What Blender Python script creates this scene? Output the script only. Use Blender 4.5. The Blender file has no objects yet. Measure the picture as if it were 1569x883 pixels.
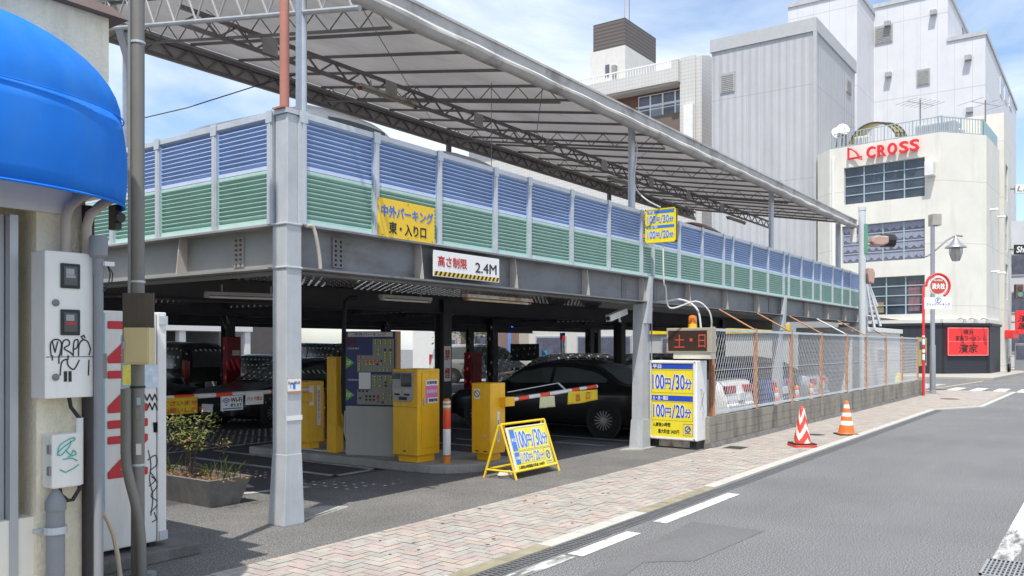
import bpy, bmesh, math, random
from mathutils import Vector, Matrix
random.seed(7)
R = math.radians
SC = bpy.context.scene
COL = SC.collection

# ------------------------------------------------------------------ camera, sky, sun, exposure
CAM_H = 1.7
YAW = R(35.47)                      # angle between the view axis and the street (X) direction
FPX, PCX, PCY = 1292.0, 784.5, 532.0   # lens and horizon measured on the 1569 px wide photograph
cd = bpy.data.cameras.new('camera')
cam = bpy.data.objects.new('camera', cd); COL.objects.link(cam)
cam.location = (0, 0, CAM_H)
cam.rotation_euler = (R(90), 0, YAW - R(90))
cd.sensor_width = 36.0
cd.lens = 36.0 * FPX / 1569.0
cd.shift_y = (PCY - 441.5) / 1569.0
cd.clip_start = 0.05; cd.clip_end = 3000
SC.camera = cam

SUN = Vector((-0.43, -0.18, 1.0)).normalized()
SUN_EL = math.asin(SUN.z)
W = bpy.data.worlds.new('World'); SC.world = W; W.use_nodes = True
nt = W.node_tree; nt.nodes.clear()
def N(tree, typ, **kw):
    n = tree.nodes.new(typ)
    for k, v in kw.items(): setattr(n, k, v)
    return n
sky = N(nt, 'ShaderNodeTexSky'); sky.sky_type = 'NISHITA'; sky.sun_disc = False
sky.sun_elevation = SUN_EL; sky.sun_rotation = math.atan2(SUN.x, SUN.y)
sky.air_density = 1.0; sky.dust_density = 1.2; sky.ozone_density = 1.5
tc = N(nt, 'ShaderNodeTexCoord'); mp = N(nt, 'ShaderNodeMapping'); mp.inputs['Scale'].default_value = (1.0, 1.0, 2.6)
mp.inputs['Rotation'].default_value = (0.25, 0.1, 0.7); mp.inputs['Location'].default_value = (0.35, 0.2, 0.0)
nz = N(nt, 'ShaderNodeTexNoise'); nz.inputs['Scale'].default_value = 2.4; nz.inputs['Detail'].default_value = 8; nz.inputs['Roughness'].default_value = 0.55
nz.inputs['Distortion'].default_value = 0.5
cr = N(nt, 'ShaderNodeValToRGB'); cr.color_ramp.elements[0].position = 0.40; cr.color_ramp.elements[1].position = 0.66
mix = N(nt, 'ShaderNodeMix'); mix.data_type = 'RGBA'
mix.inputs['B'].default_value = (5.5, 5.8, 6.15, 1)
mul = N(nt, 'ShaderNodeMath'); mul.operation = 'MULTIPLY'; mul.inputs[1].default_value = 0.85
bg = N(nt, 'ShaderNodeBackground'); bg.inputs['Strength'].default_value = 0.15
wo = N(nt, 'ShaderNodeOutputWorld')
L = nt.links.new
L(tc.outputs['Generated'], mp.inputs['Vector']); L(mp.outputs['Vector'], nz.inputs['Vector']); L(nz.outputs['Fac'], cr.inputs['Fac'])
L(cr.outputs['Color'], mul.inputs[0]); L(mul.outputs['Value'], mix.inputs['Factor']); L(sky.outputs['Color'], mix.inputs['A'])
L(mix.outputs['Result'], bg.inputs['Color']); L(bg.outputs['Background'], wo.inputs['Surface'])
sd = bpy.data.lights.new('sun', 'SUN'); sd.energy = 3.5; sd.angle = R(0.5); sd.color = (1.0, 0.945, 0.86)
so = bpy.data.objects.new('sun', sd); COL.objects.link(so)
so.rotation_euler = SUN.to_track_quat('Z', 'Y').to_euler(); so.location = (0, 0, 60)
SC.view_settings.view_transform = 'Standard'; SC.view_settings.look = 'None'
SC.view_settings.exposure = 0.58; SC.view_settings.gamma = 1.0; SC.view_settings.use_curve_mapping = False
SC.cycles.max_bounces = 8; SC.cycles.transparent_max_bounces = 16
SC.cycles.use_denoising = True

# ------------------------------------------------------------------ measuring: photograph pixel -> world point on a known plane
CY_, SY_ = math.cos(YAW), math.sin(YAW)
def ray(px, py):
    t = (px - PCX) / FPX; k = (PCY - py) / FPX
    return Vector((CY_ + SY_ * t, SY_ - CY_ * t, k))
def G(px, py, z=0.0):
    d = ray(px, py); s = (z - CAM_H) / d.z
    return Vector((d.x * s, d.y * s, z))
def onY(px, py, Y):
    d = ray(px, py); s = Y / d.y; return Vector((d.x * s, Y, CAM_H + d.z * s))
def onX(px, py, X):
    d = ray(px, py); s = X / d.x; return Vector((X, d.y * s, CAM_H + d.z * s))

# ------------------------------------------------------------------ mesh builder
class MB:
    def __init__(s): s.v = []; s.f = []; s.m = []
    def add(s, vs, fs, mi=0):
        b = len(s.v); s.v += [tuple(p) for p in vs]
        for f in fs: s.f.append([b + i for i in f]); s.m.append(mi)
        return s
    def hexa(s, p, mi=0):   # 8 points, bottom ring then top ring
        return s.add(p, [(3,2,1,0),(4,5,6,7),(0,1,5,4),(1,2,6,5),(2,3,7,6),(3,0,4,7)], mi)
    def bx(s, x0, x1, y0, y1, z0, z1, mi=0):
        return s.hexa([(x0,y0,z0),(x1,y0,z0),(x1,y1,z0),(x0,y1,z0),(x0,y0,z1),(x1,y0,z1),(x1,y1,z1),(x0,y1,z1)], mi)
    def quad(s, a, b, c, d, mi=0): return s.add([a,b,c,d], [(0,1,2,3)], mi)
    def bar(s, a, b, w, h, mi=0, up=(0,0,1)):
        a = Vector(a); b = Vector(b); d = (b - a).normalized(); up = Vector(up)
        if abs(d.dot(up)) > .99: up = Vector((1,0,0))
        x = d.cross(up).normalized() * (w/2); y = x.cross(d).normalized() * (h/2)
        return s.hexa([a-x-y, a+x-y, b+x-y, b-x-y, a-x+y, a+x+y, b+x+y, b-x+y], mi)
    def tube(s, pts, r, n=8, mi=0, cap=True):
        pts = [Vector(p) for p in pts]; rs = r if isinstance(r, (list, tuple)) else [r]*len(pts)
        b = len(s.v); prev = None
        for i, p in enumerate(pts):
            d = (pts[min(i+1,len(pts)-1)] - pts[max(i-1,0)]).normalized()
            if prev is None:
                a = Vector((0,0,1)) if abs(d.z) < .9 else Vector((1,0,0)); x = d.cross(a).normalized()
            else:
                x = (prev - d * prev.dot(d)).normalized()
            prev = x; y = d.cross(x)
            for k in range(n):
                t = 2*math.pi*k/n; s.v.append(tuple(p + (x*math.cos(t) + y*math.sin(t)) * rs[i]))
        for i in range(len(pts)-1):
            for k in range(n):
                k2 = (k+1) % n
                s.f.append([b+i*n+k, b+i*n+k2, b+(i+1)*n+k2, b+(i+1)*n+k]); s.m.append(mi)
        if cap:
            s.f.append([b+k for k in range(n)][::-1]); s.m.append(mi)
            e = b+(len(pts)-1)*n; s.f.append([e+k for k in range(n)]); s.m.append(mi)
        return s
    def lathe(s, prof, c=(0,0,0), n=20, mi=0, ax='z'):
        b = len(s.v); c = Vector(c)
        for (r, z) in prof:
            for k in range(n):
                t = 2*math.pi*k/n
                p = {'z': Vector((r*math.cos(t), r*math.sin(t), z)), 'y': Vector((r*math.cos(t), z, r*math.sin(t))), 'x': Vector((z, r*math.cos(t), r*math.sin(t)))}[ax]
                s.v.append(tuple(c + p))
        for i in range(len(prof)-1):
            for k in range(n):
                k2 = (k+1) % n; s.f.append([b+i*n+k, b+i*n+k2, b+(i+1)*n+k2, b+(i+1)*n+k])
                s.m.append(mi[i] if isinstance(mi, list) else mi)
        for e, rv in ((b, True), (b+(len(prof)-1)*n, False)):
            if prof[0 if rv else -1][0] > 1e-5:
                f = [e+k for k in range(n)]; s.f.append(f[::-1] if rv else f); s.m.append(mi[0 if rv else -1] if isinstance(mi, list) else mi)
        return s
    def prism(s, poly, ext, mi=0):   # planar polygon of 3D points pushed along ext
        ext = Vector(ext); n = len(poly); a = [Vector(p) for p in poly]
        return s.add([*a, *[p + ext for p in a]], [tuple(range(n))[::-1], tuple(range(n, 2*n))] + [(i, (i+1) % n, n+(i+1) % n, n+i) for i in range(n)], mi)

WM = {}
def build(name, mb, mats, parent=None, world=True, smooth=False, bevel=0, recalc=True, loc=None):
    me = bpy.data.meshes.new(name)
    me.from_pydata(mb.v, [], mb.f)
    if not isinstance(mats, (list, tuple)): mats = [mats]
    for m in mats: me.materials.append(m)
    if len(mats) > 1: me.polygons.foreach_set('material_index', [min(i, len(mats)-1) for i in mb.m])
    if recalc:
        bm = bmesh.new(); bm.from_mesh(me); bmesh.ops.recalc_face_normals(bm, faces=bm.faces); bm.to_mesh(me); bm.free()
    if world:
        if parent is not None: me.transform(WM[parent].inverted())
    if smooth:
        me.polygons.foreach_set('use_smooth', [True]*len(me.polygons))
        try: me.set_sharp_from_angle(angle=R(38))
        except Exception: pass
    o = bpy.data.objects.new(name, me); COL.objects.link(o)
    if parent is not None:
        o.parent = parent; WM[o] = WM[parent].copy()
    else: WM[o] = Matrix.Identity(4)
    if bevel:
        b = o.modifiers.new('edge', 'BEVEL'); b.width = bevel; b.segments = 2; b.limit_method = 'ANGLE'; b.angle_limit = R(40)
    return o
def tag(o, label=None, cat=None, group=None, kind=None):
    if label: o['label'] = label
    if cat: o['category'] = cat
    if group: o['group'] = group
    if kind: o['kind'] = kind
    return o
def thing(name, label, cat, loc=(0,0,0), rotz=0.0, group=None):
    o = bpy.data.objects.new(name, None); COL.objects.link(o); o.empty_display_size = .1
    o.location = loc; o.rotation_euler = (0,0,rotz)
    WM[o] = Matrix.Translation(Vector(loc)) @ Matrix.Rotation(rotz, 4, 'Z')
    return tag(o, label, cat, group)
def struct(name, mb, mats, **kw): return tag(build(name, mb, mats, **kw), kind='structure')
def copy_tree(o, parent=None):
    c = o.copy(); COL.objects.link(c); c.parent = parent
    for ch in [x for x in COL.objects if x.parent == o]: copy_tree(ch, c)
    return c
def origin_to_base(o):
    me = o.data; c = Vector((0,0,0)); zs = min(v.co.z for v in me.vertices)
    xs = [v.co.x for v in me.vertices]; ys = [v.co.y for v in me.vertices]
    c = Vector(((min(xs)+max(xs))/2, (min(ys)+max(ys))/2, zs))
    me.transform(Matrix.Translation(-c)); o.location = o.location + c
    WM[o] = Matrix.Translation(c)
    return o
def single(name, label, cat, mb, mats, group=None, **kw):
    return tag(origin_to_base(build(name, mb, mats, **kw)), label, cat, group)

class Face:
    """a vertical (or tilted) plane: O corner, u to the viewer's right, v up, n outward"""
    def __init__(s, O, u, v=(0,0,1)):
        s.O = Vector(O); s.u = Vector(u).normalized(); s.v = Vector(v).normalized(); s.n = s.u.cross(s.v)
    def P(s, u, v, n=0.0): return s.O + s.u*u + s.v*v + s.n*n
    def px(s, x, y):
        d = ray(x, y); c = Vector((0,0,CAM_H)); t = (s.O - c).dot(s.n) / d.dot(s.n); q = c + d*t - s.O
        return q.dot(s.u), q.dot(s.v)
    def box(s, mb, u0, u1, v0, v1, n0, n1, mi=0):
        P = s.P
        return mb.hexa([P(u0,v0,n1),P(u1,v0,n1),P(u1,v0,n0),P(u0,v0,n0),P(u0,v1,n1),P(u1,v1,n1),P(u1,v1,n0),P(u0,v1,n0)], mi)
    def rect(s, mb, u0, u1, v0, v1, n=0.0, mi=0): return mb.quad(s.P(u0,v0,n), s.P(u1,v0,n), s.P(u1,v1,n), s.P(u0,v1,n), mi)
    def poly(s, mb, pts, n0, n1, mi=0): return mb.prism([s.P(a,b,n0) for a,b in pts], s.n*(n1-n0), mi)
    def stroke(s, mb, pts, r, n=0.0, mi=0, k=6): return mb.tube([s.P(a,b,n) for a,b in pts], r, k, mi)
    def ribbon(s, mb, pts, w, n=0.0, mi=0):
        if len(pts) > 4:
            q = []
            for i in range(len(pts)-1):
                p0,p1,p2,p3 = (Vector(pts[max(i-1,0)]),Vector(pts[i]),Vector(pts[i+1]),Vector(pts[min(i+2,len(pts)-1)]))
                for k in range(4):
                    t = k/4; q.append(tuple(.5*((2*p1)+(p2-p0)*t+(2*p0-5*p1+4*p2-p3)*t*t+(3*p1-p0-3*p2+p3)*t**3)))
            pts = q + [tuple(pts[-1])]
        for k, ((a,b),(c,d)) in enumerate(zip(pts, pts[1:])):
            t = Vector((c-a, d-b))
            if t.length < 1e-6: continue
            t.normalize(); q = Vector((-t.y, t.x))*w/2; e = t*w*.3; m = n + (k % 7)*.00012
            mb.quad(s.P(a-e.x+q.x,b-e.y+q.y,m), s.P(a-e.x-q.x,b-e.y-q.y,m), s.P(c+e.x-q.x,d+e.y-q.y,m), s.P(c+e.x+q.x,d+e.y+q.y,m), mi)
    def wall(s, mb, u0, u1, v0, v1, holes, depth, mi=0, n=0.0):
        us = sorted({u0,u1,*[h[0] for h in holes],*[h[1] for h in holes]}); vs = sorted({v0,v1,*[h[2] for h in holes],*[h[3] for h in holes]})
        for a,b in zip(us,us[1:]):
            for c,d in zip(vs,vs[1:]):
                mu,mv=(a+b)/2,(c+d)/2
                if any(h[0]<mu<h[1] and h[2]<mv<h[3] for h in holes): continue
                s.rect(mb,a,b,c,d,n,mi)
        for h in holes:
            a,b,c,d=h; P=s.P
            mb.quad(P(a,c,n),P(a,c,n-depth),P(a,d,n-depth),P(a,d,n),mi); mb.quad(P(b,c,n),P(b,d,n),P(b,d,n-depth),P(b,c,n-depth),mi)
            mb.quad(P(a,c,n),P(b,c,n),P(b,c,n-depth),P(a,c,n-depth),mi); mb.quad(P(a,d,n),P(a,d,n-depth),P(b,d,n-depth),P(b,d,n),mi)

def lettering(face, s, uc, vc, w, h, mat, parent, n=0.004, bold=0.0, name='lettering', italic=0.0):
    """a line of writing fitted to a w x h rectangle; weight comes from copies of the strokes shifted sideways"""
    cu = bpy.data.curves.new('lettering', 'FONT'); cu.body = s; cu.size = 1; cu.resolution_u = 3; cu.shear = italic
    o = bpy.data.objects.new('lettering', cu); COL.objects.link(o)
    bpy.context.view_layer.update()
    dg = bpy.context.evaluated_depsgraph_get()
    me = bpy.data.meshes.new_from_object(o.evaluated_get(dg))
    bpy.data.objects.remove(o); bpy.data.curves.remove(cu)
    if not len(me.vertices): return None
    vs = [v.co.copy() for v in me.vertices]; fs = [list(p.vertices) for p in me.polygons]; bpy.data.meshes.remove(me)
    x0, x1, y0, y1 = min(v.x for v in vs), max(v.x for v in vs), min(v.y for v in vs), max(v.y for v in vs)
    if w is None: w = h * (x1-x0)/max(y1-y0, 1e-6)
    if h is None: h = w * (y1-y0)/max(x1-x0, 1e-6)
    lines = s.count('\n')+1; d = bold*h/lines*1.3; mb = MB(); offs = [(0,0)]
    if d > 0: offs += [(d*math.cos(k*math.pi/4), d*math.sin(k*math.pi/4)) for k in range(8)]
    for i,(du,dv) in enumerate(offs):
        mb.add([face.P(uc + ((v.x-x0)/max(x1-x0,1e-6)-.5)*w + du, vc + ((v.y-y0)/max(y1-y0,1e-6)-.5)*h + dv, n - i*.0003) for v in vs], fs)
    return build(name, mb, mat, parent, recalc=False)

# ------------------------------------------------------------------ procedural materials
MATS = {}
def M(name, col, rough=.6, metal=0.0, var=.12, vs=2.5, dirt=0.0, dcol=(.10,.085,.07), bump=0.0, bs=60, spec=.5, coat=0.0, streak=(7,7,.5), dpos=(.52,.72), speck=0.0, sps=300, world=False, emit=0):
    if name in MATS: return MATS[name]
    m = bpy.data.materials.new(name); m.use_nodes = True; t = m.node_tree; p = t.nodes['Principled BSDF']
    c4 = (*col, 1)
    p.inputs['Roughness'].default_value = rough; p.inputs['Metallic'].default_value = metal
    p.inputs['Specular IOR Level'].default_value = spec; p.inputs['Coat Weight'].default_value = coat; p.inputs['Coat Roughness'].default_value = .06
    tcn = N(t, 'ShaderNodeTexCoord')
    if world: gpos = N(t, 'ShaderNodeNewGeometry'); src = gpos.outputs['Position']
    else: src = tcn.outputs['Object']
    n1 = N(t, 'ShaderNodeTexNoise'); n1.inputs['Scale'].default_value = vs; n1.inputs['Detail'].default_value = 7; n1.inputs['Roughness'].default_value = .62
    t.links.new(src, n1.inputs['Vector'])
    mr = N(t, 'ShaderNodeMapRange'); mr.inputs['From Min'].default_value = .28; mr.inputs['From Max'].default_value = .72
    mr.inputs['To Min'].default_value = 1-var; mr.inputs['To Max'].default_value = 1+var
    t.links.new(n1.outputs['Fac'], mr.inputs['Value'])
    mx = N(t, 'ShaderNodeMix'); mx.data_type = 'RGBA'; mx.blend_type = 'MULTIPLY'; mx.inputs['Factor'].default_value = 1; mx.inputs['A'].default_value = c4
    t.links.new(mr.outputs['Result'], mx.inputs['B']); out = mx.outputs['Result']
    if dirt:
        ma = N(t, 'ShaderNodeMapping'); ma.inputs['Scale'].default_value = streak; t.links.new(src, ma.inputs['Vector'])
        n2 = N(t, 'ShaderNodeTexNoise'); n2.inputs['Scale'].default_value = 1.0; n2.inputs['Detail'].default_value = 9; n2.inputs['Roughness'].default_value = .7
        t.links.new(ma.outputs['Vector'], n2.inputs['Vector'])
        r2 = N(t, 'ShaderNodeMapRange'); r2.inputs['From Min'].default_value = dpos[0]; r2.inputs['From Max'].default_value = dpos[1]; r2.inputs['To Max'].default_value = dirt
        t.links.new(n2.outputs['Fac'], r2.inputs['Value'])
        m2 = N(t, 'ShaderNodeMix'); m2.data_type = 'RGBA'; m2.inputs['B'].default_value = (*dcol, 1)
        t.links.new(r2.outputs['Result'], m2.inputs['Factor']); t.links.new(out, m2.inputs['A']); out = m2.outputs['Result']
    if speck:
        n3 = N(t, 'ShaderNodeTexNoise'); n3.inputs['Scale'].default_value = sps; n3.inputs['Detail'].default_value = 2
        t.links.new(src, n3.inputs['Vector'])
        r3 = N(t, 'ShaderNodeMapRange'); r3.inputs['From Min'].default_value = .3; r3.inputs['From Max'].default_value = .7
        r3.inputs['To Min'].default_value = 1-speck; r3.inputs['To Max'].default_value = 1+speck
        t.links.new(n3.outputs['Fac'], r3.inputs['Value'])
        m3 = N(t, 'ShaderNodeMix'); m3.data_type = 'RGBA'; m3.blend_type = 'MULTIPLY'; m3.inputs['Factor'].default_value = 1
        t.links.new(out, m3.inputs['A']); t.links.new(r3.outputs['Result'], m3.inputs['B']); out = m3.outputs['Result']
    t.links.new(out, p.inputs['Base Color'])
    if bump:
        nb = N(t, 'ShaderNodeTexNoise'); nb.inputs['Scale'].default_value = bs; nb.inputs['Detail'].default_value = 4
        t.links.new(src, nb.inputs['Vector'])
        b = N(t, 'ShaderNodeBump'); b.inputs['Strength'].default_value = bump; b.inputs['Distance'].default_value = .01
        t.links.new(nb.outputs['Fac'], b.inputs['Height']); t.links.new(b.outputs['Normal'], p.inputs['Normal'])
    if emit:
        t.links.new(out, p.inputs['Emission Color']); p.inputs['Emission Strength'].default_value = emit
    MATS[name] = m
    return m

asphalt = M('asphalt', (.150,.151,.154), .92, var=.16, vs=.45, dirt=.55, dcol=(.185,.18,.17), streak=(.10,1.5,1), bump=.12, bs=150, speck=.9, sps=80, world=True)
asphalt_new = M('asphalt_entrance', (.135,.132,.126), .92, var=.22, vs=.8, dirt=.35, dcol=(.19,.18,.165), streak=(.8,.8,1), bump=.4, bs=110, speck=.85, sps=85, world=True)
asphalt_patch = M('asphalt_patch', (.145,.145,.148), .92, var=.12, vs=1, bump=.5, bs=170, speck=.5, sps=190, world=True)
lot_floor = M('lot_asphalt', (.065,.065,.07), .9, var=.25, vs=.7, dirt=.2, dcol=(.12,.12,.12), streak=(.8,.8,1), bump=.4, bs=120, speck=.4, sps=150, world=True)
concrete = M('concrete', (.33,.32,.29), .9, var=.18, vs=1.6, dirt=.6, dcol=(.12,.11,.10), streak=(2,2,1.2), bump=.3, bs=70, speck=.2, sps=90, world=True)
concrete_dark = M('concrete_dark', (.16,.155,.145), .95, var=.3, vs=4, dirt=.6, dcol=(.05,.048,.045), streak=(5,5,2), bump=.5, bs=60, world=True)
block_conc = M('block_concrete', (.27,.25,.21), .95, var=.2, vs=2, dirt=.8, dcol=(.07,.065,.06), streak=(3.5,3.5,.7), dpos=(.47,.68), bump=.5, bs=80, speck=.25, sps=120, world=True)
kerb_m = M('kerb_concrete', (.46,.45,.41), .9, var=.12, vs=2, dirt=.4, dcol=(.2,.19,.16), streak=(2,2,2), bump=.2, bs=80, speck=.15, sps=100, world=True)
paint_white = M('road_paint', (.62,.62,.60), .8, var=.08, vs=4, dirt=.85, dcol=(.16,.16,.16), streak=(5,9,4), dpos=(.5,.66), speck=.2, sps=180, world=True)
paint_worn = M('road_paint_worn', (.55,.55,.53), .85, var=.1, vs=4, dirt=1.0, dcol=(.13,.13,.13), streak=(3,14,4), dpos=(.42,.58), speck=.25, sps=180, world=True)
paint_lot = M('lot_paint', (.46,.46,.46), .85, var=.12, vs=4, dirt=.9, dcol=(.1,.1,.1), streak=(5,5,4), dpos=(.5,.68), world=True)
mortar = M('paver_joint', (.235,.215,.19), .95, var=.2, vs=5, world=True)
pav = [M('paver_grey', (.345,.33,.298), .92, var=.16, vs=3, bump=.3, bs=200, speck=.25, sps=220, dirt=.25, dcol=(.2,.19,.17), streak=(1.2,1.2,1), world=True),
       M('paver_pale', (.385,.36,.318), .92, var=.16, vs=3, bump=.3, bs=200, speck=.25, sps=220, dirt=.25, dcol=(.2,.19,.17), streak=(1.2,1.2,1), world=True),
       M('paver_pink', (.37,.308,.288), .92, var=.16, vs=3, bump=.3, bs=200, speck=.22, sps=220, dirt=.25, dcol=(.2,.19,.17), streak=(1.2,1.2,1), world=True),
       M('paver_salmon', (.40,.338,.288), .92, var=.16, vs=3, bump=.3, bs=200, speck=.22, sps=220, dirt=.25, dcol=(.2,.19,.17), streak=(1.2,1.2,1), world=True)]
moss = M('mossy_paving', (.26,.24,.165), .95, var=.3, vs=6, world=True)
galv = M('galvanised_steel', (.52,.55,.59), .48, metal=.35, var=.12, vs=5, dirt=.35, dcol=(.62,.64,.66), streak=(9,9,3), bump=.05, bs=30)
galv_col = M('column_paint', (.455,.48,.505), .55, metal=.15, var=.10, vs=4, dirt=.45, dcol=(.6,.61,.6), streak=(12,12,.8), bump=.06, bs=25)
beam_m = M('beam_paint', (.185,.19,.20), .55, metal=.1, var=.16, vs=1.6, dirt=.7, dcol=(.085,.065,.05), streak=(1.1,1.1,2.4), dpos=(.52,.7), bump=.05, bs=20, world=True)
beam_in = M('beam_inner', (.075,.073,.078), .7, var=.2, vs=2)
stiff_m = M('stiffener_paint', (.44,.41,.37), .6, var=.12, vs=4, dirt=.6, dcol=(.20,.10,.05), streak=(9,9,2))
rust = M('rust', (.24,.105,.05), .85, var=.35, vs=12, bump=.3, bs=90)
rust_bolt = M('rusty_bolt', (.16,.08,.05), .8, var=.3, vs=20)
rust_orange = M('orange_primer', (.46,.235,.12), .75, var=.15, vs=5, dirt=.6, dcol=(.28,.10,.04), streak=(14,14,3))
red_pipe = M('faded_red_pipe', (.40,.16,.12), .6, var=.12, vs=3, dirt=.6, dcol=(.42,.31,.22), streak=(9,9,.8), dpos=(.5,.62))
slat_blue = M('louvre_blue', (.25,.385,.65), .5, var=.08, vs=3, dirt=.15, dcol=(.2,.25,.4), streak=(4,4,6))
slat_green = M('louvre_green', (.29,.48,.425), .5, var=.10, vs=3, dirt=.2, dcol=(.22,.3,.27), streak=(4,4,6))
strip_blue = M('louvre_edge_lavender', (.54,.61,.78), .45, var=.06, vs=4, dirt=.2, dcol=(.35,.37,.4))
strip_green = M('louvre_edge_mint', (.42,.60,.54), .45, var=.06, vs=4, dirt=.3, dcol=(.3,.34,.3))
canvas = M('canopy_sheet', (.44,.42,.40), .8, var=.12, vs=1.2, dirt=.5, dcol=(.20,.18,.165), streak=(.7,1.6,1), bump=.1, bs=6)
fascia_m = M('canopy_fascia', (.48,.47,.45), .7, var=.12, vs=2, dirt=.75, dcol=(.17,.15,.135), streak=(2.2,2.2,2.2), dpos=(.5,.7), bump=.35, bs=5)
dark_steel = M('dark_truss_steel', (.19,.175,.165), .6, metal=.2, var=.2, vs=4)
lamp_white = M('lamp_housing', (.5,.48,.43), .5, var=.1, vs=6, dirt=.8, dcol=(.25,.12,.04), streak=(4,4,4), dpos=(.46,.64))
tube_glass = M('fluorescent_tube', (.75,.75,.72), .3, var=.03)
white_p = M('white_paint', (.74,.74,.72), .4, var=.05, vs=3, dirt=.25, dcol=(.4,.37,.32), streak=(6,6,1))
white_sign = M('white_sign', (.78,.78,.77), .4, var=.03, vs=3)
yellow_sign = M('yellow_sign', (.80,.52,.02), .4, var=.05, vs=2, dirt=.15, dcol=(.5,.36,.05), streak=(5,5,1))
lemon = M('lemon_sign', (.78,.66,.035), .35, var=.04, vs=2)
lemon_dim = M('lemon_sign_line', (.50,.40,.05), .4, var=.04)
yellow_m = M('machine_yellow', (.86,.47,.012), .45, var=.10, vs=3, dirt=.45, dcol=(.42,.22,.03), streak=(9,9,1.4), dpos=(.54,.74), coat=.1)
yellow_frame = M('frame_yellow', (.82,.56,.02), .42, var=.08, vs=5, dirt=.3, dcol=(.4,.25,.04), streak=(20,20,6))
blue_ink = M('blue_ink', (.02,.07,.50), .4, var=.03)
sky_ink = M('mid_blue_ink', (.04,.18,.62), .4, var=.03)
black_ink = M('black_ink', (.015,.015,.015), .5, var=.03)
white_ink = M('white_ink', (.8,.8,.8), .5, var=.02)
red_ink = M('red_ink', (.55,.025,.02), .45, var=.05)
pink_ink = M('pink_sticker', (.68,.16,.42), .5, var=.04)
green_ink = M('green_ink', (.16,.45,.04), .5, var=.04)
teal_ink = M('teal_ink', (.06,.42,.36), .6, var=.2, vs=20)
navy = M('navy_board', (.016,.03,.14), .4, var=.06)
grey_panel = M('grey_panel', (.27,.265,.25), .5, var=.05, vs=3)
light_grey_panel = M('light_grey_panel', (.42,.41,.38), .5, var=.06, vs=3, dirt=.2, dcol=(.25,.24,.22))
cabinet = M('cream_grey_cabinet', (.82,.80,.74), .45, var=.05, vs=2, dirt=.2, dcol=(.36,.34,.28), streak=(6,6,1))
cream_box = M('cream_box', (.60,.50,.27), .5, var=.06, vs=3, dirt=.25, dcol=(.4,.33,.18))
stucco = M('cream_stucco', (.84,.775,.60), .95, var=.10, vs=2, dirt=.4, dcol=(.26,.235,.18), streak=(3,3,.8), bump=1.0, bs=45)
stucco_trim = M('smooth_render', (.80,.77,.67), .85, var=.07, vs=2, dirt=.2, dcol=(.35,.32,.26))
awning_m = M('awning_blue', (.022,.23,.80), .75, var=.10, vs=3, dirt=.4, dcol=(.10,.30,.66), streak=(3,3,.8), dpos=(.48,.75), bump=.12, bs=420, spec=.2)
alu = M('aluminium', (.46,.47,.48), .4, metal=.5, var=.05)
pole_paint = M('pole_grey', (.20,.195,.18), .5, metal=.2, var=.08, vs=3, dirt=.3, dcol=(.12,.11,.1), streak=(14,14,.6))
pole_wood = M('brown_backplate', (.085,.07,.06), .7, var=.2, vs=3, dirt=.5, dcol=(.14,.12,.1), streak=(20,20,.5))
pvc_grey = M('grey_pvc', (.23,.24,.255), .5, var=.08, vs=4, dirt=.25, dcol=(.35,.35,.34), streak=(10,10,1))
pvc_beige = M('beige_pipe', (.50,.42,.33), .55, var=.08, vs=4)
pipe_dark = M('dark_pipe', (.035,.03,.03), .6, var=.2, vs=4)
rubber = M('black_rubber', (.02,.02,.02), .6, var=.1)
cone_red = M('cone_red', (.70,.06,.035), .5, var=.10, vs=6, dirt=.3, dcol=(.4,.1,.08), streak=(20,20,4))
cone_orange = M('cone_orange', (.80,.17,.03), .5, var=.08, vs=6, dirt=.25, dcol=(.45,.14,.06), streak=(20,20,4))
refl_white = M('reflective_white', (.75,.75,.74), .4, var=.06, vs=8, dirt=.4, dcol=(.5,.4,.38), streak=(14,14,5))
arm_red = M('arm_orange_red', (.80,.07,.02), .45, var=.05)
amber = M('amber_lens', (.75,.20,.01), .25, var=.05, coat=.4)
led_face = M('led_screen', (.045,.026,.02), .35, var=.05)
led_red = M('led_red', (.50,.07,.04), .5, var=.0, emit=.08)
lamp_green = M('lit_green_lamp', (.45,.62,.03), .4, var=.0, emit=.12)
lamp_red = M('lit_red_lamp', (.7,.03,.02), .4, var=.0, emit=.45)
lamp_off = M('unlit_lamp', (.05,.025,.02), .4, var=.0)
lamp_blue = M('lit_blue_lamp', (.03,.06,.8), .4, var=.0, emit=2.0)
glass_dark = M('window_glass', (.022,.027,.034), .06, var=.25, vs=1.2, spec=.7)
glass_blue = M('blue_window_glass', (.04,.056,.082), .08, var=.6, vs=.5, spec=.6)
glass_mid = M('curtained_glass', (.10,.105,.14), .12, var=.3, vs=2.5, spec=.6)
teal_frame = M('teal_window_frame', (.33,.42,.45), .5, var=.08, vs=3)
shop_dark = M('dark_shopfront', (.018,.02,.028), .55, var=.2, vs=2)
ramen_red = M('ramen_red', (.74,.035,.035), .45, var=.04)
letter_red = M('letter_red', (.72,.02,.03), .4, var=.03)
brown_wall = M('brown_cladding', (.15,.115,.095), .8, var=.08, vs=.6)
brown_dark = M('brown_louvre', (.10,.085,.075), .8, var=.06)
tile_white = M('white_tile_wall', (.52,.51,.49), .75, var=.12, vs=.8, dirt=.25, dcol=(.36,.34,.31), streak=(.8,.8,.3), world=True)
curtain = M('purple_curtain', (.17,.16,.27), .9, var=.35, vs=3)
leaf_g = M('leaf_green', (.085,.12,.03), .6, var=.35, vs=9)
leaf_y = M('leaf_yellow_green', (.16,.17,.035), .6, var=.3, vs=9)
leaf_r = M('leaf_reddish', (.17,.07,.035), .6, var=.3, vs=9)
bark = M('bark', (.12,.085,.06), .9, var=.3, vs=8, bump=.4, bs=40)
soil = M('soil', (.13,.085,.05), .95, var=.3, vs=12, bump=.8, bs=40)
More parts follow.
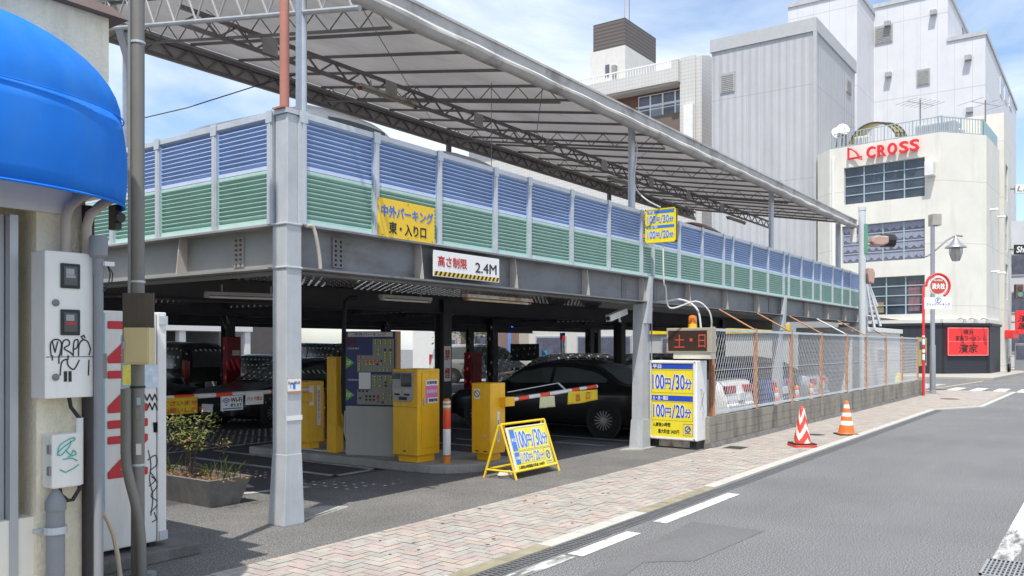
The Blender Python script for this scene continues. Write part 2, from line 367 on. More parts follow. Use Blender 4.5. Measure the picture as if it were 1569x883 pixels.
tyre_m = M('tyre', (.018,.018,.019), .75, var=.15, vs=10)
rim_m = M('wheel_silver', (.52,.52,.52), .3, metal=.8, var=.04)
car_glass = M('car_glass', (.085,.10,.095), .14, var=.1, spec=.8)
car_black = M('car_black', (.008,.008,.009), .30, var=.1, coat=.3)
car_white = M('car_white', (.72,.72,.71), .25, var=.03, coat=.7)
car_silver = M('car_silver', (.42,.43,.44), .28, metal=.55, var=.04, coat=.6)
car_grey = M('car_grey', (.09,.093,.10), .25, metal=.3, var=.05, coat=.7)
car_blue = M('car_blue', (.025,.06,.22), .22, metal=.2, var=.05, coat=.8)
car_red = M('car_red', (.16,.012,.012), .22, var=.05, coat=.8)
tail_red = M('tail_lens', (.38,.012,.012), .2, var=.05, coat=.5)
head_lens = M('head_lens', (.55,.57,.6), .12, var=.05, coat=.6)
plastic_blk = M('black_trim', (.02,.02,.021), .5, var=.1)

def lined(name, col, axis_lines, spacing, width, dcol, rough=.6, bump_only=False, var=.05, ridge=0.0, ridge_scale=0.0, hline=0.0, hwidth=.02, dirt=.2, hoff=0.0):
    """wall cladding with vertical joints every `spacing` metres measured along x+y, optional ridges and level joints"""
    m = M(name, col, rough, var=var, vs=.7, dirt=dirt, dcol=dcol, streak=(.9,.9,.12), world=True)
    t = m.node_tree; p = t.nodes['Principled BSDF']
    g = N(t, 'ShaderNodeNewGeometry'); sx = N(t, 'ShaderNodeSeparateXYZ'); t.links.new(g.outputs['Position'], sx.inputs[0])
    ad = N(t, 'ShaderNodeMath'); ad.operation = 'ADD'; t.links.new(sx.outputs['X'], ad.inputs[0]); t.links.new(sx.outputs['Y'], ad.inputs[1])
    def line(src, sp, wd, off=0.0):
        a = N(t, 'ShaderNodeMath'); a.operation = 'ADD'; a.inputs[1].default_value = 1000.0 + off; t.links.new(src, a.inputs[0])
        d = N(t, 'ShaderNodeMath'); d.operation = 'MODULO'; d.inputs[1].default_value = sp; t.links.new(a.outputs[0], d.inputs[0])
        l = N(t, 'ShaderNodeMath'); l.operation = 'LESS_THAN'; l.inputs[1].default_value = wd; t.links.new(d.outputs[0], l.inputs[0])
        return l.outputs[0]
    f = line(ad.outputs[0], spacing, width)
    if hline:
        h = line(sx.outputs['Z'], hline, hwidth, hoff); mx2 = N(t, 'ShaderNodeMath'); mx2.operation = 'MAXIMUM'
        t.links.new(f, mx2.inputs[0]); t.links.new(h, mx2.inputs[1]); f = mx2.outputs[0]
    mx = N(t, 'ShaderNodeMix'); mx.data_type = 'RGBA'; mx.inputs['B'].default_value = (*dcol, 1)
    old = p.inputs['Base Color'].links[0].from_socket
    sc = N(t, 'ShaderNodeMath'); sc.operation = 'MULTIPLY'; sc.inputs[1].default_value = .75; t.links.new(f, sc.inputs[0])
    t.links.new(sc.outputs[0], mx.inputs['Factor']); t.links.new(old, mx.inputs['A']); t.links.new(mx.outputs['Result'], p.inputs['Base Color'])
    if ridge:
        w = N(t, 'ShaderNodeMath'); w.operation = 'MULTIPLY'; w.inputs[1].default_value = ridge_scale; t.links.new(ad.outputs[0], w.inputs[0])
        s_ = N(t, 'ShaderNodeMath'); s_.operation = 'SINE'; t.links.new(w.outputs[0], s_.inputs[0])
        b = N(t, 'ShaderNodeBump'); b.inputs['Strength'].default_value = ridge; b.inputs['Distance'].default_value = .05
        t.links.new(s_.outputs[0], b.inputs['Height']); t.links.new(b.outputs['Normal'], p.inputs['Normal'])
    return m
across_wall = lined('cream_render_wall', (.68,.665,.60), 0, 500, .0001, (.50,.48,.42), rough=.9, hline=3.72, hwidth=.05, hoff=.25, dirt=.5, var=.06)
grey_clad = lined('grey_corrugated_cladding', (.43,.435,.455), 0, 1.0, .03, (.31,.315,.33), ridge=.55, ridge_scale=12, hline=6.3, hwidth=.06, hoff=1.2, dirt=.55)
white_clad = lined('white_panel_cladding', (.63,.635,.66), 0, 1.35, .035, (.42,.43,.46), hline=6.8, hwidth=.07, hoff=3.0, dirt=.4)
brown_louv = lined('brown_slatted_cladding', (.13,.11,.10), 0, 500, .0001, (.06,.05,.045), hline=.32, hwidth=.12, dirt=.05)
shop_board = lined('dark_vertical_boards', (.022,.025,.036), 0, .42, .03, (.008,.008,.01), dirt=.1)
tile_wall = lined('white_tile_cladding', (.56,.55,.53), 0, .30, .03, (.40,.39,.37), hline=.30, hwidth=.04, dirt=.2)

# perforated steel deck: real slots cut by the material
deck_m = M('perforated_deck', (.26,.235,.25), .7, var=.2, vs=2)
def perforate(m):
    t = m.node_tree; p = t.nodes['Principled BSDF']; g = N(t, 'ShaderNodeNewGeometry'); sx = N(t, 'ShaderNodeSeparateXYZ'); t.links.new(g.outputs['Position'], sx.inputs[0])
    def cell(src, sp, w, off=None):
        a = N(t, 'ShaderNodeMath'); a.operation = 'ADD'; a.inputs[1].default_value = 100; t.links.new(src, a.inputs[0])
        if off is not None:
            b = N(t, 'ShaderNodeMath'); b.operation = 'ADD'; t.links.new(a.outputs[0], b.inputs[0]); t.links.new(off, b.inputs[1]); a = b
        d = N(t, 'ShaderNodeMath'); d.operation = 'PINGPONG'; d.inputs[1].default_value = sp/2; t.links.new(a.outputs[0], d.inputs[0])
        e = N(t, 'ShaderNodeMath'); e.operation = 'DIVIDE'; e.inputs[1].default_value = w/2; t.links.new(d.outputs[0], e.inputs[0])
        q = N(t, 'ShaderNodeMath'); q.operation = 'POWER'; q.inputs[1].default_value = 2; t.links.new(e.outputs[0], q.inputs[0]); return q.outputs[0]
    a = cell(sx.outputs['X'], .15, .036); b = cell(sx.outputs['Y'], .19, .055)
    s = N(t, 'ShaderNodeMath'); s.operation = 'ADD'; t.links.new(a, s.inputs[0]); t.links.new(b, s.inputs[1])
    l = N(t, 'ShaderNodeMath'); l.operation = 'GREATER_THAN'; l.inputs[1].default_value = 1.0; t.links.new(s.outputs[0], l.inputs[0])
    t.links.new(l.outputs[0], p.inputs['Alpha'])
perforate(deck_m)

def translucent(m, f):
    t = m.node_tree; p = t.nodes['Principled BSDF']; o = t.nodes['Material Output']; tr = N(t, 'ShaderNodeBsdfTranslucent'); mx = N(t, 'ShaderNodeMixShader'); mx.inputs[0].default_value = f
    t.links.new(p.inputs['Base Color'].links[0].from_socket, tr.inputs['Color']); t.links.new(p.outputs[0], mx.inputs[1]); t.links.new(tr.outputs[0], mx.inputs[2]); t.links.new(mx.outputs[0], o.inputs['Surface'])
canvas_tl = M('canopy_cloth', (.53,.51,.49), .8, var=.10, vs=1.2, dirt=.5, dcol=(.32,.30,.28), streak=(.7,1.6,1), bump=.1, bs=6)
translucent(canvas_tl, .16)
translucent(awning_m, .22)
light_dot_m = M('pale_light_dot', (.8,.8,.8), .5, var=.0)  # pale colour standing in for bright light at the deck slots
# ------------------------------------------------------------------ ground
mb = MB(); mb.quad((-300,-300,-.006),(400,-300,-.006),(400,500,-.006),(-300,500,-.006)); struct('ground', mb, asphalt, recalc=False)
mb = MB(); mb.quad((-30,.2,0),(160,.2,0),(160,3.72,0),(-30,3.72,0)); mb.quad((37.5,3.72,0),(49,3.72,0),(49,60,0),(37.5,60,0)); struct('road', mb, asphalt, recalc=False)
mb = MB(); mb.quad((-6,5.49,.002),(13.3,5.49,.002),(13.3,8.2,.002),(-6,8.2,.002)); struct('entrance_apron', mb, asphalt_new, recalc=False)
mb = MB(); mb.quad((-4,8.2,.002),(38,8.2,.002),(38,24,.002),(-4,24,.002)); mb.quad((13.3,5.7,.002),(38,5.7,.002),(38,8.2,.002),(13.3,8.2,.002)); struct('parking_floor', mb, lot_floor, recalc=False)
# a repaired square of newer asphalt in the road
mb = MB(); a = [G(1060,800), G(1172,814), G(1065,860), G(985,862), G(930,905), G(850,905)]
mb.add([(p.x,p.y,.003) for p in a], [tuple(range(6))]); struct('road_patch', mb, asphalt_patch, recalc=False)

mb = MB(); rng = random.Random(21)
def crack(x, y, dx, dy, n, w):
    for i in range(n):
        x2 = x+dx*rng.uniform(.6,1.4)+rng.gauss(0,.03); y2 = y+dy*rng.uniform(.6,1.4)+rng.gauss(0,.03); ww = w*rng.uniform(.4,1.2)
        d = Vector((x2-x,y2-y,0)); q = Vector((-d.y,d.x,0)).normalized()*ww/2; mb.quad((x-q.x,y-q.y,.0022),(x2-q.x,y2-q.y,.0022),(x2+q.x,y2+q.y,.0022),(x+q.x,y+q.y,.0022)); x,y = x2,y2
crack(10.5,3.6,.02,-.10,9,.004); crack(16,3.3,.1,-.05,12,.005); crack(22,3.0,.25,-.03,20,.008)
struct('road_cracks', mb, M('crack_dark', (.10,.10,.10), .95, var=.3, vs=9, world=True), recalc=False)
# sidewalk: joint bed plus real herringbone pavers
def in_walk(x, y):
    if y > 5.476: return x > 31.6 and y < 8.2 and x < 36.5
    lo = 4.02 if x < 25 else max(3.12, 4.02 - (x-25)*.45)
    return y >= lo and 1.5 < x < 37
mb = MB(); mb.add([(1.4,4.0,.006),(25,4.0,.006),(27,3.1,.006),(37,3.1,.006),(37,8.2,.006),(31.5,8.2,.006),(31.5,5.46,.006),(1.4,5.46,.006)], [(0,1,2,3,4,5,6,7)])
struct('sidewalk', mb, mortar, recalc=False)
mb = MB(); bl, bw, g = .2, .1, .003; rng = random.Random(3)
def paver(x0, y0, x1, y1):
    cx, cy = (x0+x1)/2, (y0+y1)/2
    if x1 < 31.4:
        y0 = max(y0, 4.02 if x0 < 25 else -9); y1 = min(y1, 5.475); cy = (y0+y1)/2
        if y1-y0 < .02: return
    if not in_walk(cx, cy): return
    far = cx > 18
    r = rng.random(); mi = 0 if r < .36 else 1 if r < .58 else 2 if r < .80 else 3
    z = .010 + (0 if far else rng.uniform(-.0015, .0015))
    mb.quad((x0+g,y0+g,z),(x1-g,y0+g,z),(x1-g,y1-g,z),(x0+g,y1-g,z), mi)
for i in range(-60, 420):
    for j in range(-20, 60):
        k = (i - j) % 4
        x, y = i*bw, 3.0 + j*bw
        if k == 0: paver(x, y, x+bl, y+bw)
        elif k == 3: paver(x, y, x+bw, y+bl)
struct('sidewalk_pavers', mb, pav, recalc=False)
mb = MB(); rng = random.Random(31)
for k in range(46):
    x = rng.uniform(3.6,14); y = rng.uniform(4.1,5.4); r_ = rng.uniform(.010,.022); mb.add([(x+r_*math.cos(a*.785)*rng.uniform(.8,1.2), y+r_*math.sin(a*.785), .0135) for a in range(8)], [tuple(range(8))])
tag(build('gum_spots', mb, M('gum_dark', (.09,.085,.08), .9, world=True), recalc=False), 'dark trodden spots scattered over the pavers', 'spots', kind='stuff')
# kerb with mossy pieces, steel gutter grating
mb = MB(); rng = random.Random(5); x = 1.2
while x < 25:
    l = .6; mi = 1 if (x < 9.3 and rng.random() < .6) else 0
    mb.bx(x+.004, x+l-.004, 3.865, 4.015, -.02, .014 if x < 9.5 else .03, mi); x += l
for a, b in (((25,3.94),(27,3.03)), ((27,3.03),(36.5,2.98))): mb.bar((a[0],a[1],.005),(b[0],b[1],.005), .15, .05)
struct('kerb', mb, [kerb_m, moss])
mb = MB(); mb.quad((1,3.70,.003),(25,3.70,.003),(25,3.862,.003),(1,3.862,.003), 1)
mb.bx(1,25,3.70,3.715,0,.009); mb.bx(1,25,3.85,3.862,0,.009); mb.bx(1,25,3.776,3.786,0,.009)
for i in range(440): mb.bx(1+i*.055, 1.022+i*.055, 3.715, 3.85, .003, .008)
struct('gutter', mb, [M('gutter_steel', (.16,.165,.17), .6, metal=.2, var=.15, vs=6, world=True), M('gutter_dark', (.02,.02,.022), .9)])
# painted markings
mb = MB()
for x0, x1 in ((5.9,6.94),(7.47,9.44)): mb.quad((x0,3.50,.004),(x1,3.50,.004),(x1,3.645,.004),(x0,3.645,.004))
mb.quad((3.6,3.55,.004),(5.85,3.53,.004),(5.85,3.66,.004),(3.6,3.68,.004), 1)
mb.quad((7.72,.62,.004),(9.2,.62,.004),(9.2,.79,.004),(7.72,.79,.004),1); mb.quad((9.2,.62,.004),(40,.62,.004),(40,.79,.004),(9.2,.79,.004),0)
mb.quad((6.6,.62,.004),(7.12,.62,.004),(7.12,.79,.004),(6.6,.79,.004))
for k in range(6): y = .95+k*.8; mb.quad((36.6,y,.004),(39.6,y,.004),(39.6,y+.42,.004),(36.6,y+.42,.004))
for k in range(6): x = 38+k*.9; mb.quad((x,6.2,.004),(x+.45,6.2,.004),(x+.45,9.4,.004),(x,9.4,.004))
struct('road_markings', mb, [paint_white, paint_worn], recalc=False)
mb = MB(); mb.quad((38.0,5.9,.005),(48,5.2,.005),(48,5.32,.005),(38.0,6.02,.005)); mb.quad((48.2,3.7,.005),(48.35,3.7,.005),(48.35,40,.005),(48.2,40,.005))
struct('kerbside_line', mb, M('tan_paint', (.5,.4,.22), .85, world=True), recalc=False)
mb = MB(); mb.add([(49.3,5.0,.0),(75,4.0,.0),(75,40,.0),(49.3,40,.0),(49.3,5.0,.12),(75,4.0,.12),(75,40,.12),(49.3,40,.12)], [(3,2,1,0),(4,5,6,7),(0,1,5,4),(1,2,6,5),(2,3,7,6),(3,0,4,7)])
struct('shop_pavement', mb, M('far_pavement', (.36,.35,.31), .9, var=.1, vs=1, world=True))
# white markings on the parking floor
mb = MB()
def seg(p, q, w, z=.0075):
    p = Vector((p[0],p[1],z)); q = Vector((q[0],q[1],z)); d = (q-p).normalized(); n = Vector((-d.y,d.x,0))*w/2
    mb.quad(p-n,q-n,q+n,p+n)
seg((8.43,12.0),(8.43,8.28),.11); seg((7.68,11.5),(7.68,8.28),.11); seg((7.63,8.33),(8.48,8.33),.11)
mb.add([(6.35,9.9,.0075),(6.05,8.75,.0075),(6.5,8.45,.0075),(6.95,9.7,.0075),(6.75,9.75,.0075),(6.7,11.5,.0075),(6.55,11.5,.0075),(6.55,9.85,.0075)],[(0,1,2,3),(4,5,6,7)])
seg((6.1,8.2),(6.9,7.95),.11)
seg((11.4,9.9),(11.4,8.0),.10); seg((12.1,9.9),(12.1,8.0),.10); seg((12.7,8.1),(12.7,7.1),.12)
for k in range(7): seg((5.6,12.3+k*2.5),(10.2,12.3+k*2.5),.10)
for k in range(8): seg((13.6+k*2.5,6.9),(13.6+k*2.5,12),.10)
struct('floor_markings', mb, paint_lot, recalc=False)
# iron covers in the paving
def cover(name, label, x, y, r, square=False):
    mb = MB()
    if square:
        mb.bx(x-r*1.2,x+r*1.2,y-r,y+r,.004,.013)
        for k in range(6): mb.bx(x-r*1.1+k*r*.38,x-r*.98+k*r*.38,y-r*.85,y+r*.85,.013,.016)
    else:
        mb.lathe([(r,.004),(r,.013),(r*.9,.0135),(r*.88,.011),(0,.011)],(x,y,0),24)
        for k in range(5): mb.bx(x-r*.6,x+r*.6,y-r*.6+k*r*.3-.008,y-r*.6+k*r*.3+.008,.011,.014)
    single(name, label, 'drain cover' if square else 'manhole cover', mb, M('cast_iron', (.07,.065,.06), .7, metal=.3, var=.2, vs=12))
p = G(1250,667); cover('manhole_cover', 'round iron manhole cover in the paving between the two cones', p.x, p.y, .17)
p = G(1127,687); cover('drain_cover', 'square iron drain cover in the paving below the block wall', p.x, p.y, .16, True)
p = G(1455,612); cover('manhole_cover', 'small iron cover in the paving near the lantern post', p.x, p.y, .3)
mb = MB(); x0,x1,y0,y1 = 7.14,7.71,.2,.815
mb.bx(x0,x1,y0,y0+.02,0,.014); mb.bx(x0,x1,y1-.02,y1,0,.014); mb.bx(x0,x0+.02,y0,y1,0,.014); mb.bx(x1-.02,x1,y0,y1,0,.014)
for k in range(20): mb.bx(x0+.02, x1-.02, y0+.03+k*.03, y0+.042+k*.03, .004, .012)
for k in range(6): mb.bx(x0+.1+k*.09, x0+.112+k*.09, y0, y1, .005, .0125)
mb.quad((x0,y0,.004),(x1,y0,.004),(x1,y1,.004),(x0,y1,.004),1)
single('drain_grate', 'steel bar drain grate set in the road at the end of the worn white line', 'drain grate', mb, [M('grate_steel', (.36,.37,.37), .5, metal=.4, var=.15, vs=9), M('gutter_dark', (.02,.02,.022), .9)])

# ------------------------------------------------------------------ parking deck (columns, beams, joists, perforated floor)
DX0, DX1, DY0, DY1 = 5.28, 27.6, 6.38, 24.5
deck = thing('parking_deck', 'two storey steel car park deck on grey columns with a perforated upper floor', 'car park', (5.3,6.5,0))
mb = MB(); mb.quad((DX0+.1,DY0+.15,2.72),(34.5,DY0+.15,2.72),(34.5,DY1,2.72),(DX0+.1,DY1,2.72)); build('deck_floor', mb, deck_m, deck, recalc=False)
# corner column: box with a lower flare, collars and a cap
def collar(mb, x0,x1,y0,y1,z): mb.bx(x0-.012,x1+.012,y0-.012,y1+.012,z-.012,z+.012)
mb = MB(); mb.bx(5.262,5.45,6.375,6.575,.0,2.885)
mb.hexa([(5.225,6.36,0),(5.475,6.36,0),(5.475,6.60,0),(5.225,6.60,0),(5.259,6.372,.68),(5.453,6.372,.68),(5.453,6.578,.68),(5.259,6.578,.68)])
mb.bx(5.285,5.415,6.385,6.56,2.885,3.93)
for z in (2.46,2.875): collar(mb,5.262,5.45,6.375,6.575,z)
mb.bx(5.413,5.448,6.38,6.44,2.89,3.92)
mb.add([(5.47,6.56,.0),(5.57,6.56,.0),(5.46,6.56,.75),(5.47,6.58,.0),(5.57,6.58,.0),(5.46,6.58,.75)],[(0,1,2),(3,5,4),(0,3,4,1),(1,4,5,2),(2,5,3,0)])
cc = build('column', mb, galv_col, deck, bevel=.008)
mb = MB(); mb.bx(5.268,5.43,6.37,6.575,3.93,3.975); build('cap', mb, rust_bolt if False else galv, cc)
fs = Face((5.262,6.373,0),(1,0,0)); mb = MB()
u0,v0 = fs.px(437,639); u1,v1 = fs.px(463,646)
mb2 = MB(); fs.box(mb2, .0,.19,1.0,1.045,.001,.005); build('tape_band', mb2, white_p, cc)
# other outer columns (H sections)
def hcol(x, y, z1, m, flare=False, w=.30):
    mb = MB(); h = w/2
    mb.bx(x-h,x+h,y-h,y-h+.022,0,z1); mb.bx(x-h,x+h,y+h-.022,y+h,0,z1); mb.bx(x-.012,x+.012,y-h+.022,y+h-.022,0,z1)
    if flare:
        mb.hexa([(x-h-.09,y-h-.03,0),(x+h+.01,y-h-.03,0),(x+h+.01,y+h+.03,0),(x-h-.09,y+h+.03,0),(x-h-.05,y-h-.015,.48),(x+h+.005,y-h-.015,.48),(x+h+.005,y+h+.015,.48),(x-h-.05,y+h+.015,.48)])
        mb.hexa([(x-h-.05,y-h,.48),(x+h-.002,y-h,.48),(x+h-.002,y+h,.48),(x-h-.05,y+h,.48),(x-h-.004,y-h-.002,2.43),(x+h-.002,y-h-.002,2.43),(x+h-.002,y+h,2.43),(x-h-.004,y+h,2.43)])
        mb.hexa([(x-h,y-h-.06,2.1),(x+h,y-h-.06,2.1),(x+h,y-h,2.1),(x-h,y-h,2.1),(x-.03,y-h-.12,2.88),(x+.03,y-h-.12,2.88),(x+.03,y-h,2.88),(x-.03,y-h,2.88)])
    return build('column', mb, m, deck)
hcol(12.86,6.49,2.44,galv_col,True,.19); hcol(20.0,6.49,2.44,galv_col,True,.19); hcol(27.3,6.49,2.44,galv_col,True,.19); hcol(5.32,13.6,2.44,galv_col,False,.26)
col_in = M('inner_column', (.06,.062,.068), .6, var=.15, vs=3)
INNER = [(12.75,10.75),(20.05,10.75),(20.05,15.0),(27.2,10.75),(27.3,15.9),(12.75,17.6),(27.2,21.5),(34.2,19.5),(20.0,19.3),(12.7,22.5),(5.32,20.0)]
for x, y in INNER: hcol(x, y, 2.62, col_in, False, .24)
# edge beams: web, flanges, stiffeners, splice plates
def beam(face, length, z0, z1, stiffs, splices, mat, webn=-.12):
    mb = MB(); face.box(mb,0,length,z0+.02,z1-.02,webn-.012,webn); face.box(mb,0,length,z0,z0+.02,webn-.14,.02); face.box(mb,0,length,z1-.02,z1,webn-.14,.03)
    face.box(mb,0,length,z0-.03,z0-.004,webn-.16,webn-.02)
    b = build('edge_beam', mb, mat, deck)
    for u in stiffs:
        s = MB(); P = face.P
        s.hexa([P(u,z0+.02,.012),P(u+.014,z0+.02,.012),P(u+.014,z0+.02,webn),P(u,z0+.02,webn),P(u,z1-.02,-.03),P(u+.014,z1-.02,-.03),P(u+.014,z1-.02,webn),P(u,z1-.02,webn)])
        build('stiffener', s, stiff_m, b)
    for u in splices:
        s = MB(); face.box(s,u,u+.16,z0+.06,z1-.06,webn,webn+.012)
        for k in range(6):
            for du in (.045,.115):
                c = face.P(u+du, z0+.09+k*.048, webn+.012); s.lathe([(.014,0),(.012,.012),(0,.013)], c, 6, 1, 'y') if abs(face.n.y)>.5 else s.lathe([(.014,0),(.012,-.012),(0,-.013)], c, 6, 1, 'x')
        build('splice_plate', s, [mat, rust_bolt], b)
    return b
FR = Face((5.46,6.36,0),(1,0,0))   # right: street side
beam(FR, 22.1, 2.45, 2.88, [7.18-5.46+i*1.86 for i in range(12)], [5.93-5.46, 12.15-5.46, 13.3-5.46, 19.3-5.46, 20.5-5.46], beam_m)
FLo = Face((5.25,14.6,0),(0,-1,0))
beam(FLo, 14.6-6.585, 2.45, 2.88, [14.6-6.585-1.55-i*1.85 for i in range(4)], [14.6-6.585-.72], M('side_beam_paint', (.30,.30,.29), .55, metal=.1, var=.14, vs=1.6, dirt=.3, dcol=(.16,.14,.12), streak=(1.1,1.1,2.4), world=True))
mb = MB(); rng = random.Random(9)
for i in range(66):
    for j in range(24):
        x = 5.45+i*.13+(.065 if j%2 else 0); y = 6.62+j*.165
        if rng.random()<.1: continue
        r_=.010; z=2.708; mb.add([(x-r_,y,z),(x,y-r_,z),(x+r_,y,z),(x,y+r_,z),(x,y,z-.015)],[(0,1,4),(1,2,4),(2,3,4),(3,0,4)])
tag(build('deck_light_dots', mb, light_dot_m, deck, recalc=False), kind='stuff')  # added points, painted pale to imitate dots of light at the deck perforations
# interior beams and joists
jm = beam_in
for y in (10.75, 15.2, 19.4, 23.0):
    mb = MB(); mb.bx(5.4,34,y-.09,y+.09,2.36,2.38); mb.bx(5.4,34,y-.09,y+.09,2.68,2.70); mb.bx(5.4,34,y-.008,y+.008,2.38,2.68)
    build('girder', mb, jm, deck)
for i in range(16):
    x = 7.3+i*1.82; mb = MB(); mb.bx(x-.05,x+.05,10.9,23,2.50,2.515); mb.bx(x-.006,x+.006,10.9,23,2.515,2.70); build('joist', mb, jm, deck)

# ------------------------------------------------------------------ louvre screens
def louvre_mesh(face, u0, u1, v0, v1, n_sl, top_strip, bot_strip):
    """one framed panel of slats; material 0 slat face, 1 pale lip and frame"""
    mb = MB(); P = face.P
    face.box(mb,u0,u1,v0,v0+bot_strip,-.03,.022,1)
    if top_strip: face.box(mb,u0,u1,v1-top_strip,v1,-.03,.022,1)
    a, b = v0+bot_strip, v1-top_strip; p = (b-a)/n_sl
    for k in range(n_sl):
        zb = a+k*p; zt = zb+p*1.02
        s = [(.020,zt),(.020,zt-p*.17),(-.028,zb-p*.05),(-.034,zb),(.012,zt)]
        q = [P(u0+.004,z,n) for n,z in s]; r = [P(u1-.004,z,n) for n,z in s]; c = len(q)
        mb.add(q+r, [(0,1,c+1,c)], 1); mb.add(q+r, [(1,2,c+2,c+1)], 0); mb.add(q+r, [(2,3,c+3,c+2),(3,4,c+4,c+3),(4,0,c,c+4)], 0)
    face.box(mb,u0,u0+.012,v0,v1,-.03,.023,0); face.box(mb,u1-.012,u1,v0,v1,-.03,.023,0)
    return mb
def screen(name, label, face, us, loc, endpost=True):
    t = thing(name, label, 'louvre screen', loc)
    for a, b in zip(us, us[1:]):
        u0, u1 = a+.04, b-.04
        build('louvre_panel', louvre_mesh(face,u0,u1,3.42,3.905,10,0,.038), [slat_blue, strip_blue], t, recalc=False)
        build('louvre_panel', louvre_mesh(face,u0,u1,2.90,3.415,10,.03,.045), [slat_green, strip_green], t, recalc=False)
    for u in us:
        mb = MB(); face.box(mb,u-.038,u+.038,2.875,3.955,-.045,.045); face.box(mb,u-.02,u+.02,2.885,3.95,.045,.052)
        face.box(mb,u-.045,u+.045,3.86,3.975,.046,.056)
        build('post', mb, galv, t)
    mb = MB(); face.box(mb,us[0],us[-1],3.905,3.968,-.04,.04); build('top_rail', mb, galv, t, bevel=.006)
    mb = MB(); face.box(mb,us[0],us[-1],2.865,2.895,-.05,.05); build('bottom_rail', mb, galv, t)
    return t
FS = Face((0,6.40,0),(1,0,0))
pxs = [575,672,758,810,875,932,982,1000,1040,1075,1108,1122,1150,1176,1200,1208,1227,1245,1257,1275,1290,1302,1317]
US = [5.46] + [onY(p, 40.2+.29*p, 6.38).x for p in pxs]
screen('louvre_screen', 'long blue over green louvred screen along the street edge of the upper deck', FS, US, (16,6.40,2.87))
FW = Face((5.305,6.6,0),(0,-1,0)); US2 = [-(v-6.6) for v in (14.6,13.6,12.55,11.5,10.45,9.45,8.52,7.50)] + [-.02]
screen('louvre_screen', 'short blue and green louvred screen on the entrance side behind the grey pole', FW, US2, (5.305,10,2.87))

# ------------------------------------------------------------------ canopy over the upper deck
CY0, CY1, CX0, CX1 = 6.15, 11.2, 5.65, 26.0
def roofz(y): return 5.28 + (y-CY0)*(6.16-5.28)/(CY1-CY0)
can = thing('canopy_roof', 'long grey sheet canopy on steel trusses sheltering the upper parking deck', 'canopy', (12.6,6.5,2.9))
mb = MB(); a,b = roofz(CY0)+.06, roofz(CY1)+.06
mb.quad((CX0,CY0+.03,a),(CX1,CY0+.03,a),(CX1,CY1,b),(CX0,CY1,b)); build('roof_sheet', mb, canvas_tl, can)
# fascia: upper board and a sagging lower canvas flap
mb = MB(); nx = 80
mb.bx(CX0-.02,CX1+.02,CY0-.03,CY0,5.24,5.40); mb.bx(CX0-.03,CX1+.03,CY0-.05,CY0+.02,5.395,5.425)
build('fascia', mb, fascia_m, can)
mb = MB(); rng = random.Random(2); b0 = len(mb.v)
for i in range(nx+1):
    x = CX0-.02+(CX1-CX0+.04)*i/nx; ph = (x % 7.2)/7.2; sag = .02*math.sin(ph*math.pi)
    for j in range(5):
        f = j/4; y = CY0-.035 - .05*math.sin(f*math.pi*.9) - .012*math.sin(x*5+f*2) + (.10*f*f); z = 5.27 - f*(.135-sag)
        mb.v.append((x,y,z))
for i in range(nx):
    for j in range(4): mb.f.append([b0+i*5+j,b0+(i+1)*5+j,b0+(i+1)*5+j+1,b0+i*5+j+1]); mb.m.append(0)
fl = build('canvas_flap', mb, fascia_m, can, smooth=True, recalc=False); so_ = fl.modifiers.new('t','SOLIDIFY'); so_.thickness = .006
def truss_x(name, y, z0, z1, x0, x1, step, m=dark_steel, parent=can, w=.045, r=.011):
    mb = MB(); mb.bx(x0,x1,y-w/2,y+w/2,z1-w,z1); mb.bx(x0,x1,y-w/2,y+w/2,z0,z0+w)
    n = int((x1-x0)/step); s = (x1-x0)/n
    for i in range(n):
        a = (x0+i*s, y, z0+w/2); c = (x0+(i+.5)*s, y, z1-w/2); d = (x0+(i+1)*s, y, z0+w/2)
        mb.bar(a,c,2*r,2*r); mb.bar(c,d,2*r,2*r)
    return build(name, mb, m, parent)
ym = 8.7
truss_x('truss', ym, roofz(ym)-.34, roofz(ym)-.10, CX0, CX1, .52)
truss_x('truss', CY1-.05, roofz(CY1)-.30, roofz(CY1)-.02, CX0, CX1, .50, w=.055)
truss_x('truss', CY0+.12, roofz(CY0)-.02, roofz(CY0)+.05, CX0, CX1, 1.0, w=.03)
def sl(y, x, dz): return (x, y, roofz(y)+dz)
mbk = MB()
mbk.bx(CX0,CX1,CY1-.012,CY1-.004,roofz(CY1)-.28,roofz(CY1)+.05); build('rear_flap', mbk, canvas, can)
nr = 25
for i in range(nr):
    x = 5.72 + i*(CX1-5.80)/(nr-1)
    mb = MB()
    mb.bar(sl(CY0+.05,x,.03), sl(CY1-.1,x,.03), .032, .035)
    if i % 4 == 1:
        mb.bar(sl(CY0+.1,x,-.20), sl(CY1-.1,x,-.20), .03, .03)
        n = 10
        for k in range(n):
            y0 = CY0+.1+(CY1-CY0-.2)*k/n; y1 = CY0+.1+(CY1-CY0-.2)*(k+1)/n; yc = (y0+y1)/2
            mb.bar(sl(y0,x,-.2), sl(yc,x,.02), .011,.011); mb.bar(sl(yc,x,.02), sl(y1,x,-.2), .011,.011)
    build('rafter', mb, dark_steel, can)
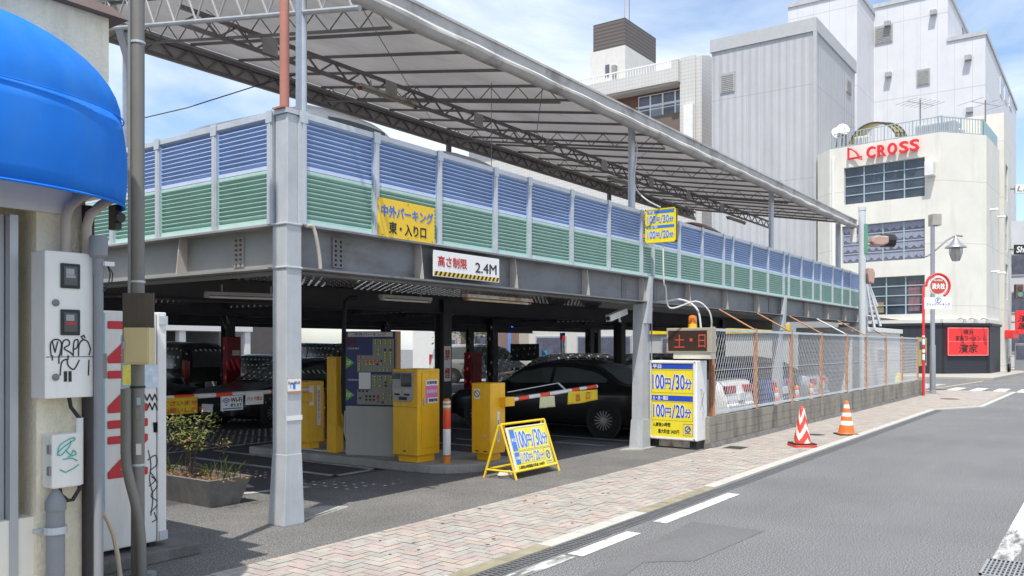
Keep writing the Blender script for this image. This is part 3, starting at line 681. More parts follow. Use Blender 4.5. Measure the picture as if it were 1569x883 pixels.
# bright end truss on the near end
mb = MB(); x = CX0-.04
mb.tube([sl(CY0-.4,x,.05),sl(CY1+.1,x,.05)],.03); mb.tube([sl(CY0-.4,x,-.33),sl(CY1+.1,x,-.33)],.028)
n = 13
for k in range(n):
    y0 = CY0-.3+(CY1-CY0+.3)*k/n; y1 = CY0-.3+(CY1-CY0+.3)*(k+1)/n; yc=(y0+y1)/2
    mb.tube([sl(y0,x,-.32),sl(yc,x,.04)],.011,5); mb.tube([sl(yc,x,.04),sl(y1,x,-.32)],.011,5)
build('end_truss', mb, M('dull_galv', (.36,.37,.38), .5, metal=.3, var=.15, vs=6), can)
def post(x, y, z0, z1, r, m): mb = MB(); mb.tube([(x,y,z0),(x,y,z1)], r, 14); mb.bx(x-r*1.8,x+r*1.8,y-r*1.8,y+r*1.8,z0,z0+.015); return build('post', mb, m, can, smooth=True)
post(5.32,6.47,3.975,5.9,.045,red_pipe); post(5.62,6.58,2.9,roofz(6.58)+.02,.055,galv)
post(12.58,6.52,2.9,roofz(6.5)+.02,.06,galv); post(19.62,6.52,2.9,roofz(6.5)+.02,.06,galv)
post(6.46,11.2,2.9,roofz(11.2)+.02,.055,galv)
for x in (13.4,20.2): post(x,11.15,2.9,roofz(11.15)-.2,.06,dark_steel)
p = onY(1301,415,6.5); post(25.85,6.6,2.9,5.35,.075,galv)
# diagonal brace at the rear corner and small stay wires
mb = MB(); mb.bar((6.46,11.1,5.55),(5.5,10.1,6.35),.09,.06); build('brace', mb, galv, can)
mb = MB()
for x0,x1 in ((6,9.5),(9.5,13),(13.2,16.7),(16.7,20.2),(20.2,25.5)):
    mb.tube([sl(CY0+.1,x0,-.02),sl(ym,x1,-.05)],.006,4); mb.tube([sl(ym,x0,-.05),sl(CY1-.1,x1,-.05)],.006,4)
mb.tube([(9.2,6.9,5.3),(9.2,6.9,3.0)],.006,4)
build('stay_wires', mb, dark_steel, can)
# plates bolted in the truss
mb = MB()
for x in (6.9,9.1,11.2,13.4,15.5,17.7,19.8,22): mb.bx(x-.12,x+.12,ym-.035,ym-.027,roofz(ym)-.33,roofz(ym)-.11)
build('gusset_plate', mb, canvas, can)

# ------------------------------------------------------------------ strip lamps
def strip_lamp(label, a, b, rusty=True):
    a = Vector(a); b = Vector(b); mid = (a+b)/2
    t = thing('strip_lamp', label, 'lamp', mid)
    mb = MB(); mb.bar(a,b,.10,.045)
    for p in (a+(b-a)*.2, a+(b-a)*.8): mb.bar(p,p+Vector((0,0,.12)),.02,.02)
    build('housing', mb, lamp_white if rusty else light_grey_panel, t, bevel=.005)
    mb = MB(); d = (b-a).normalized(); mb.tube([a+d*.05-Vector((0,0,.045)), b-d*.05-Vector((0,0,.045))], .016, 8); build('tube', mb, tube_glass if not rusty else M('old_tube', (.5,.42,.3), .4, var=.3, vs=8, dirt=.6, dcol=(.3,.14,.05)), t, smooth=True)
    for p in (a+d*.025, b-d*.025):
        mb = MB(); mb.bx(p.x-.025,p.x+.025,p.y-.025,p.y+.025,p.z-.06,p.z-.02); build('socket', mb, rust if rusty else light_grey_panel, t)
q0, q1 = onY(549,130,8.55), onY(638,160,8.55); strip_lamp('rusty strip lamp hung below the canopy truss above the yellow entrance sign', (q0.x,8.55,5.35), (q1.x,8.55,5.35))
q0, q1 = onY(932,266,8.55), onY(966,278,8.55); strip_lamp('small rusty strip lamp under the canopy beside the silver roof post', (q0.x,8.55,roofz(8.55)-.45), (q0.x+1.3,8.55,roofz(8.55)-.45))
q0 = onY(1115,333,8.55); strip_lamp('rusty strip lamp under the far end of the canopy above the red car', (q0.x,8.55,roofz(8.55)-.45), (q0.x+1.3,8.55,roofz(8.55)-.45))
q0, q1 = onY(712,446,6.75), onY(812,452,6.75); strip_lamp('rusty strip lamp under the edge beam below the height limit sign', (q0.x,6.75,2.36), (q1.x,6.75,2.36))
q0, q1 = onX(252,441,6.2), onX(366,449,6.2); strip_lamp('white strip lamp on the dark ceiling left of the corner column', (6.6,9.6,2.40), (7.6,9.2,2.40), False)
strip_lamp('white strip lamp on the dark ceiling above the parking board', (8.6,8.4,2.42), (9.6,8.35,2.42), False)
# ------------------------------------------------------------------ shop building at the left edge
YW = 5.05
FB = Face((0,YW,0),(1,0,0))
bld = thing('corner_shop', 'cream stucco corner shop with a blue awning over its wall', 'building', (1.5,7.2,0))
mb = MB()
ua = FB.px(22,500)[0]; ub = FB.px(131,600)[0]; ut = FB.px(164,100)[0]
# lower wall right of the shop window, upper wall overhanging a little, roof slab with flashing, return wall
mb.bx(ua+.12, ub, YW, 9.6, 0, 2.62); mb.bx(-3, ut, YW-.02, 9.6, 2.62, 3.74); mb.bx(-3, ua+.12, YW+.25, 9.6, 0, 2.62)
build('wall', mb, stucco, bld)
mb = MB(); mb.bx(-3, ub-.10, YW-.045, YW-.004, 2.48, 2.75); build('lintel_band', mb, stucco_trim, bld)
mb = MB(); mb.hexa([(-3,YW-.09,3.72),(ut+.09,YW-.09,3.72),(ut+.09,9.7,3.72),(-3,9.7,3.72),(-3,YW-.02,3.80),(ut+.02,YW-.02,3.80),(ut+.02,9.6,3.80),(-3,9.6,3.80)]); build('roof_flashing', mb, M('brown_flashing', (.12,.085,.075), .6, var=.15, vs=3), bld)
mb = MB(); mb.bx(-3, FB.px(122,20)[0], YW+.10, 9.0, 3.80, 4.6); mb.bx(-3, FB.px(122,20)[0]+.03, YW+.06, 9.05, 4.56, 4.66); build('parapet', mb, stucco_trim, bld)
# shop window: aluminium frame, dark glass, reveal
w = thing; mb = MB()
FB.box(mb, ua-.05, ua-.02, .12, 2.45, -.16, -.08); FB.box(mb, ua-.015, ua+.03, .12, 2.45, -.2, -.02); FB.box(mb, -2.5, ua-.10, 2.40, 2.46, -.16, -.06); FB.box(mb, -2.5, ua-.10, .70, .78, -.2, -.03)
win = build('window', mb, alu, bld)
mb = MB(); FB.rect(mb, -2.5, ua-.05, .72, 2.45, -.14); build('pane', mb, M('dark_pane', (.05,.04,.035), .5, spec=.2, var=.3, vs=3, streak=(8,8,.4), dirt=.6, dcol=(.14,.11,.09)), win, recalc=False)
mb = MB(); FB.box(mb, -2.5, ua+.12, 0, .72, -.22, -.03); build('window_apron', mb, stucco_trim, bld)
mb = MB(); FB.box(mb, -2.5, ua+.16, .03, .12, -.1, .05); build('sill', mb, concrete, bld)
# blue awning: ribbed-free stretched cover with a rounded end
aw = thing('awning', 'rounded bright blue fabric awning with a vertical valance over the corner shop', 'awning', (2.0,YW,2.5))
acx, arx, ary, arz, zs, zb = 1.92, .91, .50, .50, 3.06, 2.545
def aw_plan(t, k=1.0):      # t 0..1 from the far left end round to the wall
    if t < .35: f = t/.35; return (-1.6 + (acx+1.6)*f, YW-.01-ary*k)
    a = (t-.35)/.65*math.pi/2
    return (acx + arx*k*math.sin(a), YW-.01 - ary*k*math.cos(a))
mb = MB(); nt_ = 44; prof = []
for j in range(13):
    a = j/12*math.pi/2; prof.append((math.cos(a), zs+arz*math.sin(a)))
for i in range(nt_+1):
    for k, z in prof:
        x, y = aw_plan(i/nt_, max(k,.001)); 
        if i/nt_ >= .35: x = acx + (x-acx)
        mb.v.append((x,y,z))
m_ = len(prof)
for i in range(nt_):
    for j in range(m_-1): mb.f.append([i*m_+j,(i+1)*m_+j,(i+1)*m_+j+1,i*m_+j+1]); mb.m.append(0)
build('cover', mb, awning_m, aw, smooth=True, recalc=False)
mb = MB()
for i in range(nt_+1):
    x, y = aw_plan(i/nt_); 
    for j in range(7):
        f = j/6; k = 1.0 + .03*math.sin(f*math.pi) + .02*f; x, y = aw_plan(i/nt_, k); mb.v.append((x,y,zs-(zs-zb)*f + .012*math.sin(i*1.1)*f*(1-f)))
for i in range(nt_):
    for j in range(6): mb.f.append([i*7+j,i*7+j+1,(i+1)*7+j+1,(i+1)*7+j]); mb.m.append(0)
v_ = build('valance', mb, awning_m, aw, smooth=True, recalc=False); v_.modifiers.new('t','SOLIDIFY').thickness = .006
mb = MB(); mb.tube([(*aw_plan(i/nt_,1.015),zs) for i in range(nt_+1)], .004, 6); build('seam', mb, awning_m, aw, smooth=True)
mb = MB(); mb.tube([(*aw_plan(i/nt_,1.02),zb) for i in range(nt_+1)], .008, 6); build('hem_tube', mb, awning_m, aw, smooth=True)
mb = MB(); c = aw_plan(1.0); mb.bx(c[0]-.03,c[0]+.01,YW-.07,YW+.01,zb-.12,zb+.03); mb.tube([(c[0]-.01,YW-.07,zb-.05),(c[0]-.01,YW-.10,zb-.05)],.03,10); build('bracket', mb, plastic_blk, aw)

# meter cabinet
mc = thing('meter_cabinet', 'tall cream electric meter cabinet with two black windows and black graffiti', 'meter cabinet', (2.45,YW-.1,1.45))
FM = Face((0,YW-.17,0),(1,0,0))
u0,v1 = FM.px(69,383); u1,v0 = FM.px(143,608)
mb = MB(); FM.box(mb,u0,u1,v0,v1,-.165,0); build('case', mb, cabinet, mc, bevel=.006)
vm = FM.px(100,547)[1]
mb = MB(); FM.box(mb,u0+.004,u1-.004,vm-.002,vm+.002,0,.0015); build('door_gap', mb, black_ink, mc)
for (a,b,c,d) in ((92,403,122,443),(92,474,122,514)):
    x0,y1 = FM.px(a,b); x1,y0 = FM.px(c,d); mb = MB(); FM.box(mb,x0,x1,y0,y1,0,.010); wn = build('meter_window', mb, plastic_blk, mc, bevel=.005)
    mb = MB(); FM.rect(mb,x0+.018,x1-.018,y0+.018,y1-.018,.0115); build('pane', mb, M('meter_pane', (.06,.065,.07), .1, var=.2), wn, recalc=False)
    mb = MB(); FM.rect(mb,x0+.028,x0+.075,y1-.065,y1-.03,.013)
    FM.rect(mb,x0+.028,x1-.03,y0+.06,y0+.075,.013,1); build('meter_label', mb, [M('meter_print', (.35,.36,.36), .5), red_ink if b>450 else M('meter_print', (.35,.36,.36), .5)], wn, recalc=False)
for px_, py_ in ((85,464),(85,578)):
    a,b = FM.px(px_,py_); mb = MB(); c = FM.P(a,b,0); mb.lathe([(.020,0),(.020,-.008),(.012,-.010),(0,-.010)],c,16,0,'y'); build('lock', mb, M('lock_grey', (.2,.2,.2), .4, metal=.4), mc, smooth=True)
mb = MB()
def P2(f, pts): return [f.px(*p) for p in pts]
for s in ([(78,545),(77,528),(82,521),(90,521),(94,528),(91,545)],[(80,524),(84,540),(88,524)],[(94,545),(96,524),(104,521),(106,528),(98,534),(107,540),(112,545)],[(112,545),(113,524),(119,521),(118,532),(112,536)],[(120,545),(121,528),(127,521),(134,524),(138,535),(136,544)],[(127,520),(124,516),(128,514),(130,518)],[(92,575),(94,556),(102,551),(104,560),(113,566),(121,552)],[(135,575),(136,552)],[(80,545),(80,552)],[(90,545),(90,557)],[(104,545),(104,551)]):
    FM.ribbon(mb, P2(FM, s), .0075, .003)
for k in (0,1): a,b = FM.px(100+k*7,577); FM.rect(mb,a-.009,a+.009,b-.03,b+.03,.003)
build('graffiti', mb, black_ink, mc, recalc=False)
# pipes entering the top of the cabinet
for i,(off) in enumerate((0,.13)):
    mb = MB(); bx_ = u0+.16+off*.95; zt = v1
    mb.tube([(bx_,YW-.08,zt-.02),(bx_,YW-.08,zt+.20-off*.2),(bx_+.02,YW-.08,zt+.27-off*.2),(bx_+.09,YW-.08,zt+.34-off*.2),(bx_+.26-off*.3,YW-.09,zt+.44-off*.25)], .028, 10)
    mb.tube([(bx_,YW-.08,zt-.02),(bx_,YW-.08,zt+.02)], .034, 10)
    single('cable_conduit', ('thicker beige conduit bending from the meter cabinet up under the awning' if i==0 else 'thinner beige conduit tucked behind the other above the meter cabinet'), 'conduit', mb, pvc_beige, smooth=True)
# small junction box with green scribble
jb = thing('junction_box', 'small white wall box with green scribbles and hinges below the meter cabinet', 'junction box', (2.4,YW-.06,.9))
FJ = Face((0,YW-.13,0),(1,0,0)); u0,v1 = FJ.px(80,667); u1,v0 = FJ.px(127,744)
mb = MB(); FJ.box(mb,u0,u1,v0,v1,-.125,0); build('case', mb, M('off_white_box', (.78,.77,.71), .45, var=.05, dirt=.2, dcol=(.45,.43,.36)), jb, bevel=.012)
for f in (.25,.65):
    mb = MB(); z = v0+(v1-v0)*f; mb.bx(u0-.012,u0+.006,YW-.12,YW-.09,z,z+.05); build('hinge', mb, pvc_grey, jb)
mb = MB()
for s in ([(88,698),(90,685),(100,676),(112,671),(114,674),(104,680),(92,690),(88,696),(94,697),(106,684),(108,676)],[(100,690),(108,697),(112,690),(116,696),(104,700)],[(96,704),(110,702),(118,706)],[(92,720),(100,724),(112,718),(120,712)]): FJ.ribbon(mb, P2(FJ, s), .007, .003)
build('scribble', mb, teal_ink, jb, recalc=False)
# grey riser pipe with cap below the small box, loop cable, white conduit piece
a = FJ.px(93,770); rp = thing('riser_pipe', 'dark grey riser pipe clamped to the wall under the small white box', 'pipe', (a[0],YW-.06,0))
mb = MB(); mb.tube([(a[0],YW-.07,0),(a[0],YW-.07,a[1])], .05, 14); mb.lathe([(.056,-.05),(.056,.0),(.03,.05),(.016,.07),(.016,.16)],(a[0],YW-.07,a[1]),14); build('pipe', mb, pvc_grey, rp, smooth=True)
mb = MB(); z = FJ.px(93,814)[1]; mb.lathe([(.058,-.02),(.062,-.02),(.062,.02),(.058,.02)],(a[0],YW-.07,z),14); mb.bx(a[0]-.10,a[0]+.09,YW-.03,YW-.01,z-.012,z+.012); build('clamp', mb, galv, rp)
mb = MB(); z0 = FJ.px(100,744)[1]; xr = FJ.px(130,640)[0]
mb.tube([(a[0]+.02,YW-.07,z0),(a[0]+.03,YW-.07,z0-.06),(a[0]+.07,YW-.07,z0-.10),(xr-.04,YW-.07,z0-.10),(xr,YW-.07,z0-.04),(xr,YW-.07,z0+.02)],.012,8)
single('loop_cable', 'black cable looping below the small white wall box', 'cable', mb, rubber, smooth=True); mb=MB()
mb.tube([(FM.px(119,610)[0],YW-.07,FM.px(119,608)[1]),(FM.px(122,625)[0],YW-.07,FM.px(122,625)[1]),(xr,YW-.07,FM.px(130,643)[1])],.012,8)
single('feed_cable', 'short black cable dropping from the meter cabinet to the white sleeve', 'cable', mb, rubber, smooth=True)
mb = MB(); mb.tube([(xr,YW-.07,FM.px(130,745)[1]),(xr,YW-.07,FM.px(130,642)[1])],.020,10); single('conduit_sleeve', 'short white conduit sleeve beside the small white wall box', 'conduit', mb, white_p, smooth=True)
# grey stand pipe and dark downpipe at the building corner
gx = onY(151,600,4.85).x
sp = thing('conduit_pole', 'blue grey conduit pole with a grey cap box standing at the corner of the shop', 'pole', (gx,4.85,0))
mb = MB(); zc = onY(151,392,4.85).z; mb.tube([(gx,4.85,0),(gx,4.85,zc)],.026,12); build('pipe', mb, pvc_grey, sp, smooth=True)
mb = MB(); mb.lathe([(.022,-.14),(.030,-.1),(.030,-.02),(.05,0),(.052,.10),(.045,.115),(0,.118)],(gx,4.85,zc),16); build('cap', mb, pvc_grey, sp, smooth=True)
mb = MB(); mb.bx(gx+.01,gx+.07,4.80,4.84,zc-.06,zc-.035); build('clip', mb, white_p, sp)
mb = MB(); mb.tube([(gx+.04,4.83,zc-.05),(gx+.075,4.83,zc-.10),(gx+.07,4.83,zc-.15),(gx+.02,4.83,zc-.19)],.004,5); mb.tube([(gx+.04,4.83,zc-.05),(gx+.06,4.83,zc-.10),(gx+.05,4.83,zc-.16),(gx+.02,4.83,zc-.21)],.004,5); build('cable', mb, rubber, sp)
gx2 = onY(139,600,5.0).x
mb = MB(); mb.tube([(gx2,5.03,0),(gx2,5.03,2.55)],.035,10); single('downpipe', 'dark brown downpipe between the shop wall and the grey conduit pole', 'pipe', mb, pipe_dark, smooth=True)
# cable clip on the awning end and the thin overhead line
mb = MB(); a = onY(160,195,12); b = onX(405,128,8.5); d=b-a; mb.tube([a-d*.5,a,a.lerp(b,.5)-Vector((0,0,.05)),b,b+d*1.2],.009,5); single('overhead_wire', 'thin dark overhead wire crossing the sky behind the upper deck', 'wire', mb, rubber)

# ------------------------------------------------------------------ vending machine seen from its side
vm_ = thing('vending_machine', 'white drinks vending machine seen from its side with large red sideways letters', 'vending machine', (3.55,6.8,.1))
FV = Face((0,6.25,0),(1,0,0)); ur = FV.px(254,600)[0]; vt = FV.px(250,479)[1]; ul = ur-.82
ud = FV.px(241,600)[0]
mb = MB(); FV.box(mb,ul,ud-.004,.14,vt,-1.0,0); build('cabinet', mb, white_p, vm_, bevel=.012)
mb = MB(); FV.box(mb,ud,ur,.14,vt,-1.02,.008); FV.box(mb,ur-.002,ur+.02,.2,vt-.12,-1.0,-.02); build('door', mb, white_p, vm_, bevel=.008)
for z in (.15, vt-.10):
    mb = MB(); FV.box(mb,ud+.01,ur+.006,z,z+.07,.008,.02); build('hinge', mb, galv, vm_)
for du in (.06, .7):
    mb = MB(); FV.box(mb,ul+du,ul+du+.06,.10,.14,-.9,-.05); build('foot', mb, plastic_blk, vm_)
mb = MB(); a = FV.px(160,600)[0]; FV.rect(mb, a-.012, a+.004, .4, vt-.02, .003); build('blue_stripe', mb, M('pale_blue_stripe', (.25,.5,.62), .5, var=.1), vm_, recalc=False)
# red sideways letters running up the side
uA, vA = FV.px(166,733); uB, vB = FV.px(225,495)
FVt = Face(FV.P(uA,vA,0), FV.v, -FV.u)
lettering(FVt, 'NINN', (vB-vA)/2, -(uB-uA)/2, vB-vA, uB-uA, M('vending_red', (.55,.02,.03), .4, var=.05), vm_, n=.004, bold=.02)
mb = MB()
for s in ([(227,690),(231,712),(229,735),(234,760),(231,790)],[(226,705),(238,698),(240,712),(230,722),(238,735),(228,745)],[(232,730),(242,742),(231,760),(243,770),(230,785)],[(236,785),(240,796),(233,800)]): FV.ribbon(mb, P2(FV, s), .008, .003)
build('scribble', mb, black_ink, vm_, recalc=False)
for (a,b,w_,h_) in ((231,609,20,9),(231,623,20,10),(238,655,6,14)):
    mb = MB()
    for k in range(5): 
        pts = [(a-w_/2+w_*k/5, b-h_/2+(k%2)*h_), (a-w_/2+w_*(k+1)/5, b-h_/2+((k+1)%2)*h_)]; FV.ribbon(mb, P2(FV, pts), .012, .003)
    build('scribble', mb, black_ink, vm_, recalc=False)
for nm,(a,b,c,d),m in (('poster',(186,514,206,594),M('poster_blue', (.25,.48,.68), .5, var=.3, vs=14)),('poster',(221,559,242,594),M('poster_pale', (.55,.65,.75), .5, var=.25, vs=14)),('sticker',(187,560,200,590),M('poster_yellow', (.72,.62,.08), .5, var=.15, vs=20)),('sticker',(150,542,163,580),grey_panel)):
    x0,y1 = FV.px(a,b); x1,y0 = FV.px(c,d); mb = MB(); FV.rect(mb,x0,x1,y0,y1,.005 if nm=='poster' else .007); build(nm, mb, m, vm_, recalc=False)
mb = MB(); mb.bx(ul-.1,ur+.22,6.10,7.4,0,.10); single('concrete_step', 'low concrete step under the white vending machine', 'step', mb, concrete_dark, bevel=.015)
p = G(163,870); mb = MB(); 
for k in range(3): mb.bx(3.02,3.14,5.88,6.3,k*.19+.002,k*.19+.187)
single('block_pier', 'low stack of dark concrete blocks between the grey conduit pole and the vending machine', 'block pier', mb, concrete_dark, bevel=.008)
mb = MB(); q = [onY(a_,b_,5.6) for a_,b_ in ((158,785),(166,800),(174,820),(180,850),(186,900),(192,950))]; mb.tube(q,.016,8); single('hose', 'beige hose hanging beside the block pier at the grey conduit pole', 'hose', mb, pvc_beige, smooth=True)

# ------------------------------------------------------------------ utility pole
pxw, pyw = 3.43, 5.80
up = thing('utility_pole', 'brown grey steel utility pole with side conduits in front of the vending machine', 'pole', (pxw,pyw,0))
mb = MB(); mb.tube([(pxw,pyw,0),(pxw,pyw,7.5)],.047,16); build('shaft', mb, pole_paint, up, smooth=True)
FU = Face((0,pyw-.06,0),(CY_*.0+SY_, -CY_,0))    # faces the street corner
def UP(px_, py_, n=0):                            # point on a plane facing the viewer's side of the pole, through its axis
    f = Face((pxw,pyw,0),(SY_,-CY_,0)); a,b = f.px(px_,py_); return f.P(a,b,n)
mb = MB(); mb.tube([UP(202,y,.04) for y in (450,300,150,0,-150)],.011,8); build('side_conduit', mb, pvc_grey, up, smooth=True)
mb = MB(); mb.tube([UP(a,b,.075) for a,b in ((200,595),(200,690),(201,712),(206,735),(214,765),(220,795),(223,830),(224,880),(224,905))],.036,12); build('side_conduit', mb, pole_paint, up, smooth=True)
mb = MB(); mb.lathe([(.05,.0),(.05,.03),(.04,.035)],(pxw+.06,pyw-.05,UP(224,880).z-.02),14); build('conduit_foot', mb, pvc_grey, up)
FP = Face(UP(212,500,0), (SY_,-CY_,0))
def prect(nm, a,b,c,d, n0, n1, m, par, bev=0):
    x0,y1 = FP.px(a,b); x1,y0 = FP.px(c,d); mb = MB(); FP.box(mb,x0,x1,y0,y1,n0,n1); return build(nm, mb, m, par, bevel=bev)
prect('back_plate',194,450,241,556,.05,.065,pole_wood,up)
bx_ = prect('control_box',205,503,244,558,.07,.17,cream_box,up,.006)
x0,y1 = FP.px(206,505); x1,y0 = FP.px(243,556); mb = MB(); FP.box(mb,x0+.012,x1-.004,y0+.004,y1-.004,.17,.176); build('lid', mb, cream_box, bx_, bevel=.003)
mb = MB(); FP.box(mb,x0-.0,x0+.01,.5*(y0+y1)-.02,.5*(y0+y1)+.03,.15,.18); build('latch', mb, galv, bx_)
for y in (66,432,593,712):
    z = UP(212,y).z; mb = MB(); mb.lathe([(.049,-.008),(.053,-.008),(.053,.008),(.049,.008)],(pxw,pyw,z),16); build('band', mb, galv if y!=593 else rubber, up)
for (a,b,c,d,m) in ((213,679,221,696,white_sign),(214,609,220,620,M('pale_sticker', (.4,.55,.6), .5)),(213,625,221,642,grey_panel)):
    prect('sticker',a,b,c,d,.049,.0505,m,up)

# ------------------------------------------------------------------ planter with nandina
pl = thing('planter', 'weathered concrete trough planter behind the vending machine', 'planter', (5.5,8.2,0))
mb = MB(); X0,X1,Y0,Y1 = 5.40,5.76,7.75,9.0; f=.09; h=.30
o=[(X0,Y0,0),(X1,Y0,0),(X1,Y1,0),(X0,Y1,0)]; t_=[(X0-f,Y0-f,h),(X1+f,Y0-f,h),(X1+f,Y1+f,h),(X0-f,Y1+f,h)]; i_=[(X0-f+.05,Y0-f+.05,h),(X1+f-.05,Y0-f+.05,h),(X1+f-.05,Y1+f-.05,h),(X0-f+.05,Y1+f-.05,h)]; l_=[(a,b,h-.06) for a,b,c in i_]
mb.add(o+t_+i_+l_,[(3,2,1,0)]+[(k,(k+1)%4,4+(k+1)%4,4+k) for k in range(4)]+[(4+k,4+(k+1)%4,8+(k+1)%4,8+k) for k in range(4)]+[(8+k,8+(k+1)%4,12+(k+1)%4,12+k) for k in range(4)]); mb.add(l_,[(0,1,2,3)],1)
build('trough', mb, [concrete_dark, soil], pl)
rng = random.Random(11)
def leafy(mb, c, n, spread, size, mats_n, droop=.3):
    for _ in range(n):
        p = Vector(c)+Vector((rng.gauss(0,spread[0]),rng.gauss(0,spread[1]),rng.gauss(0,spread[2])))
        d = Vector((rng.uniform(-1,1),rng.uniform(-1,1),rng.uniform(-droop-.4,.5))).normalized(); w_ = d.cross(Vector((rng.uniform(-1,1),rng.uniform(-1,1),1))).normalized()
        s = size*rng.uniform(.6,1.3); a = p-d*s*.5; b = p+d*s*.5
        mb.add([a,p+w_*s*.2,b,p-w_*s*.2],[(0,1,2,3)],rng.choices(range(len(mats_n)),mats_n)[0])
ns = thing('nandina_shrub', 'small nandina shrub with reddish green leaves growing in the concrete trough', 'shrub', (5.6,8.35,.3))
mb = MB(); tips=[]
for k in range(9):
    a = rng.uniform(0,6.28); r = rng.uniform(.05,.24); tip = Vector((5.62+r*math.cos(a),8.4+r*math.sin(a),.62+rng.uniform(-.05,.26))); tips.append(tip)
    b = Vector((5.6+rng.uniform(-.05,.05),8.4+rng.uniform(-.05,.05),.28)); mb.tube([b,b.lerp(tip,.5)+Vector((0,0,.08)),tip],[.008,.006,.003],5)
build('stem', mb, bark, ns)
mb = MB()
for tip in tips: leafy(mb, tip, 130, (.075,.075,.04), .05, [5,4,1])
for q in ((5.45,8.05,.66),(5.8,8.1,.62)): leafy(mb, q, 40, (.06,.06,.04), .05, [2,3,3])
build('foliage', mb, [leaf_g, leaf_y, leaf_r], ns, recalc=False)
mb = MB()
for cx,cy,n in ((5.6,7.75,26),(5.62,8.0,16),(5.55,8.75,22)):
    for _ in range(n):
        b = Vector((cx+rng.gauss(0,.06),cy+rng.gauss(0,.06),.28)); tip = b+Vector((rng.gauss(0,.08),rng.gauss(0,.08),rng.uniform(.1,.26))); w_=Vector((.006,.004,0)); mid=b.lerp(tip,.55)+Vector((0,0,.03)); mb.add([b-w_,b+w_,mid+w_*.8,tip,mid-w_*.8],[(0,1,2,3,4)], rng.choice((0,0,1)))
for _ in range(500):
    p = Vector((rng.uniform(5.38,5.88),rng.uniform(7.5,9.0),.285+rng.uniform(0,.03))); d=Vector((rng.uniform(-1,1),rng.uniform(-1,1),.2))*.02; w_=Vector((-d.y,d.x,.004))*.5; mb.quad(p-d,p+w_,p+d,p-w_, 2)
tag(build('weeds', mb, [leaf_g, leaf_y, M('dry_litter', (.24,.14,.06), .9, var=.3, vs=15)], recalc=False), 'tufts of grass and dry litter covering the soil of the concrete trough', 'weeds', kind='stuff')

# ------------------------------------------------------------------ signs on the deck edge
def board(name, label, cat, face, u0,u1,v0,v1,n0,n1, mat, bev=.003):
    c = face.P((u0+u1)/2, v0, (n0+n1)/2); t = thing(name, label, cat, c); mb = MB(); face.box(mb,u0,u1,v0,v1,n0,n1); build('panel', mb, mat, t, bevel=bev); return t
FY = Face((0,6.33,0),(1,0,0))
u0,v1 = FY.px(581,302); u1,v0 = FY.px(666,374); v0 = FY.px(581,362)[1]
s1 = board('entrance_sign','yellow car park entrance sign with blue and black lettering on the louvre screen','sign',FY,u0,u1,v0,v1,-.02,0,yellow_sign)
w_ = u1-u0; h_ = v1-v0; uc=(u0+u1)/2
lettering(FY,'中外パーキング',uc,v0+h_*.68,w_*.93,h_*.30,sky_ink,s1,bold=.022)
lettering(FY,'東・入り口',uc,v0+h_*.27,w_*.66,h_*.30,black_ink,s1,bold=.022)
for a,b in ((.06,.06),(.5,.05),(.95,.06),(.5,.95)):
    mb = MB(); c=FY.P(u0+w_*a,v0+h_*b,0); mb.lathe([(.008,0),(.006,-.004),(0,-.005)],c,8,0,'y'); build('screw', mb, rust_bolt, s1)
u0,v1 = FY.px(665,383); u1,_ = FY.px(765,396); v0 = FY.px(665,423)[1]
s2 = board('height_limit_sign','white height limit sign with red lettering and black yellow stripe bolted to the edge beam','sign',FY,u0,u1,v0,v1,-.02,0,white_sign)
w_=u1-u0; h_=v1-v0
lettering(FY,'高さ制限',u0+w_*.265,v0+h_*.60,w_*.42,h_*.40,red_ink,s2,bold=.02)
lettering(FY,'2.4M',u0+w_*.78,v0+h_*.52,w_*.34,h_*.40,black_ink,s2,bold=.018)
mb = MB(); FY.rect(mb,u0,u1,v0+.01,v0+h_*.2,.002); build('stripe_band', mb, yellow_sign, s2, recalc=False)
mb = MB(); n=16; sp_=w_/n
for k in range(n): a=u0+k*sp_; b0_,b1_=v0+.01,v0+h_*.2; mb.quad(FY.P(a,b0_,.0035),FY.P(a+sp_*.5,b0_,.0035),FY.P(min(a+sp_*.9,u1),b1_,.0035),FY.P(a+sp_*.4,b1_,.0035))
build('hazard_stripes', mb, black_ink, s2, recalc=False)
# price blocks used on three signs
def price_text(face,u0,v0,w,h,s,par,m=blue_ink,bold=.012,nb=0.0):
    for mt,b,n in ((white_ink,bold+.035,nb+.004),(m,bold,nb+.007)):
        a,c = s.split('円/'); 
        lettering(face,a,u0+w*.155,v0+h*.5,w*.30,h*.94,mt,par,n=n,bold=b)
        lettering(face,'円',u0+w*.40,v0+h*.40,w*.15,h*.66,mt,par,n=n,bold=b)
        lettering(face,'/',u0+w*.545,v0+h*.48,w*.09,h*1.0,mt,par,n=n,bold=b*.7)
        lettering(face,c[:2],u0+w*.715,v0+h*.5,w*.22,h*.94,mt,par,n=n,bold=b)
        lettering(face,'分',u0+w*.92,v0+h*.40,w*.16,h*.66,mt,par,n=n,bold=b)
FX = Face((12.66,6.38,3.35),(0,-1,0))
u0,v0 = FX.px(982,376); u0 = .07; u1,v1 = FX.px(1036,317); v0 = FX.px(1036,370)[1]
s3 = board('price_sign','small yellow parking price sign sticking out from the louvre screen','sign',FX,u0,u1,v0,v1,-.05,0,lemon)
w_=u1-u0; h_=v1-v0
for f0,f1 in ((.86,.94),(.43,.51)): mb=MB(); FX.rect(mb,u0+w_*.07,u1-w_*.06,v0+h_*f0,v0+h_*f1,.003); build('band', mb, sky_ink, s3, recalc=False)
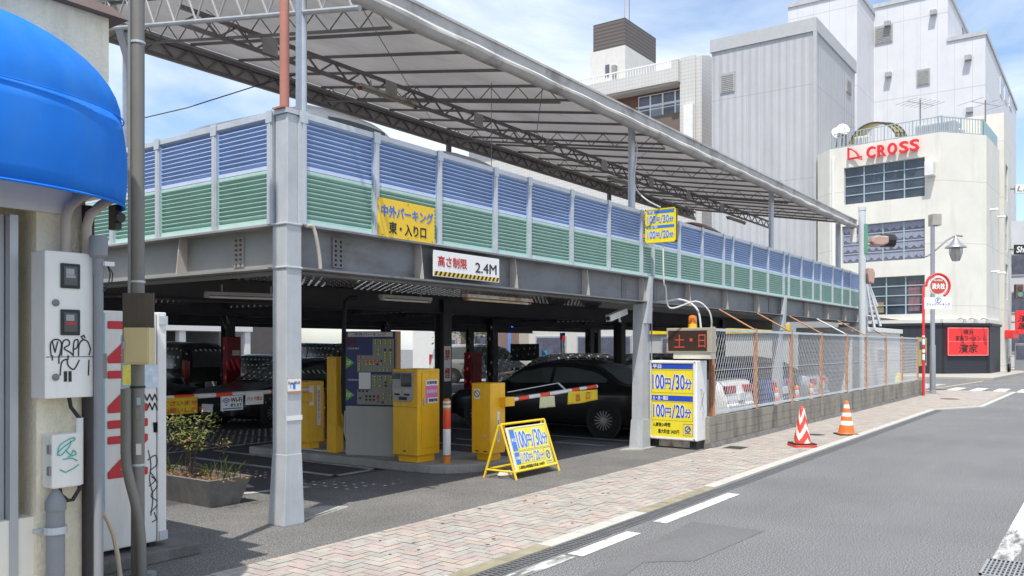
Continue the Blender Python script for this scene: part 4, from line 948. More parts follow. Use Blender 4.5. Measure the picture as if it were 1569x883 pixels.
lettering(FX,'平日',u0+w_*.2,v0+h_*.90,w_*.18,h_*.09,white_ink,s3,n=.005,bold=.02); lettering(FX,'土・日・祝日',u0+w_*.25,v0+h_*.47,w_*.3,h_*.08,white_ink,s3,n=.005,bold=.02)
price_text(FX,u0+w_*.08,v0+h_*.58,w_*.84,h_*.23,'100円/30分',s3,sky_ink); price_text(FX,u0+w_*.08,v0+h_*.13,w_*.84,h_*.23,'100円/20分',s3,sky_ink)
mb = MB(); 
for (a,b,c,d) in ((u0,u1,v0,v0+.02),(u0,u1,v1-.02,v1),(u0,u0+.02,v0,v1),(u1-.02,u1,v0,v1)): FX.box(mb,a,b,c,d,-.055,.006)
build('frame', mb, M('sign_edge_yellow', (.72,.58,.03), .4), s3)
mb = MB(); FX.box(mb,u0-.06,u0,v0+.1,v0+.16,-.04,-.01); FX.box(mb,u0-.06,u0,v1-.16,v1-.10,-.04,-.01); build('bracket', mb, rust_orange, s3)

# ------------------------------------------------------------------ big lit price sign box on the pavement
XB = 13.07
FQ = Face((XB,6.44,0),(0,-1,0)); u0,v1 = FQ.px(994,555); u1,v0 = FQ.px(1068,673); v0 = FQ.px(994,672)[1]; v1 = FQ.px(1068,553)[1]
w_=u1-u0; h_=v1-v0
sb = thing('price_sign_box','large yellow and blue parking price sign box in a white case on black feet','sign box',FQ.P(w_/2,0,-.2))
mb=MB(); FQ.box(mb,u0,u1,v0,v1,-.42,0); build('case', mb, white_p, sb, bevel=.012)
mb=MB(); a_,b_,c_,d_=u0+.05,u1-.06,v0+.05,v1-.05; FQ.box(mb,a_,b_,c_,d_,.0,.006); build('face_panel', mb, lemon, sb)
mb=MB()
for (x0,x1,y0,y1) in ((u0+.02,u1-.02,v1-.045,v1-.015),(u0+.02,u1-.02,v0+.015,v0+.045),(u0+.015,u0+.045,v0+.015,v1-.015),(u1-.055,u1-.025,v0+.015,v1-.015)): FQ.box(mb,x0,x1,y0,y1,0,.022)
build('frame', mb, white_p, sb, bevel=.004)
W2=b_-a_; H2=d_-c_
for f0,f1 in ((.925,.995),(.49,.565)): mb=MB(); FQ.rect(mb,a_+.01,b_-.01,c_+H2*f0,c_+H2*f1,.008); build('band', mb, blue_ink, sb, recalc=False)
lettering(FQ,'平日',a_+W2*.14,c_+H2*.96,W2*.2,H2*.055,white_ink,sb,n=.01,bold=.03)
lettering(FQ,'土・日・祝日',a_+W2*.22,c_+H2*.528,W2*.36,H2*.055,white_ink,sb,n=.01,bold=.03)
price_text(FQ,a_+W2*.03,c_+H2*.645,W2*.93,H2*.21,'100円/30分',sb,nb=.006)
price_text(FQ,a_+W2*.05,c_+H2*.265,W2*.90,H2*.18,'100円/20分',sb,nb=.006)
lettering(FQ,'入庫後24時間',a_+W2*.25,c_+H2*.165,W2*.42,H2*.055,black_ink,sb,n=.01,bold=.015); lettering(FQ,'最大料金 2400円',a_+W2*.42,c_+H2*.075,W2*.50,H2*.06,black_ink,sb,n=.01,bold=.015)
mb=MB()
def ring(mb,f,x0,x1,y0,y1,t,n):
    for r_ in ((x0,x1,y0,y0+t),(x0,x1,y1-t,y1),(x0,x0+t,y0,y1),(x1-t,x1,y0,y1)): f.rect(mb,*r_,n)
ring(mb,FQ,a_+.01,b_-.01,c_+H2*.60,c_+H2*.915,.006,.009); ring(mb,FQ,a_+.01,b_-.01,c_+H2*.225,c_+H2*.48,.006,.009); build('panel_line', mb, lemon_dim, sb, recalc=False)
mb=MB(); ring(mb,FQ,a_+W2*.76,b_-.012,c_+H2*.03,c_+H2*.19,.006,.009)
cx_,cy_=a_+W2*.87,c_+H2*.12; FQ.ribbon(mb,[(cx_+.045*math.cos(t*.5),cy_+.045*math.sin(t*.5)) for t in range(14)],.018,.009); FQ.ribbon(mb,[(cx_-.02,cy_-.02),(cx_+.02,cy_+.02),(cx_+.04,cy_-.01)],.014,.009); FQ.ribbon(mb,[(cx_-.05,cy_-.07),(cx_+.05,cy_-.07)],.012,.009)
build('emblem', mb, blue_ink, sb, recalc=False)
for a,b in ((u0+.02,u0+.14),(u1-.14,u1-.02)):
    mb=MB(); FQ.box(mb,a,b,0,v0-.002,-.40,-.03); build('foot', mb, plastic_blk, sb)
mb=MB(); FQ.box(mb,u0+.15,u1-.15,.02,v0-.003,-.1,-.08); build('rusty_plate', mb, M('rusty_white_plate', (.5,.46,.4), .7, var=.15, dirt=.9, dcol=(.25,.11,.04), streak=(7,7,3), dpos=(.45,.6)), sb)
FQs = Face((XB,6.44-u1,0),(1,0,0)); mb=MB()
for s in ([(.12,.55),(.2,.75),(.14,.9),(.26,.8),(.2,.6)],[(.3,.5),(.2,.7),(.3,.85)],[(.22,.38),(.26,.48),(.2,.52)]): FQs.ribbon(mb,[(a,b+.1) for a,b in s],.008,.003)
build('scribble', mb, M('grey_scribble', (.18,.18,.18), .6), sb, recalc=False)
# LED sign on a neck above it
FLd = Face((13.17,6.2,0),(0,-1,0)); u0,v1 = FLd.px(1021,503); u1,v0 = FLd.px(1090,541)
ls = thing('led_sign','brown LED message sign reading in red characters above the price sign box','LED sign',FLd.P((u0+u1)/2,v0,-.1))
mb=MB(); FLd.box(mb,u0,u1,v0,v1,-.22,0); build('case', mb, M('led_case', (.38,.34,.26), .5, var=.08), ls, bevel=.01)
mb=MB(); FLd.box(mb,u0+.035,u1-.075,v0+.035,v1-.045,0,.006); build('screen', mb, led_face, ls)
hh=v1-v0; ww=u1-u0
lettering(FLd,'土',u0+ww*.30,v0+hh*.47,ww*.24,hh*.52,led_red,ls,n=.009,bold=-.008); lettering(FLd,'日',u0+ww*.80,v0+hh*.47,ww*.15,hh*.52,led_red,ls,n=.009,bold=-.008)
mb=MB(); FLd.rect(mb,u0+ww*.53,u0+ww*.59,v0+hh*.45,v0+hh*.58,.009); build('dot', mb, led_red, ls, recalc=False)
mb=MB(); FLd.box(mb,u0+.12,u1-.02,v0-.10,v0-.003,-.24,-.02); build('neck', mb, M('neck_cream', (.6,.57,.48), .5), ls)
bc = FLd.P((u0+u1)/2+.03, v1, -.1)
be = thing('beacon_lamp','amber warning beacon standing on top of the LED sign','beacon',bc)
mb=MB(); mb.lathe([(.075,0),(.075,.06),(.07,.065)],bc,18); build('base', mb, yellow_sign, be, smooth=True)
mb=MB(); mb.lathe([(.068,.066),(.07,.17),(.062,.20),(.03,.212),(0,.214)],bc,18); build('lens', mb, amber, be, smooth=True)
# cables from the deck to the LED sign
def cable(label, pts, r=.013, m=pvc_grey, cat='cable', n=10):
    P_=[Vector(p) for p in pts]; out=[]
    for i in range(len(P_)-1):
        a=P_[max(i-1,0)]; b=P_[i]; c=P_[i+1]; d=P_[min(i+2,len(P_)-1)]
        for k in range(6):
            t=k/6; out.append(.5*((2*b)+(c-a)*t+(2*a-5*b+4*c-d)*t*t+(3*b-a-3*c+d)*t**3))
    out.append(P_[-1]); mb=MB(); mb.tube(out,r,8); return single('cable', label, cat, mb, m, smooth=True)
cw = M('pale_cable', (.58,.58,.56), .5, var=.05)
cable('pale cable hanging from the small price sign down to the LED sign', [onX(1016,376,12.7),onX(1017,430,12.7),onX(1020,441,12.8),(12.95,6.0,2.35),onX(1066,462,13.1),onX(1085,475,13.2),onX(1090,490,13.25),onX(1090,502,13.3)], .014, cw)
cable('pale cable arching from the edge beam to the middle of the LED sign', [(13.2,6.5,2.46),onX(1020,462,13.1),onX(1040,459,13.15),onX(1058,465,13.2),onX(1070,478,13.2),onX(1074,503,13.2)], .017, cw)
cable('pale conduit bending down over the edge beam beside the corner column', [onY(470,346,6.33),onY(479,348,6.33),onY(484,362,6.32),onY(489,390,6.32),onY(491,412,6.32)], .018, M('conduit_cream', (.45,.42,.36), .55), n=8)
cable('pale cable running along the canopy post down to the small price sign', [onY(974,215,6.44),onY(976,232,6.44),onY(972,270,6.44),onY(975,290,6.4),onY(990,306,6.2),onX(1012,318,12.66)], .012, cw)
for k,(x,y0) in enumerate(((12.98,6.44),(13.03,6.50))):
    mb=MB(); mb.tube([(x+k*.05,6.40,0.3),(x+k*.05,6.40,2.3),(x+k*.05+.05,6.40,2.36)],.014,8); single('wall_conduit','grey conduit running up the second street column'+(' nearer the price sign box' if k else ' against its edge'),'conduit',mb,pvc_grey,smooth=True)
# CCTV camera
cv = thing('security_camera','white security camera on a bracket beside the second street column','camera',(12.2,6.9,2.0))
a=onY(932,488,6.75); b=onY(958,477,6.75); mb=MB(); mb.bar(a,b,.10,.11); build('housing', mb, white_p, cv, bevel=.01)
mb=MB(); d=(b-a).normalized(); mb.tube([a-d*.004,a-d*.02],.035,12); build('lens', mb, plastic_blk, cv)
mb=MB(); mid=a.lerp(b,.65); mb.tube([mid-Vector((0,0,.05)),mid-Vector((0,0,.13)),(12.62,6.75,mid.z-.13)],.02,8); build('bracket', mb, galv, cv)
# warning sticker on the corner column
FC = Face((5.262,6.371,0),(1,0,0)); u0,v1=FC.px(439,580); u1,v0=FC.px(461,602)
t=board('column_sticker','square white and orange notice sticker on the corner column','sticker',FC,u0,u1,v0,v1,.004,.007,white_sign,0)
mb=MB(); FC.rect(mb,u0,u1,v0,v0+.02,.009); ring(mb,FC,u0,u1,v0,v1,.004,.0085); build('border', mb, rust_orange, t, recalc=False)
lettering(FC,'Free Wi-Fi',(u0+u1)/2,v1-.045,(u1-u0)*.8,.03,black_ink,t,n=.009,bold=.01)
mb=MB(); FC.rect(mb,u0+.07,u0+.10,v0+.04,v0+.10,.009); FC.ribbon(mb,[(u0+.045,v0+.05),(u0+.035,v0+.07),(u0+.045,v0+.09)],.006,.009); build('phone_mark', mb, sky_ink, t, recalc=False)
# ------------------------------------------------------------------ entrance island and its machines
isl = thing('traffic_island','low concrete island with a rounded nose carrying the yellow gate machines','kerb island',(9.2,8.5,0))
mb=MB(); pts=[(8.50,11.2),(8.52,7.75),(8.56,7.45),(8.66,7.25),(8.82,7.1),(9.05,6.98),(9.35,6.90),(9.62,6.88),(9.85,7.0),(9.95,7.3),(9.98,11.2)]
mb.prism([(x,y,0) for x,y in pts],(0,0,.12)); build('island_slab', mb, concrete, isl, bevel=.015)
def machine(name,label,cat,x0,x1,y0,y1,z0,z1,foot=.1):
    t=thing(name,label,cat,((x0+x1)/2,(y0+y1)/2,z0)); mb=MB(); mb.bx(x0,x1,y0,y1,z0+foot,z1); build('body',mb,yellow_m,t,bevel=.012)
    if foot: mb=MB(); mb.bx(x0+.06,x1-.06,y0+.04,y1-.05,z0,z0+foot); build('plinth',mb,yellow_m,t,bevel=.008)
    return t
# ticket machine
tm=machine('ticket_machine','yellow parking ticket machine with a grey control panel and a pink sticker','ticket machine',8.55,9.01,7.66,8.12,.12,1.40)
Fa=Face((8.55,8.12,0),(0,-1,0)); Fb=Face((8.55,7.66,0),(1,0,0))
mb=MB(); Fb.box(mb,.08,.42,.32,1.36,0,.012); build('door',mb,yellow_m,tm,bevel=.005)
mb=MB(); Fb.box(mb,.095,.125,.90,1.0,.012,.03); build('handle',mb,galv,tm,bevel=.003)
mb=MB(); Fa.poly(mb,[(.01,1.05),(.03,.98),(.08,.955),(.32,.955),(.37,.98),(.39,1.05),(.39,1.36),(.01,1.36)],0,.02); build('control_panel',mb,M('panel_silver',(.33,.34,.35),.4,metal=.3,var=.06),tm,bevel=.004)
mb=MB(); Fa.box(mb,.18,.36,1.16,1.34,.02,.03); Fa.box(mb,.03,.15,1.26,1.34,.02,.035); build('screen',mb,glass_dark,tm)
for a in (.04,.22):
    mb=MB(); Fa.box(mb,a,a+.14,1.04,1.13,.02,.028); build('label_plate',mb,light_grey_panel,tm)
    mb=MB(); Fa.box(mb,a+.02,a+.12,1.04,1.065,.028,.034); build('coin_slot',mb,plastic_blk,tm)
mb=MB(); Fa.box(mb,.14,.28,.975,1.02,.02,.03); build('ticket_slot',mb,plastic_blk,tm)
mb=MB(); Fa.box(mb,0.003,.457,.88,.884,.0,.002); build('seam',mb,M('seam_dark',(.12,.06,.01),.7),tm)
mb=MB(); Fa.box(mb,.20,.25,.27,.285,0,.006); build('vent',mb,plastic_blk,tm)
mb=MB(); Fb.rect(mb,.15,.40,.94,1.24,.014); build('pink_sticker',mb,pink_ink,tm,recalc=False)
mb=MB(); Fb.rect(mb,.15,.40,1.17,1.25,.016); Fb.rect(mb,.19,.40,.93,1.005,.016,0); build('sticker_paper',mb,white_sign,tm,recalc=False)
lettering(Fb,'営業時間',.275,1.21,.2,.045,black_ink,tm,n=.018,bold=.03); lettering(Fb,'駐車場専用',.275,1.09,.22,.05,M('pale_pink',(.85,.6,.72),.5),tm,n=.018,bold=.03); lettering(Fb,'契約駐車場',.30,.968,.18,.045,black_ink,tm,n=.018,bold=.03)
# parking board
pb=thing('parking_board','tall navy and grey parking guidance board with rows of small lit lamps','board',(8.72,8.78,.12))
Fp=Face((8.66,9.17,0),(0.31,-.95,0)); wB=.80
mb=MB(); Fp.box(mb,0,wB,.12,.84,-.12,0); build('lower_case',mb,light_grey_panel,pb,bevel=.006)
mb=MB(); Fp.box(mb,0,wB,.845,1.93,-.12,0); build('upper_case',mb,navy,pb,bevel=.006)
mb=MB(); Fp.box(mb,wB+.001,wB+.03,.12,1.93,-.12,-.002); build('edge_trim',mb,M('tan_trim',(.45,.27,.12),.6),pb)
mb=MB(); Fp.rect(mb,.04,wB-.04,1.85,1.915,.003); build('title_strip',mb,M('title_cream',(.6,.58,.5),.5),pb,recalc=False)
lettering(Fp,'中外パーキング',wB/2,1.882,.5,.045,blue_ink,pb,n=.005,bold=.02)
mb=MB()
for r_ in ((.44,.78,1.40,1.82),(.19,.78,1.34,1.58),(.42,.78,.87,1.30),(.19,.78,.865,1.08)): Fp.rect(mb,*r_,.003+.0004*r_[0])
build('plan_panel',mb,grey_panel,pb,recalc=False)
mb=MB(); Fp.rect(mb,.22,.41,1.09,1.33,.005); build('notice_paper',mb,white_sign,pb,recalc=False)
for z,s in ((1.47,'2F'),(1.0,'1F')):
    mb=MB(); mb.add([Fp.P(.01,z-.09,.004),Fp.P(.15,z,.004),Fp.P(.01,z+.09,.004)],[(0,1,2)]); build('floor_arrow',mb,green_ink,pb,recalc=False); lettering(Fp,s,.058,z,.075,.055,white_ink,pb,n=.006,bold=.02)
for z,s in ((1.68,'2F駐車場空'),(1.22,'1F駐車場空')): lettering(Fp,s,.13,z,.19,.028,white_ink,pb,n=.005)
rng=random.Random(4); pos=[]
for k in range(4):
    for z in (1.79,1.75): pos.append((.49+k*.08,z))
for z in (1.70,1.66,1.62,1.58,1.54,1.50,1.46): pos.append((.73,z))
for z in (1.66,1.62,1.58,1.54,1.50): pos.append((.64,z))
pos+=[(.54,1.66),(.54,1.60),(.23,1.555),(.30,1.555)]
for k in range(5): pos+=[(.34+k*.06,1.50),(.34+k*.06,1.45)]
pos+=[(.23,1.46),(.23,1.42),(.23,1.38),(.56,1.37),(.62,1.37),(.68,1.37)]
for k in range(4):
    for z in (1.27,1.23,1.19,1.14): 
        if rng.random()<.85: pos.append((.48+k*.085,z))
for k in range(3): pos.append((.23+k*.06,1.06)); pos.append((.34+k*.06,.985)); pos.append((.34+k*.06,.935))
pos+=[(.62,1.02),(.62,.97),(.73,1.0),(.73,.95),(.60,.90),(.66,.90),(.24,.955)]
for i,(a,b) in enumerate(pos[:78]):
    red = (1.48<b<1.52 and a<.55) or (b>1.54 and b<1.56 and a<.25); off = (b<1.1 and a<.5) or rng.random()<.16
    mb=MB(); Fp.box(mb,a-.017,a+.017,b-.014,b+.014,.003,.008,0); Fp.box(mb,a-.010,a+.010,b-.009,b+.009,.008,.013,1); build('bay_lamp',mb,[plastic_blk, lamp_red if red else lamp_off if off else lamp_green],pb)
mb=MB(); Fp.ribbon(mb,[(.53,.90),(.53,.98)],.025,.006); mb.add([Fp.P(.50,.97,.006),Fp.P(.56,.97,.006),Fp.P(.53,1.02,.006)],[(0,1,2)]); build('way_arrow',mb,red_ink,pb,recalc=False)
mb=MB(); Fp.rect(mb,.02,.17,1.74,1.825,.004); ring(mb,Fp,.02,.17,1.74,1.83,.004,.006); ring(mb,Fp,.02,.17,1.25,1.33,.004,.006); build('legend_frame',mb,M('legend_maroon',(.10,.02,.04),.5),pb,recalc=False)
# yellow post cabinet with cable, orange delineators
py_=machine('post_cabinet','slim tall yellow post cabinet behind the parking board','cabinet',8.70,8.86,9.42,9.62,.12,1.56,0)
mb=MB(); pts=[(9.0,9.3,2.45),(8.86,9.3,2.44),(8.80,9.32,2.38),(8.79,9.34,2.0),(8.79,9.36,1.2),(8.80,9.36,.75),(8.86,9.33,.55),(8.96,9.30,.52)]; mb.tube(pts,.035,10); single('hanging_cable','thick black cable hanging from the ceiling beside the parking board','cable',mb,rubber,smooth=True)
mb=MB(); mb.tube([(8.80,9.33,.75),(8.78,9.32,.45),(8.82,9.28,.2),(8.95,9.22,.15),(9.0,9.0,.14)],.014,8); mb.tube([(9.0,9.0,.14),(8.7,9.7,.135),(8.7,10.3,.135)],.012,6); single('floor_cable','pale cable running along the island behind the parking board','cable',mb,cw,smooth=True)
def delineator(label,x,y,z0,h,r,bands):
    t=thing('bollard',label,'bollard',(x,y,z0))
    mb=MB(); mb.lathe([(r*1.05,0),(r*1.02,.02),(r,.03),(r,h-.06),(r*.9,h-.02),(r*.55,h),(0,h+.004)],(x,y,z0),20); build('post',mb,bands[0],t,smooth=True)
    for a,b,m in bands[1]:
        mb=MB(); mb.lathe([(r*1.0,a*h),(r*1.015,a*h+.002),(r*1.015,b*h-.002),(r*1.0,b*h)],(x,y,z0),20); build('band',mb,m,t,smooth=True)
orange_b=M('bollard_orange',(.62,.22,.02),.45,var=.06)
delineator('orange and white rubber bollard on the island nose beside the ticket machine',8.83,7.38,.12,.88,.052,(orange_b,[(.13,.53,refl_white),(.535,.82,arm_red),(.86,.90,refl_white),(.93,.96,refl_white),(.11,.128,red_ink)]))
delineator('thin orange bollard standing behind the left gate machine',9.5,10.6,.12,.86,.045,(M('dull_orange',(.45,.13,.02),.5,var=.1),[(.66,.70,M('lime_band',(.5,.62,.04),.4)),(.25,.28,red_ink),(.4,.43,red_ink),(.53,.56,red_ink)]))
# gates
def gate_arm(t,a,b,r,bands,mats):
    a=Vector(a); b=Vector(b); n=len(bands)
    mb=MB(); mb.tube([a,b],r*.96,12,0); arm=build('arm',mb,refl_white,t,smooth=True)
    for f0,f1 in bands:
        mb=MB(); mb.tube([a.lerp(b,f0),a.lerp(b,f1)],r,12); build('red_band',mb,mats,arm,smooth=True)
    return arm
gr=machine('barrier_gate','yellow barrier gate cabinet with a striped arm across the exit lane','barrier gate',9.27,9.62,6.97,7.30,.12,1.20)
Ga=Face((9.27,7.30,0),(0,-1,0)); Gb=Face((9.27,6.97,0),(1,0,0))
mb=MB(); Gb.box(mb,.22,.44,.87,1.0,-.12,.10); build('arm_mount',mb,yellow_m,gr,bevel=.006)
gate_arm(gr,(9.70,6.93,.955),(12.28,7.02,1.045),.032,[(.06,.17),(.29,.40),(.66,.76),(.85,.985)],arm_red)
mb=MB(); mb.tube([(9.7,6.99,1.06),(11.1,7.03,1.14)],.008,6); mb.tube([(11.1,7.03,1.14),(11.25,7.0,1.04),(11.3,6.99,1.0)],.014,6); build('arm_link',mb,galv,gr)
mb=MB(); Ga.rect(mb,.05,.15,.98,1.12,.002); build('notice',mb,white_sign,gr,recalc=False)
mb=MB(); c=[(.10+.042*math.cos(k*.45),1.05+.042*math.sin(k*.45)) for k in range(15)]; Ga.ribbon(mb,c,.010,.004); Ga.ribbon(mb,[(.07,1.08),(.13,1.02)],.010,.004); build('ban_mark',mb,black_ink,gr,recalc=False)
mb=MB(); Gb.rect(mb,.16,.21,.38,.80,.002); build('notice_strip',mb,white_sign,gr,recalc=False)
lettering(Face(Gb.P(.185,.55,0),(1,0,0)),'注\n意\n上\n下',0,0,.03,.28,black_ink,gr,n=.004,bold=.01)
mb=MB(); c=Ga.P(.22,.46,0); mb.lathe([(.022,0),(.02,-.012),(0,-.013)],c,14,0,'x'); build('lock',mb,galv,gr,smooth=True)
for q in (.1,.24): mb=MB(); Ga.box(mb,q-.03,q+.03,.25,.265,0,.004); build('vent',mb,plastic_blk,gr)
def banner(label,x0,x1,y,z0,z1,mat,droop=.02,seed=1):
    t=thing('banner',label,'banner',((x0+x1)/2,y,z0)); mb=MB(); n=16; r=random.Random(seed); b=len(mb.v)
    for i in range(n+1):
        f=i/n; x=x0+(x1-x0)*f
        for j in range(6):
            g=j/5; mb.v.append((x,y-.006+.012*math.sin(f*9+seed)*g,z1-(z1-z0)*g-droop*math.sin(f*math.pi)*.5*g+ (.03*f*g if seed==1 else 0)))
    for i in range(n):
        for j in range(5): mb.f.append([b+i*6+j,b+i*6+j+1,b+(i+1)*6+j+1,b+(i+1)*6+j]); mb.m.append(0)
    build('cloth',mb,mat,t,smooth=True,recalc=False).modifiers.new('t','SOLIDIFY').thickness=.003
    return t
banner_y=M('banner_yellow',(.70,.50,.02),.7,var=.08,vs=5)
t=banner('yellow cloth banner with red characters hanging from the exit gate arm',11.27,12.19,6.955,.80,1.00,banner_y)
f_=Face((11.27,6.937,0),(1,0,0)); lettering(f_,'出',.28,.90,.11,.12,red_ink,t,bold=.01); lettering(f_,'口',.60,.91,.11,.11,red_ink,t,bold=.01)
t=banner('small faded paper notice hanging from the exit gate arm',10.45,10.85,6.94,.79,.96,M('faded_paper',(.62,.60,.36),.8,var=.1),.0,2)
# left gate
gl=machine('barrier_gate','yellow barrier gate cabinet with a striped arm across the entry lane','barrier gate',8.75,9.08,10.1,10.42,.12,1.17)
Gc=Face((8.75,10.1,0),(1,0,0)); mb=MB(); Gc.rect(mb,.19,.26,.48,1.10,.002); build('notice_strip',mb,white_sign,gl,recalc=False)
lettering(Face(Gc.P(.225,.8,0),(1,0,0)),'駐\n車\n券\nを\nお\nと\nり',0,0,.04,.46,black_ink,gl,n=.004)
mb=MB(); Gc.rect(mb,.03,.12,.80,1.1,.002); build('notice',mb,white_sign,gl,recalc=False)
gate_arm(gl,(8.72,10.04,1.05),(5.4,10.04,1.03),.033,[(.05,.22),(.42,.50),(.60,.69),(.80,.88)],arm_red)
mb=MB(); Gc.box(mb,-.08,.05,.86,1.0,-.1,.06); build('arm_mount',mb,yellow_m,gl,bevel=.005)
FA_=Face((0,10.0,0),(1,0,0))
u0,v1=FA_.px(228,612); u1,v0=FA_.px(302,633)
t=banner('yellow banner with red lettering hanging from the entry gate arm behind the vending machine',u0-.3,u1,10.0,v0,v1,banner_y,.0,3)
hb=v1-v0; f_=Face((0,9.98,0),(1,0,0)); wb=u1-u0
lettering(f_,'申しわけございませ',u1-.48,v0+hb*.68,.92,hb*.30,red_ink,t,n=.012,bold=.012); lettering(f_,'よろしくお願いします',u1-.42,v0+hb*.25,.98,hb*.30,red_ink,t,n=.012,bold=.012)
u0,v1=FA_.px(338,607); u1,v0=FA_.px(372,628)
t=board('wifi_sign','white plate with a blue wireless symbol hanging from the entry gate arm','sign',FA_,u0,u1,v0,v1,.0,.008,white_sign,0)
wb=u1-u0; hb=v1-v0; lettering(FA_,'Wi-Fi',u0+wb*.68,v0+hb*.70,wb*.5,hb*.30,black_ink,t,n=.011,bold=.03); lettering(FA_,'使えます',u0+wb*.68,v0+hb*.36,wb*.52,hb*.22,black_ink,t,n=.011,bold=.02)
mb=MB()
for r_ in (.03,.055,.08): FA_.ribbon(mb,[(u0+wb*.23+r_*math.cos(a),v0+hb*.42+r_*math.sin(a)) for a in (0.7,1.1,1.57,2.0,2.45)],.014,.011)
FA_.rect(mb,u0+wb*.19,u0+wb*.27,v0+hb*.33,v0+hb*.42,.011); ring(mb,FA_,u0,u1,v0,v1,.006,.010); FA_.rect(mb,u0+wb*.08,u0+wb*.92,v0+hb*.1,v0+hb*.18,.011); build('wireless_mark',mb,M('wifi_blue',(.08,.16,.36),.5),t,recalc=False)
u0,v1=FA_.px(376,602); u1,v0=FA_.px(403,619)
t=board('no_reversing_sign','white plate with red lettering hanging askew from the entry gate arm','sign',FA_,u0,u1,v0,v1,.0,.008,white_sign,0); lettering(FA_,'バック禁止',(u0+u1)/2,(v0+v1)/2,(u1-u0)*.88,(v1-v0)*.34,red_ink,t,n=.011,bold=.02)
# fire box and notices on inner columns
t=thing('hydrant_box','red fire hydrant box on an inner column left of the corner column','hydrant box',(12.62,17.4,1)); mb=MB(); mb.bx(12.5,12.9,17.3,17.47,.75,1.95); build('case',mb,M('dull_red',(.30,.02,.03),.45,var=.1),t,bevel=.01)
mb=MB(); mb.bx(12.65,12.85,17.285,17.30,1.5,1.62); build('plate',mb,white_sign,t)
t=thing('hydrant_box','tall red fire box standing behind the no smoking column','hydrant box',(20.2,14.6,0)); mb=MB(); mb.bx(18.45,18.95,14.55,14.8,.3,1.55); build('case',mb,M('dull_red',(.30,.02,.03),.45,var=.1),t,bevel=.01)
mb=MB(); mb.bx(18.5,18.9,14.535,14.55,.7,1.45); build('door',mb,M('dark_red',(.18,.01,.015),.4),t)
fN=Face((12.63,10.628,0),(1,0,0)); t=board('no_smoking_plate','white vertical plate with red characters on the inner column behind the ticket machine','sign',fN,.0,.20,1.03,1.72,.0,.006,white_sign,0)
lettering(fN,'禁',.1,1.55,.15,.2,red_ink,t,n=.009,bold=.02); lettering(fN,'煙',.1,1.19,.15,.2,red_ink,t,n=.009,bold=.02)

# ------------------------------------------------------------------ A-frame sign
af=thing('a_frame_sign','yellow folding A-frame price sign standing on the entrance apron','A-frame sign',(9.3,6.4,0))
xl,xr_,yf,yb,yt,zt=8.78,9.80,6.20,6.66,6.42,.70
mb=MB(); rr=.016
tl,tr=(xl-.02,yt,zt),(xr_-.03,yt,zt)
mb.tube([(xl+.02,yf,0),tl],rr,8); mb.tube([(xr_+.02,yf,0),tr],rr,8); mb.tube([tl,tr],rr,8)
k=.14; fl_=Vector((xl+.02,yf,0)).lerp(Vector(tl),k); fr_=Vector((xr_+.02,yf,0)).lerp(Vector(tr),k); mb.tube([fl_,fr_],rr,8)
build('front_frame',mb,yellow_frame,af,smooth=True)
mb=MB(); bl_=(xl-.06,yb,0); br_=(xr_-.02,yb,0); mb.tube([bl_,(tl[0],yt+.03,zt-.01)],rr,8); mb.tube([br_,(tr[0],yt+.03,zt-.01)],rr,8); a=Vector(bl_).lerp(Vector(tl),.16); b=Vector(br_).lerp(Vector(tr),.16); mb.tube([a,b],rr,8); mb.tube([a,fl_],rr*.8,8); mb.tube([b,fr_],rr*.8,8)
build('rear_frame',mb,yellow_frame,af,smooth=True)
vv=(Vector(tl)-Vector((xl+.02,yf,0))); vv=Vector((0,vv.y,vv.z)).normalized(); FAf=Face(Vector((xl+.06,yf,0)),(1,0,0),vv); L_=(zt/vv.z); u1=xr_-xl-.11; v0=.13*L_; v1=.93*L_
mb=MB(); FAf.box(mb,0,u1,v0,v1,-.012,.006); build('panel',mb,white_sign,af)
mb=MB(); FAf.rect(mb,.02,u1-.004,v0+.004,v1-.008,.008); build('panel_face',mb,lemon,af,recalc=False)
h_=v1-v0; mb=MB(); FAf.rect(mb,.04,.145,v0+h_*.46,v0+h_*.95,.011); FAf.rect(mb,.04,.145,v0+h_*.16,v0+h_*.43,.011); build('blue_band',mb,sky_ink,af,recalc=False)
price_text(FAf,.165,v0+h_*.50,u1-.20,h_*.40,'100円/30分',af,sky_ink,nb=.008); price_text(FAf,.185,v0+h_*.19,.50,h_*.22,'100円/20分',af,sky_ink,.0,nb=.008)
lettering(FAf,'平日',.092,v0+h_*.70,.085,.045,white_ink,af,n=.013,bold=.02); lettering(FAf,'土日祝',.092,v0+h_*.30,.09,.04,white_ink,af,n=.013,bold=.02)
lettering(FAf,'入庫後24時間最大料金 2400円',u1*.40,v0+h_*.085,u1*.66,h_*.075,black_ink,af,n=.013,bold=.015)
mb=MB(); ring(mb,FAf,.16,u1-.02,v0+h_*.46,v0+h_*.97,.005,.0105); ring(mb,FAf,.16,.70,v0+h_*.16,v0+h_*.44,.005,.0105); build('panel_line',mb,M('line_blue_grey',(.3,.33,.35),.5),af,recalc=False)
mb=MB(); ring(mb,FAf,.72,u1-.02,v0+h_*.06,v0+h_*.44,.007,.0108); cx_,cy_=.80,v0+h_*.27; FAf.ribbon(mb,[(cx_+.04*math.cos(q*.5),cy_+.05*math.sin(q*.5)) for q in range(14)],.02,.0108); FAf.ribbon(mb,[(cx_-.02,cy_-.02),(cx_+.02,cy_+.03)],.02,.0108); FAf.ribbon(mb,[(cx_-.05,cy_-.09),(cx_+.05,cy_-.09)],.012,.0108); build('emblem',mb,M('emblem_blue',(.08,.16,.45),.5),af,recalc=False)
mb=MB(); 
for k in range(1): mb.lathe([(.0,.0),(.13,.005),(.15,.03),(.12,.065),(0,.075)],(9.02,6.50,0),12)
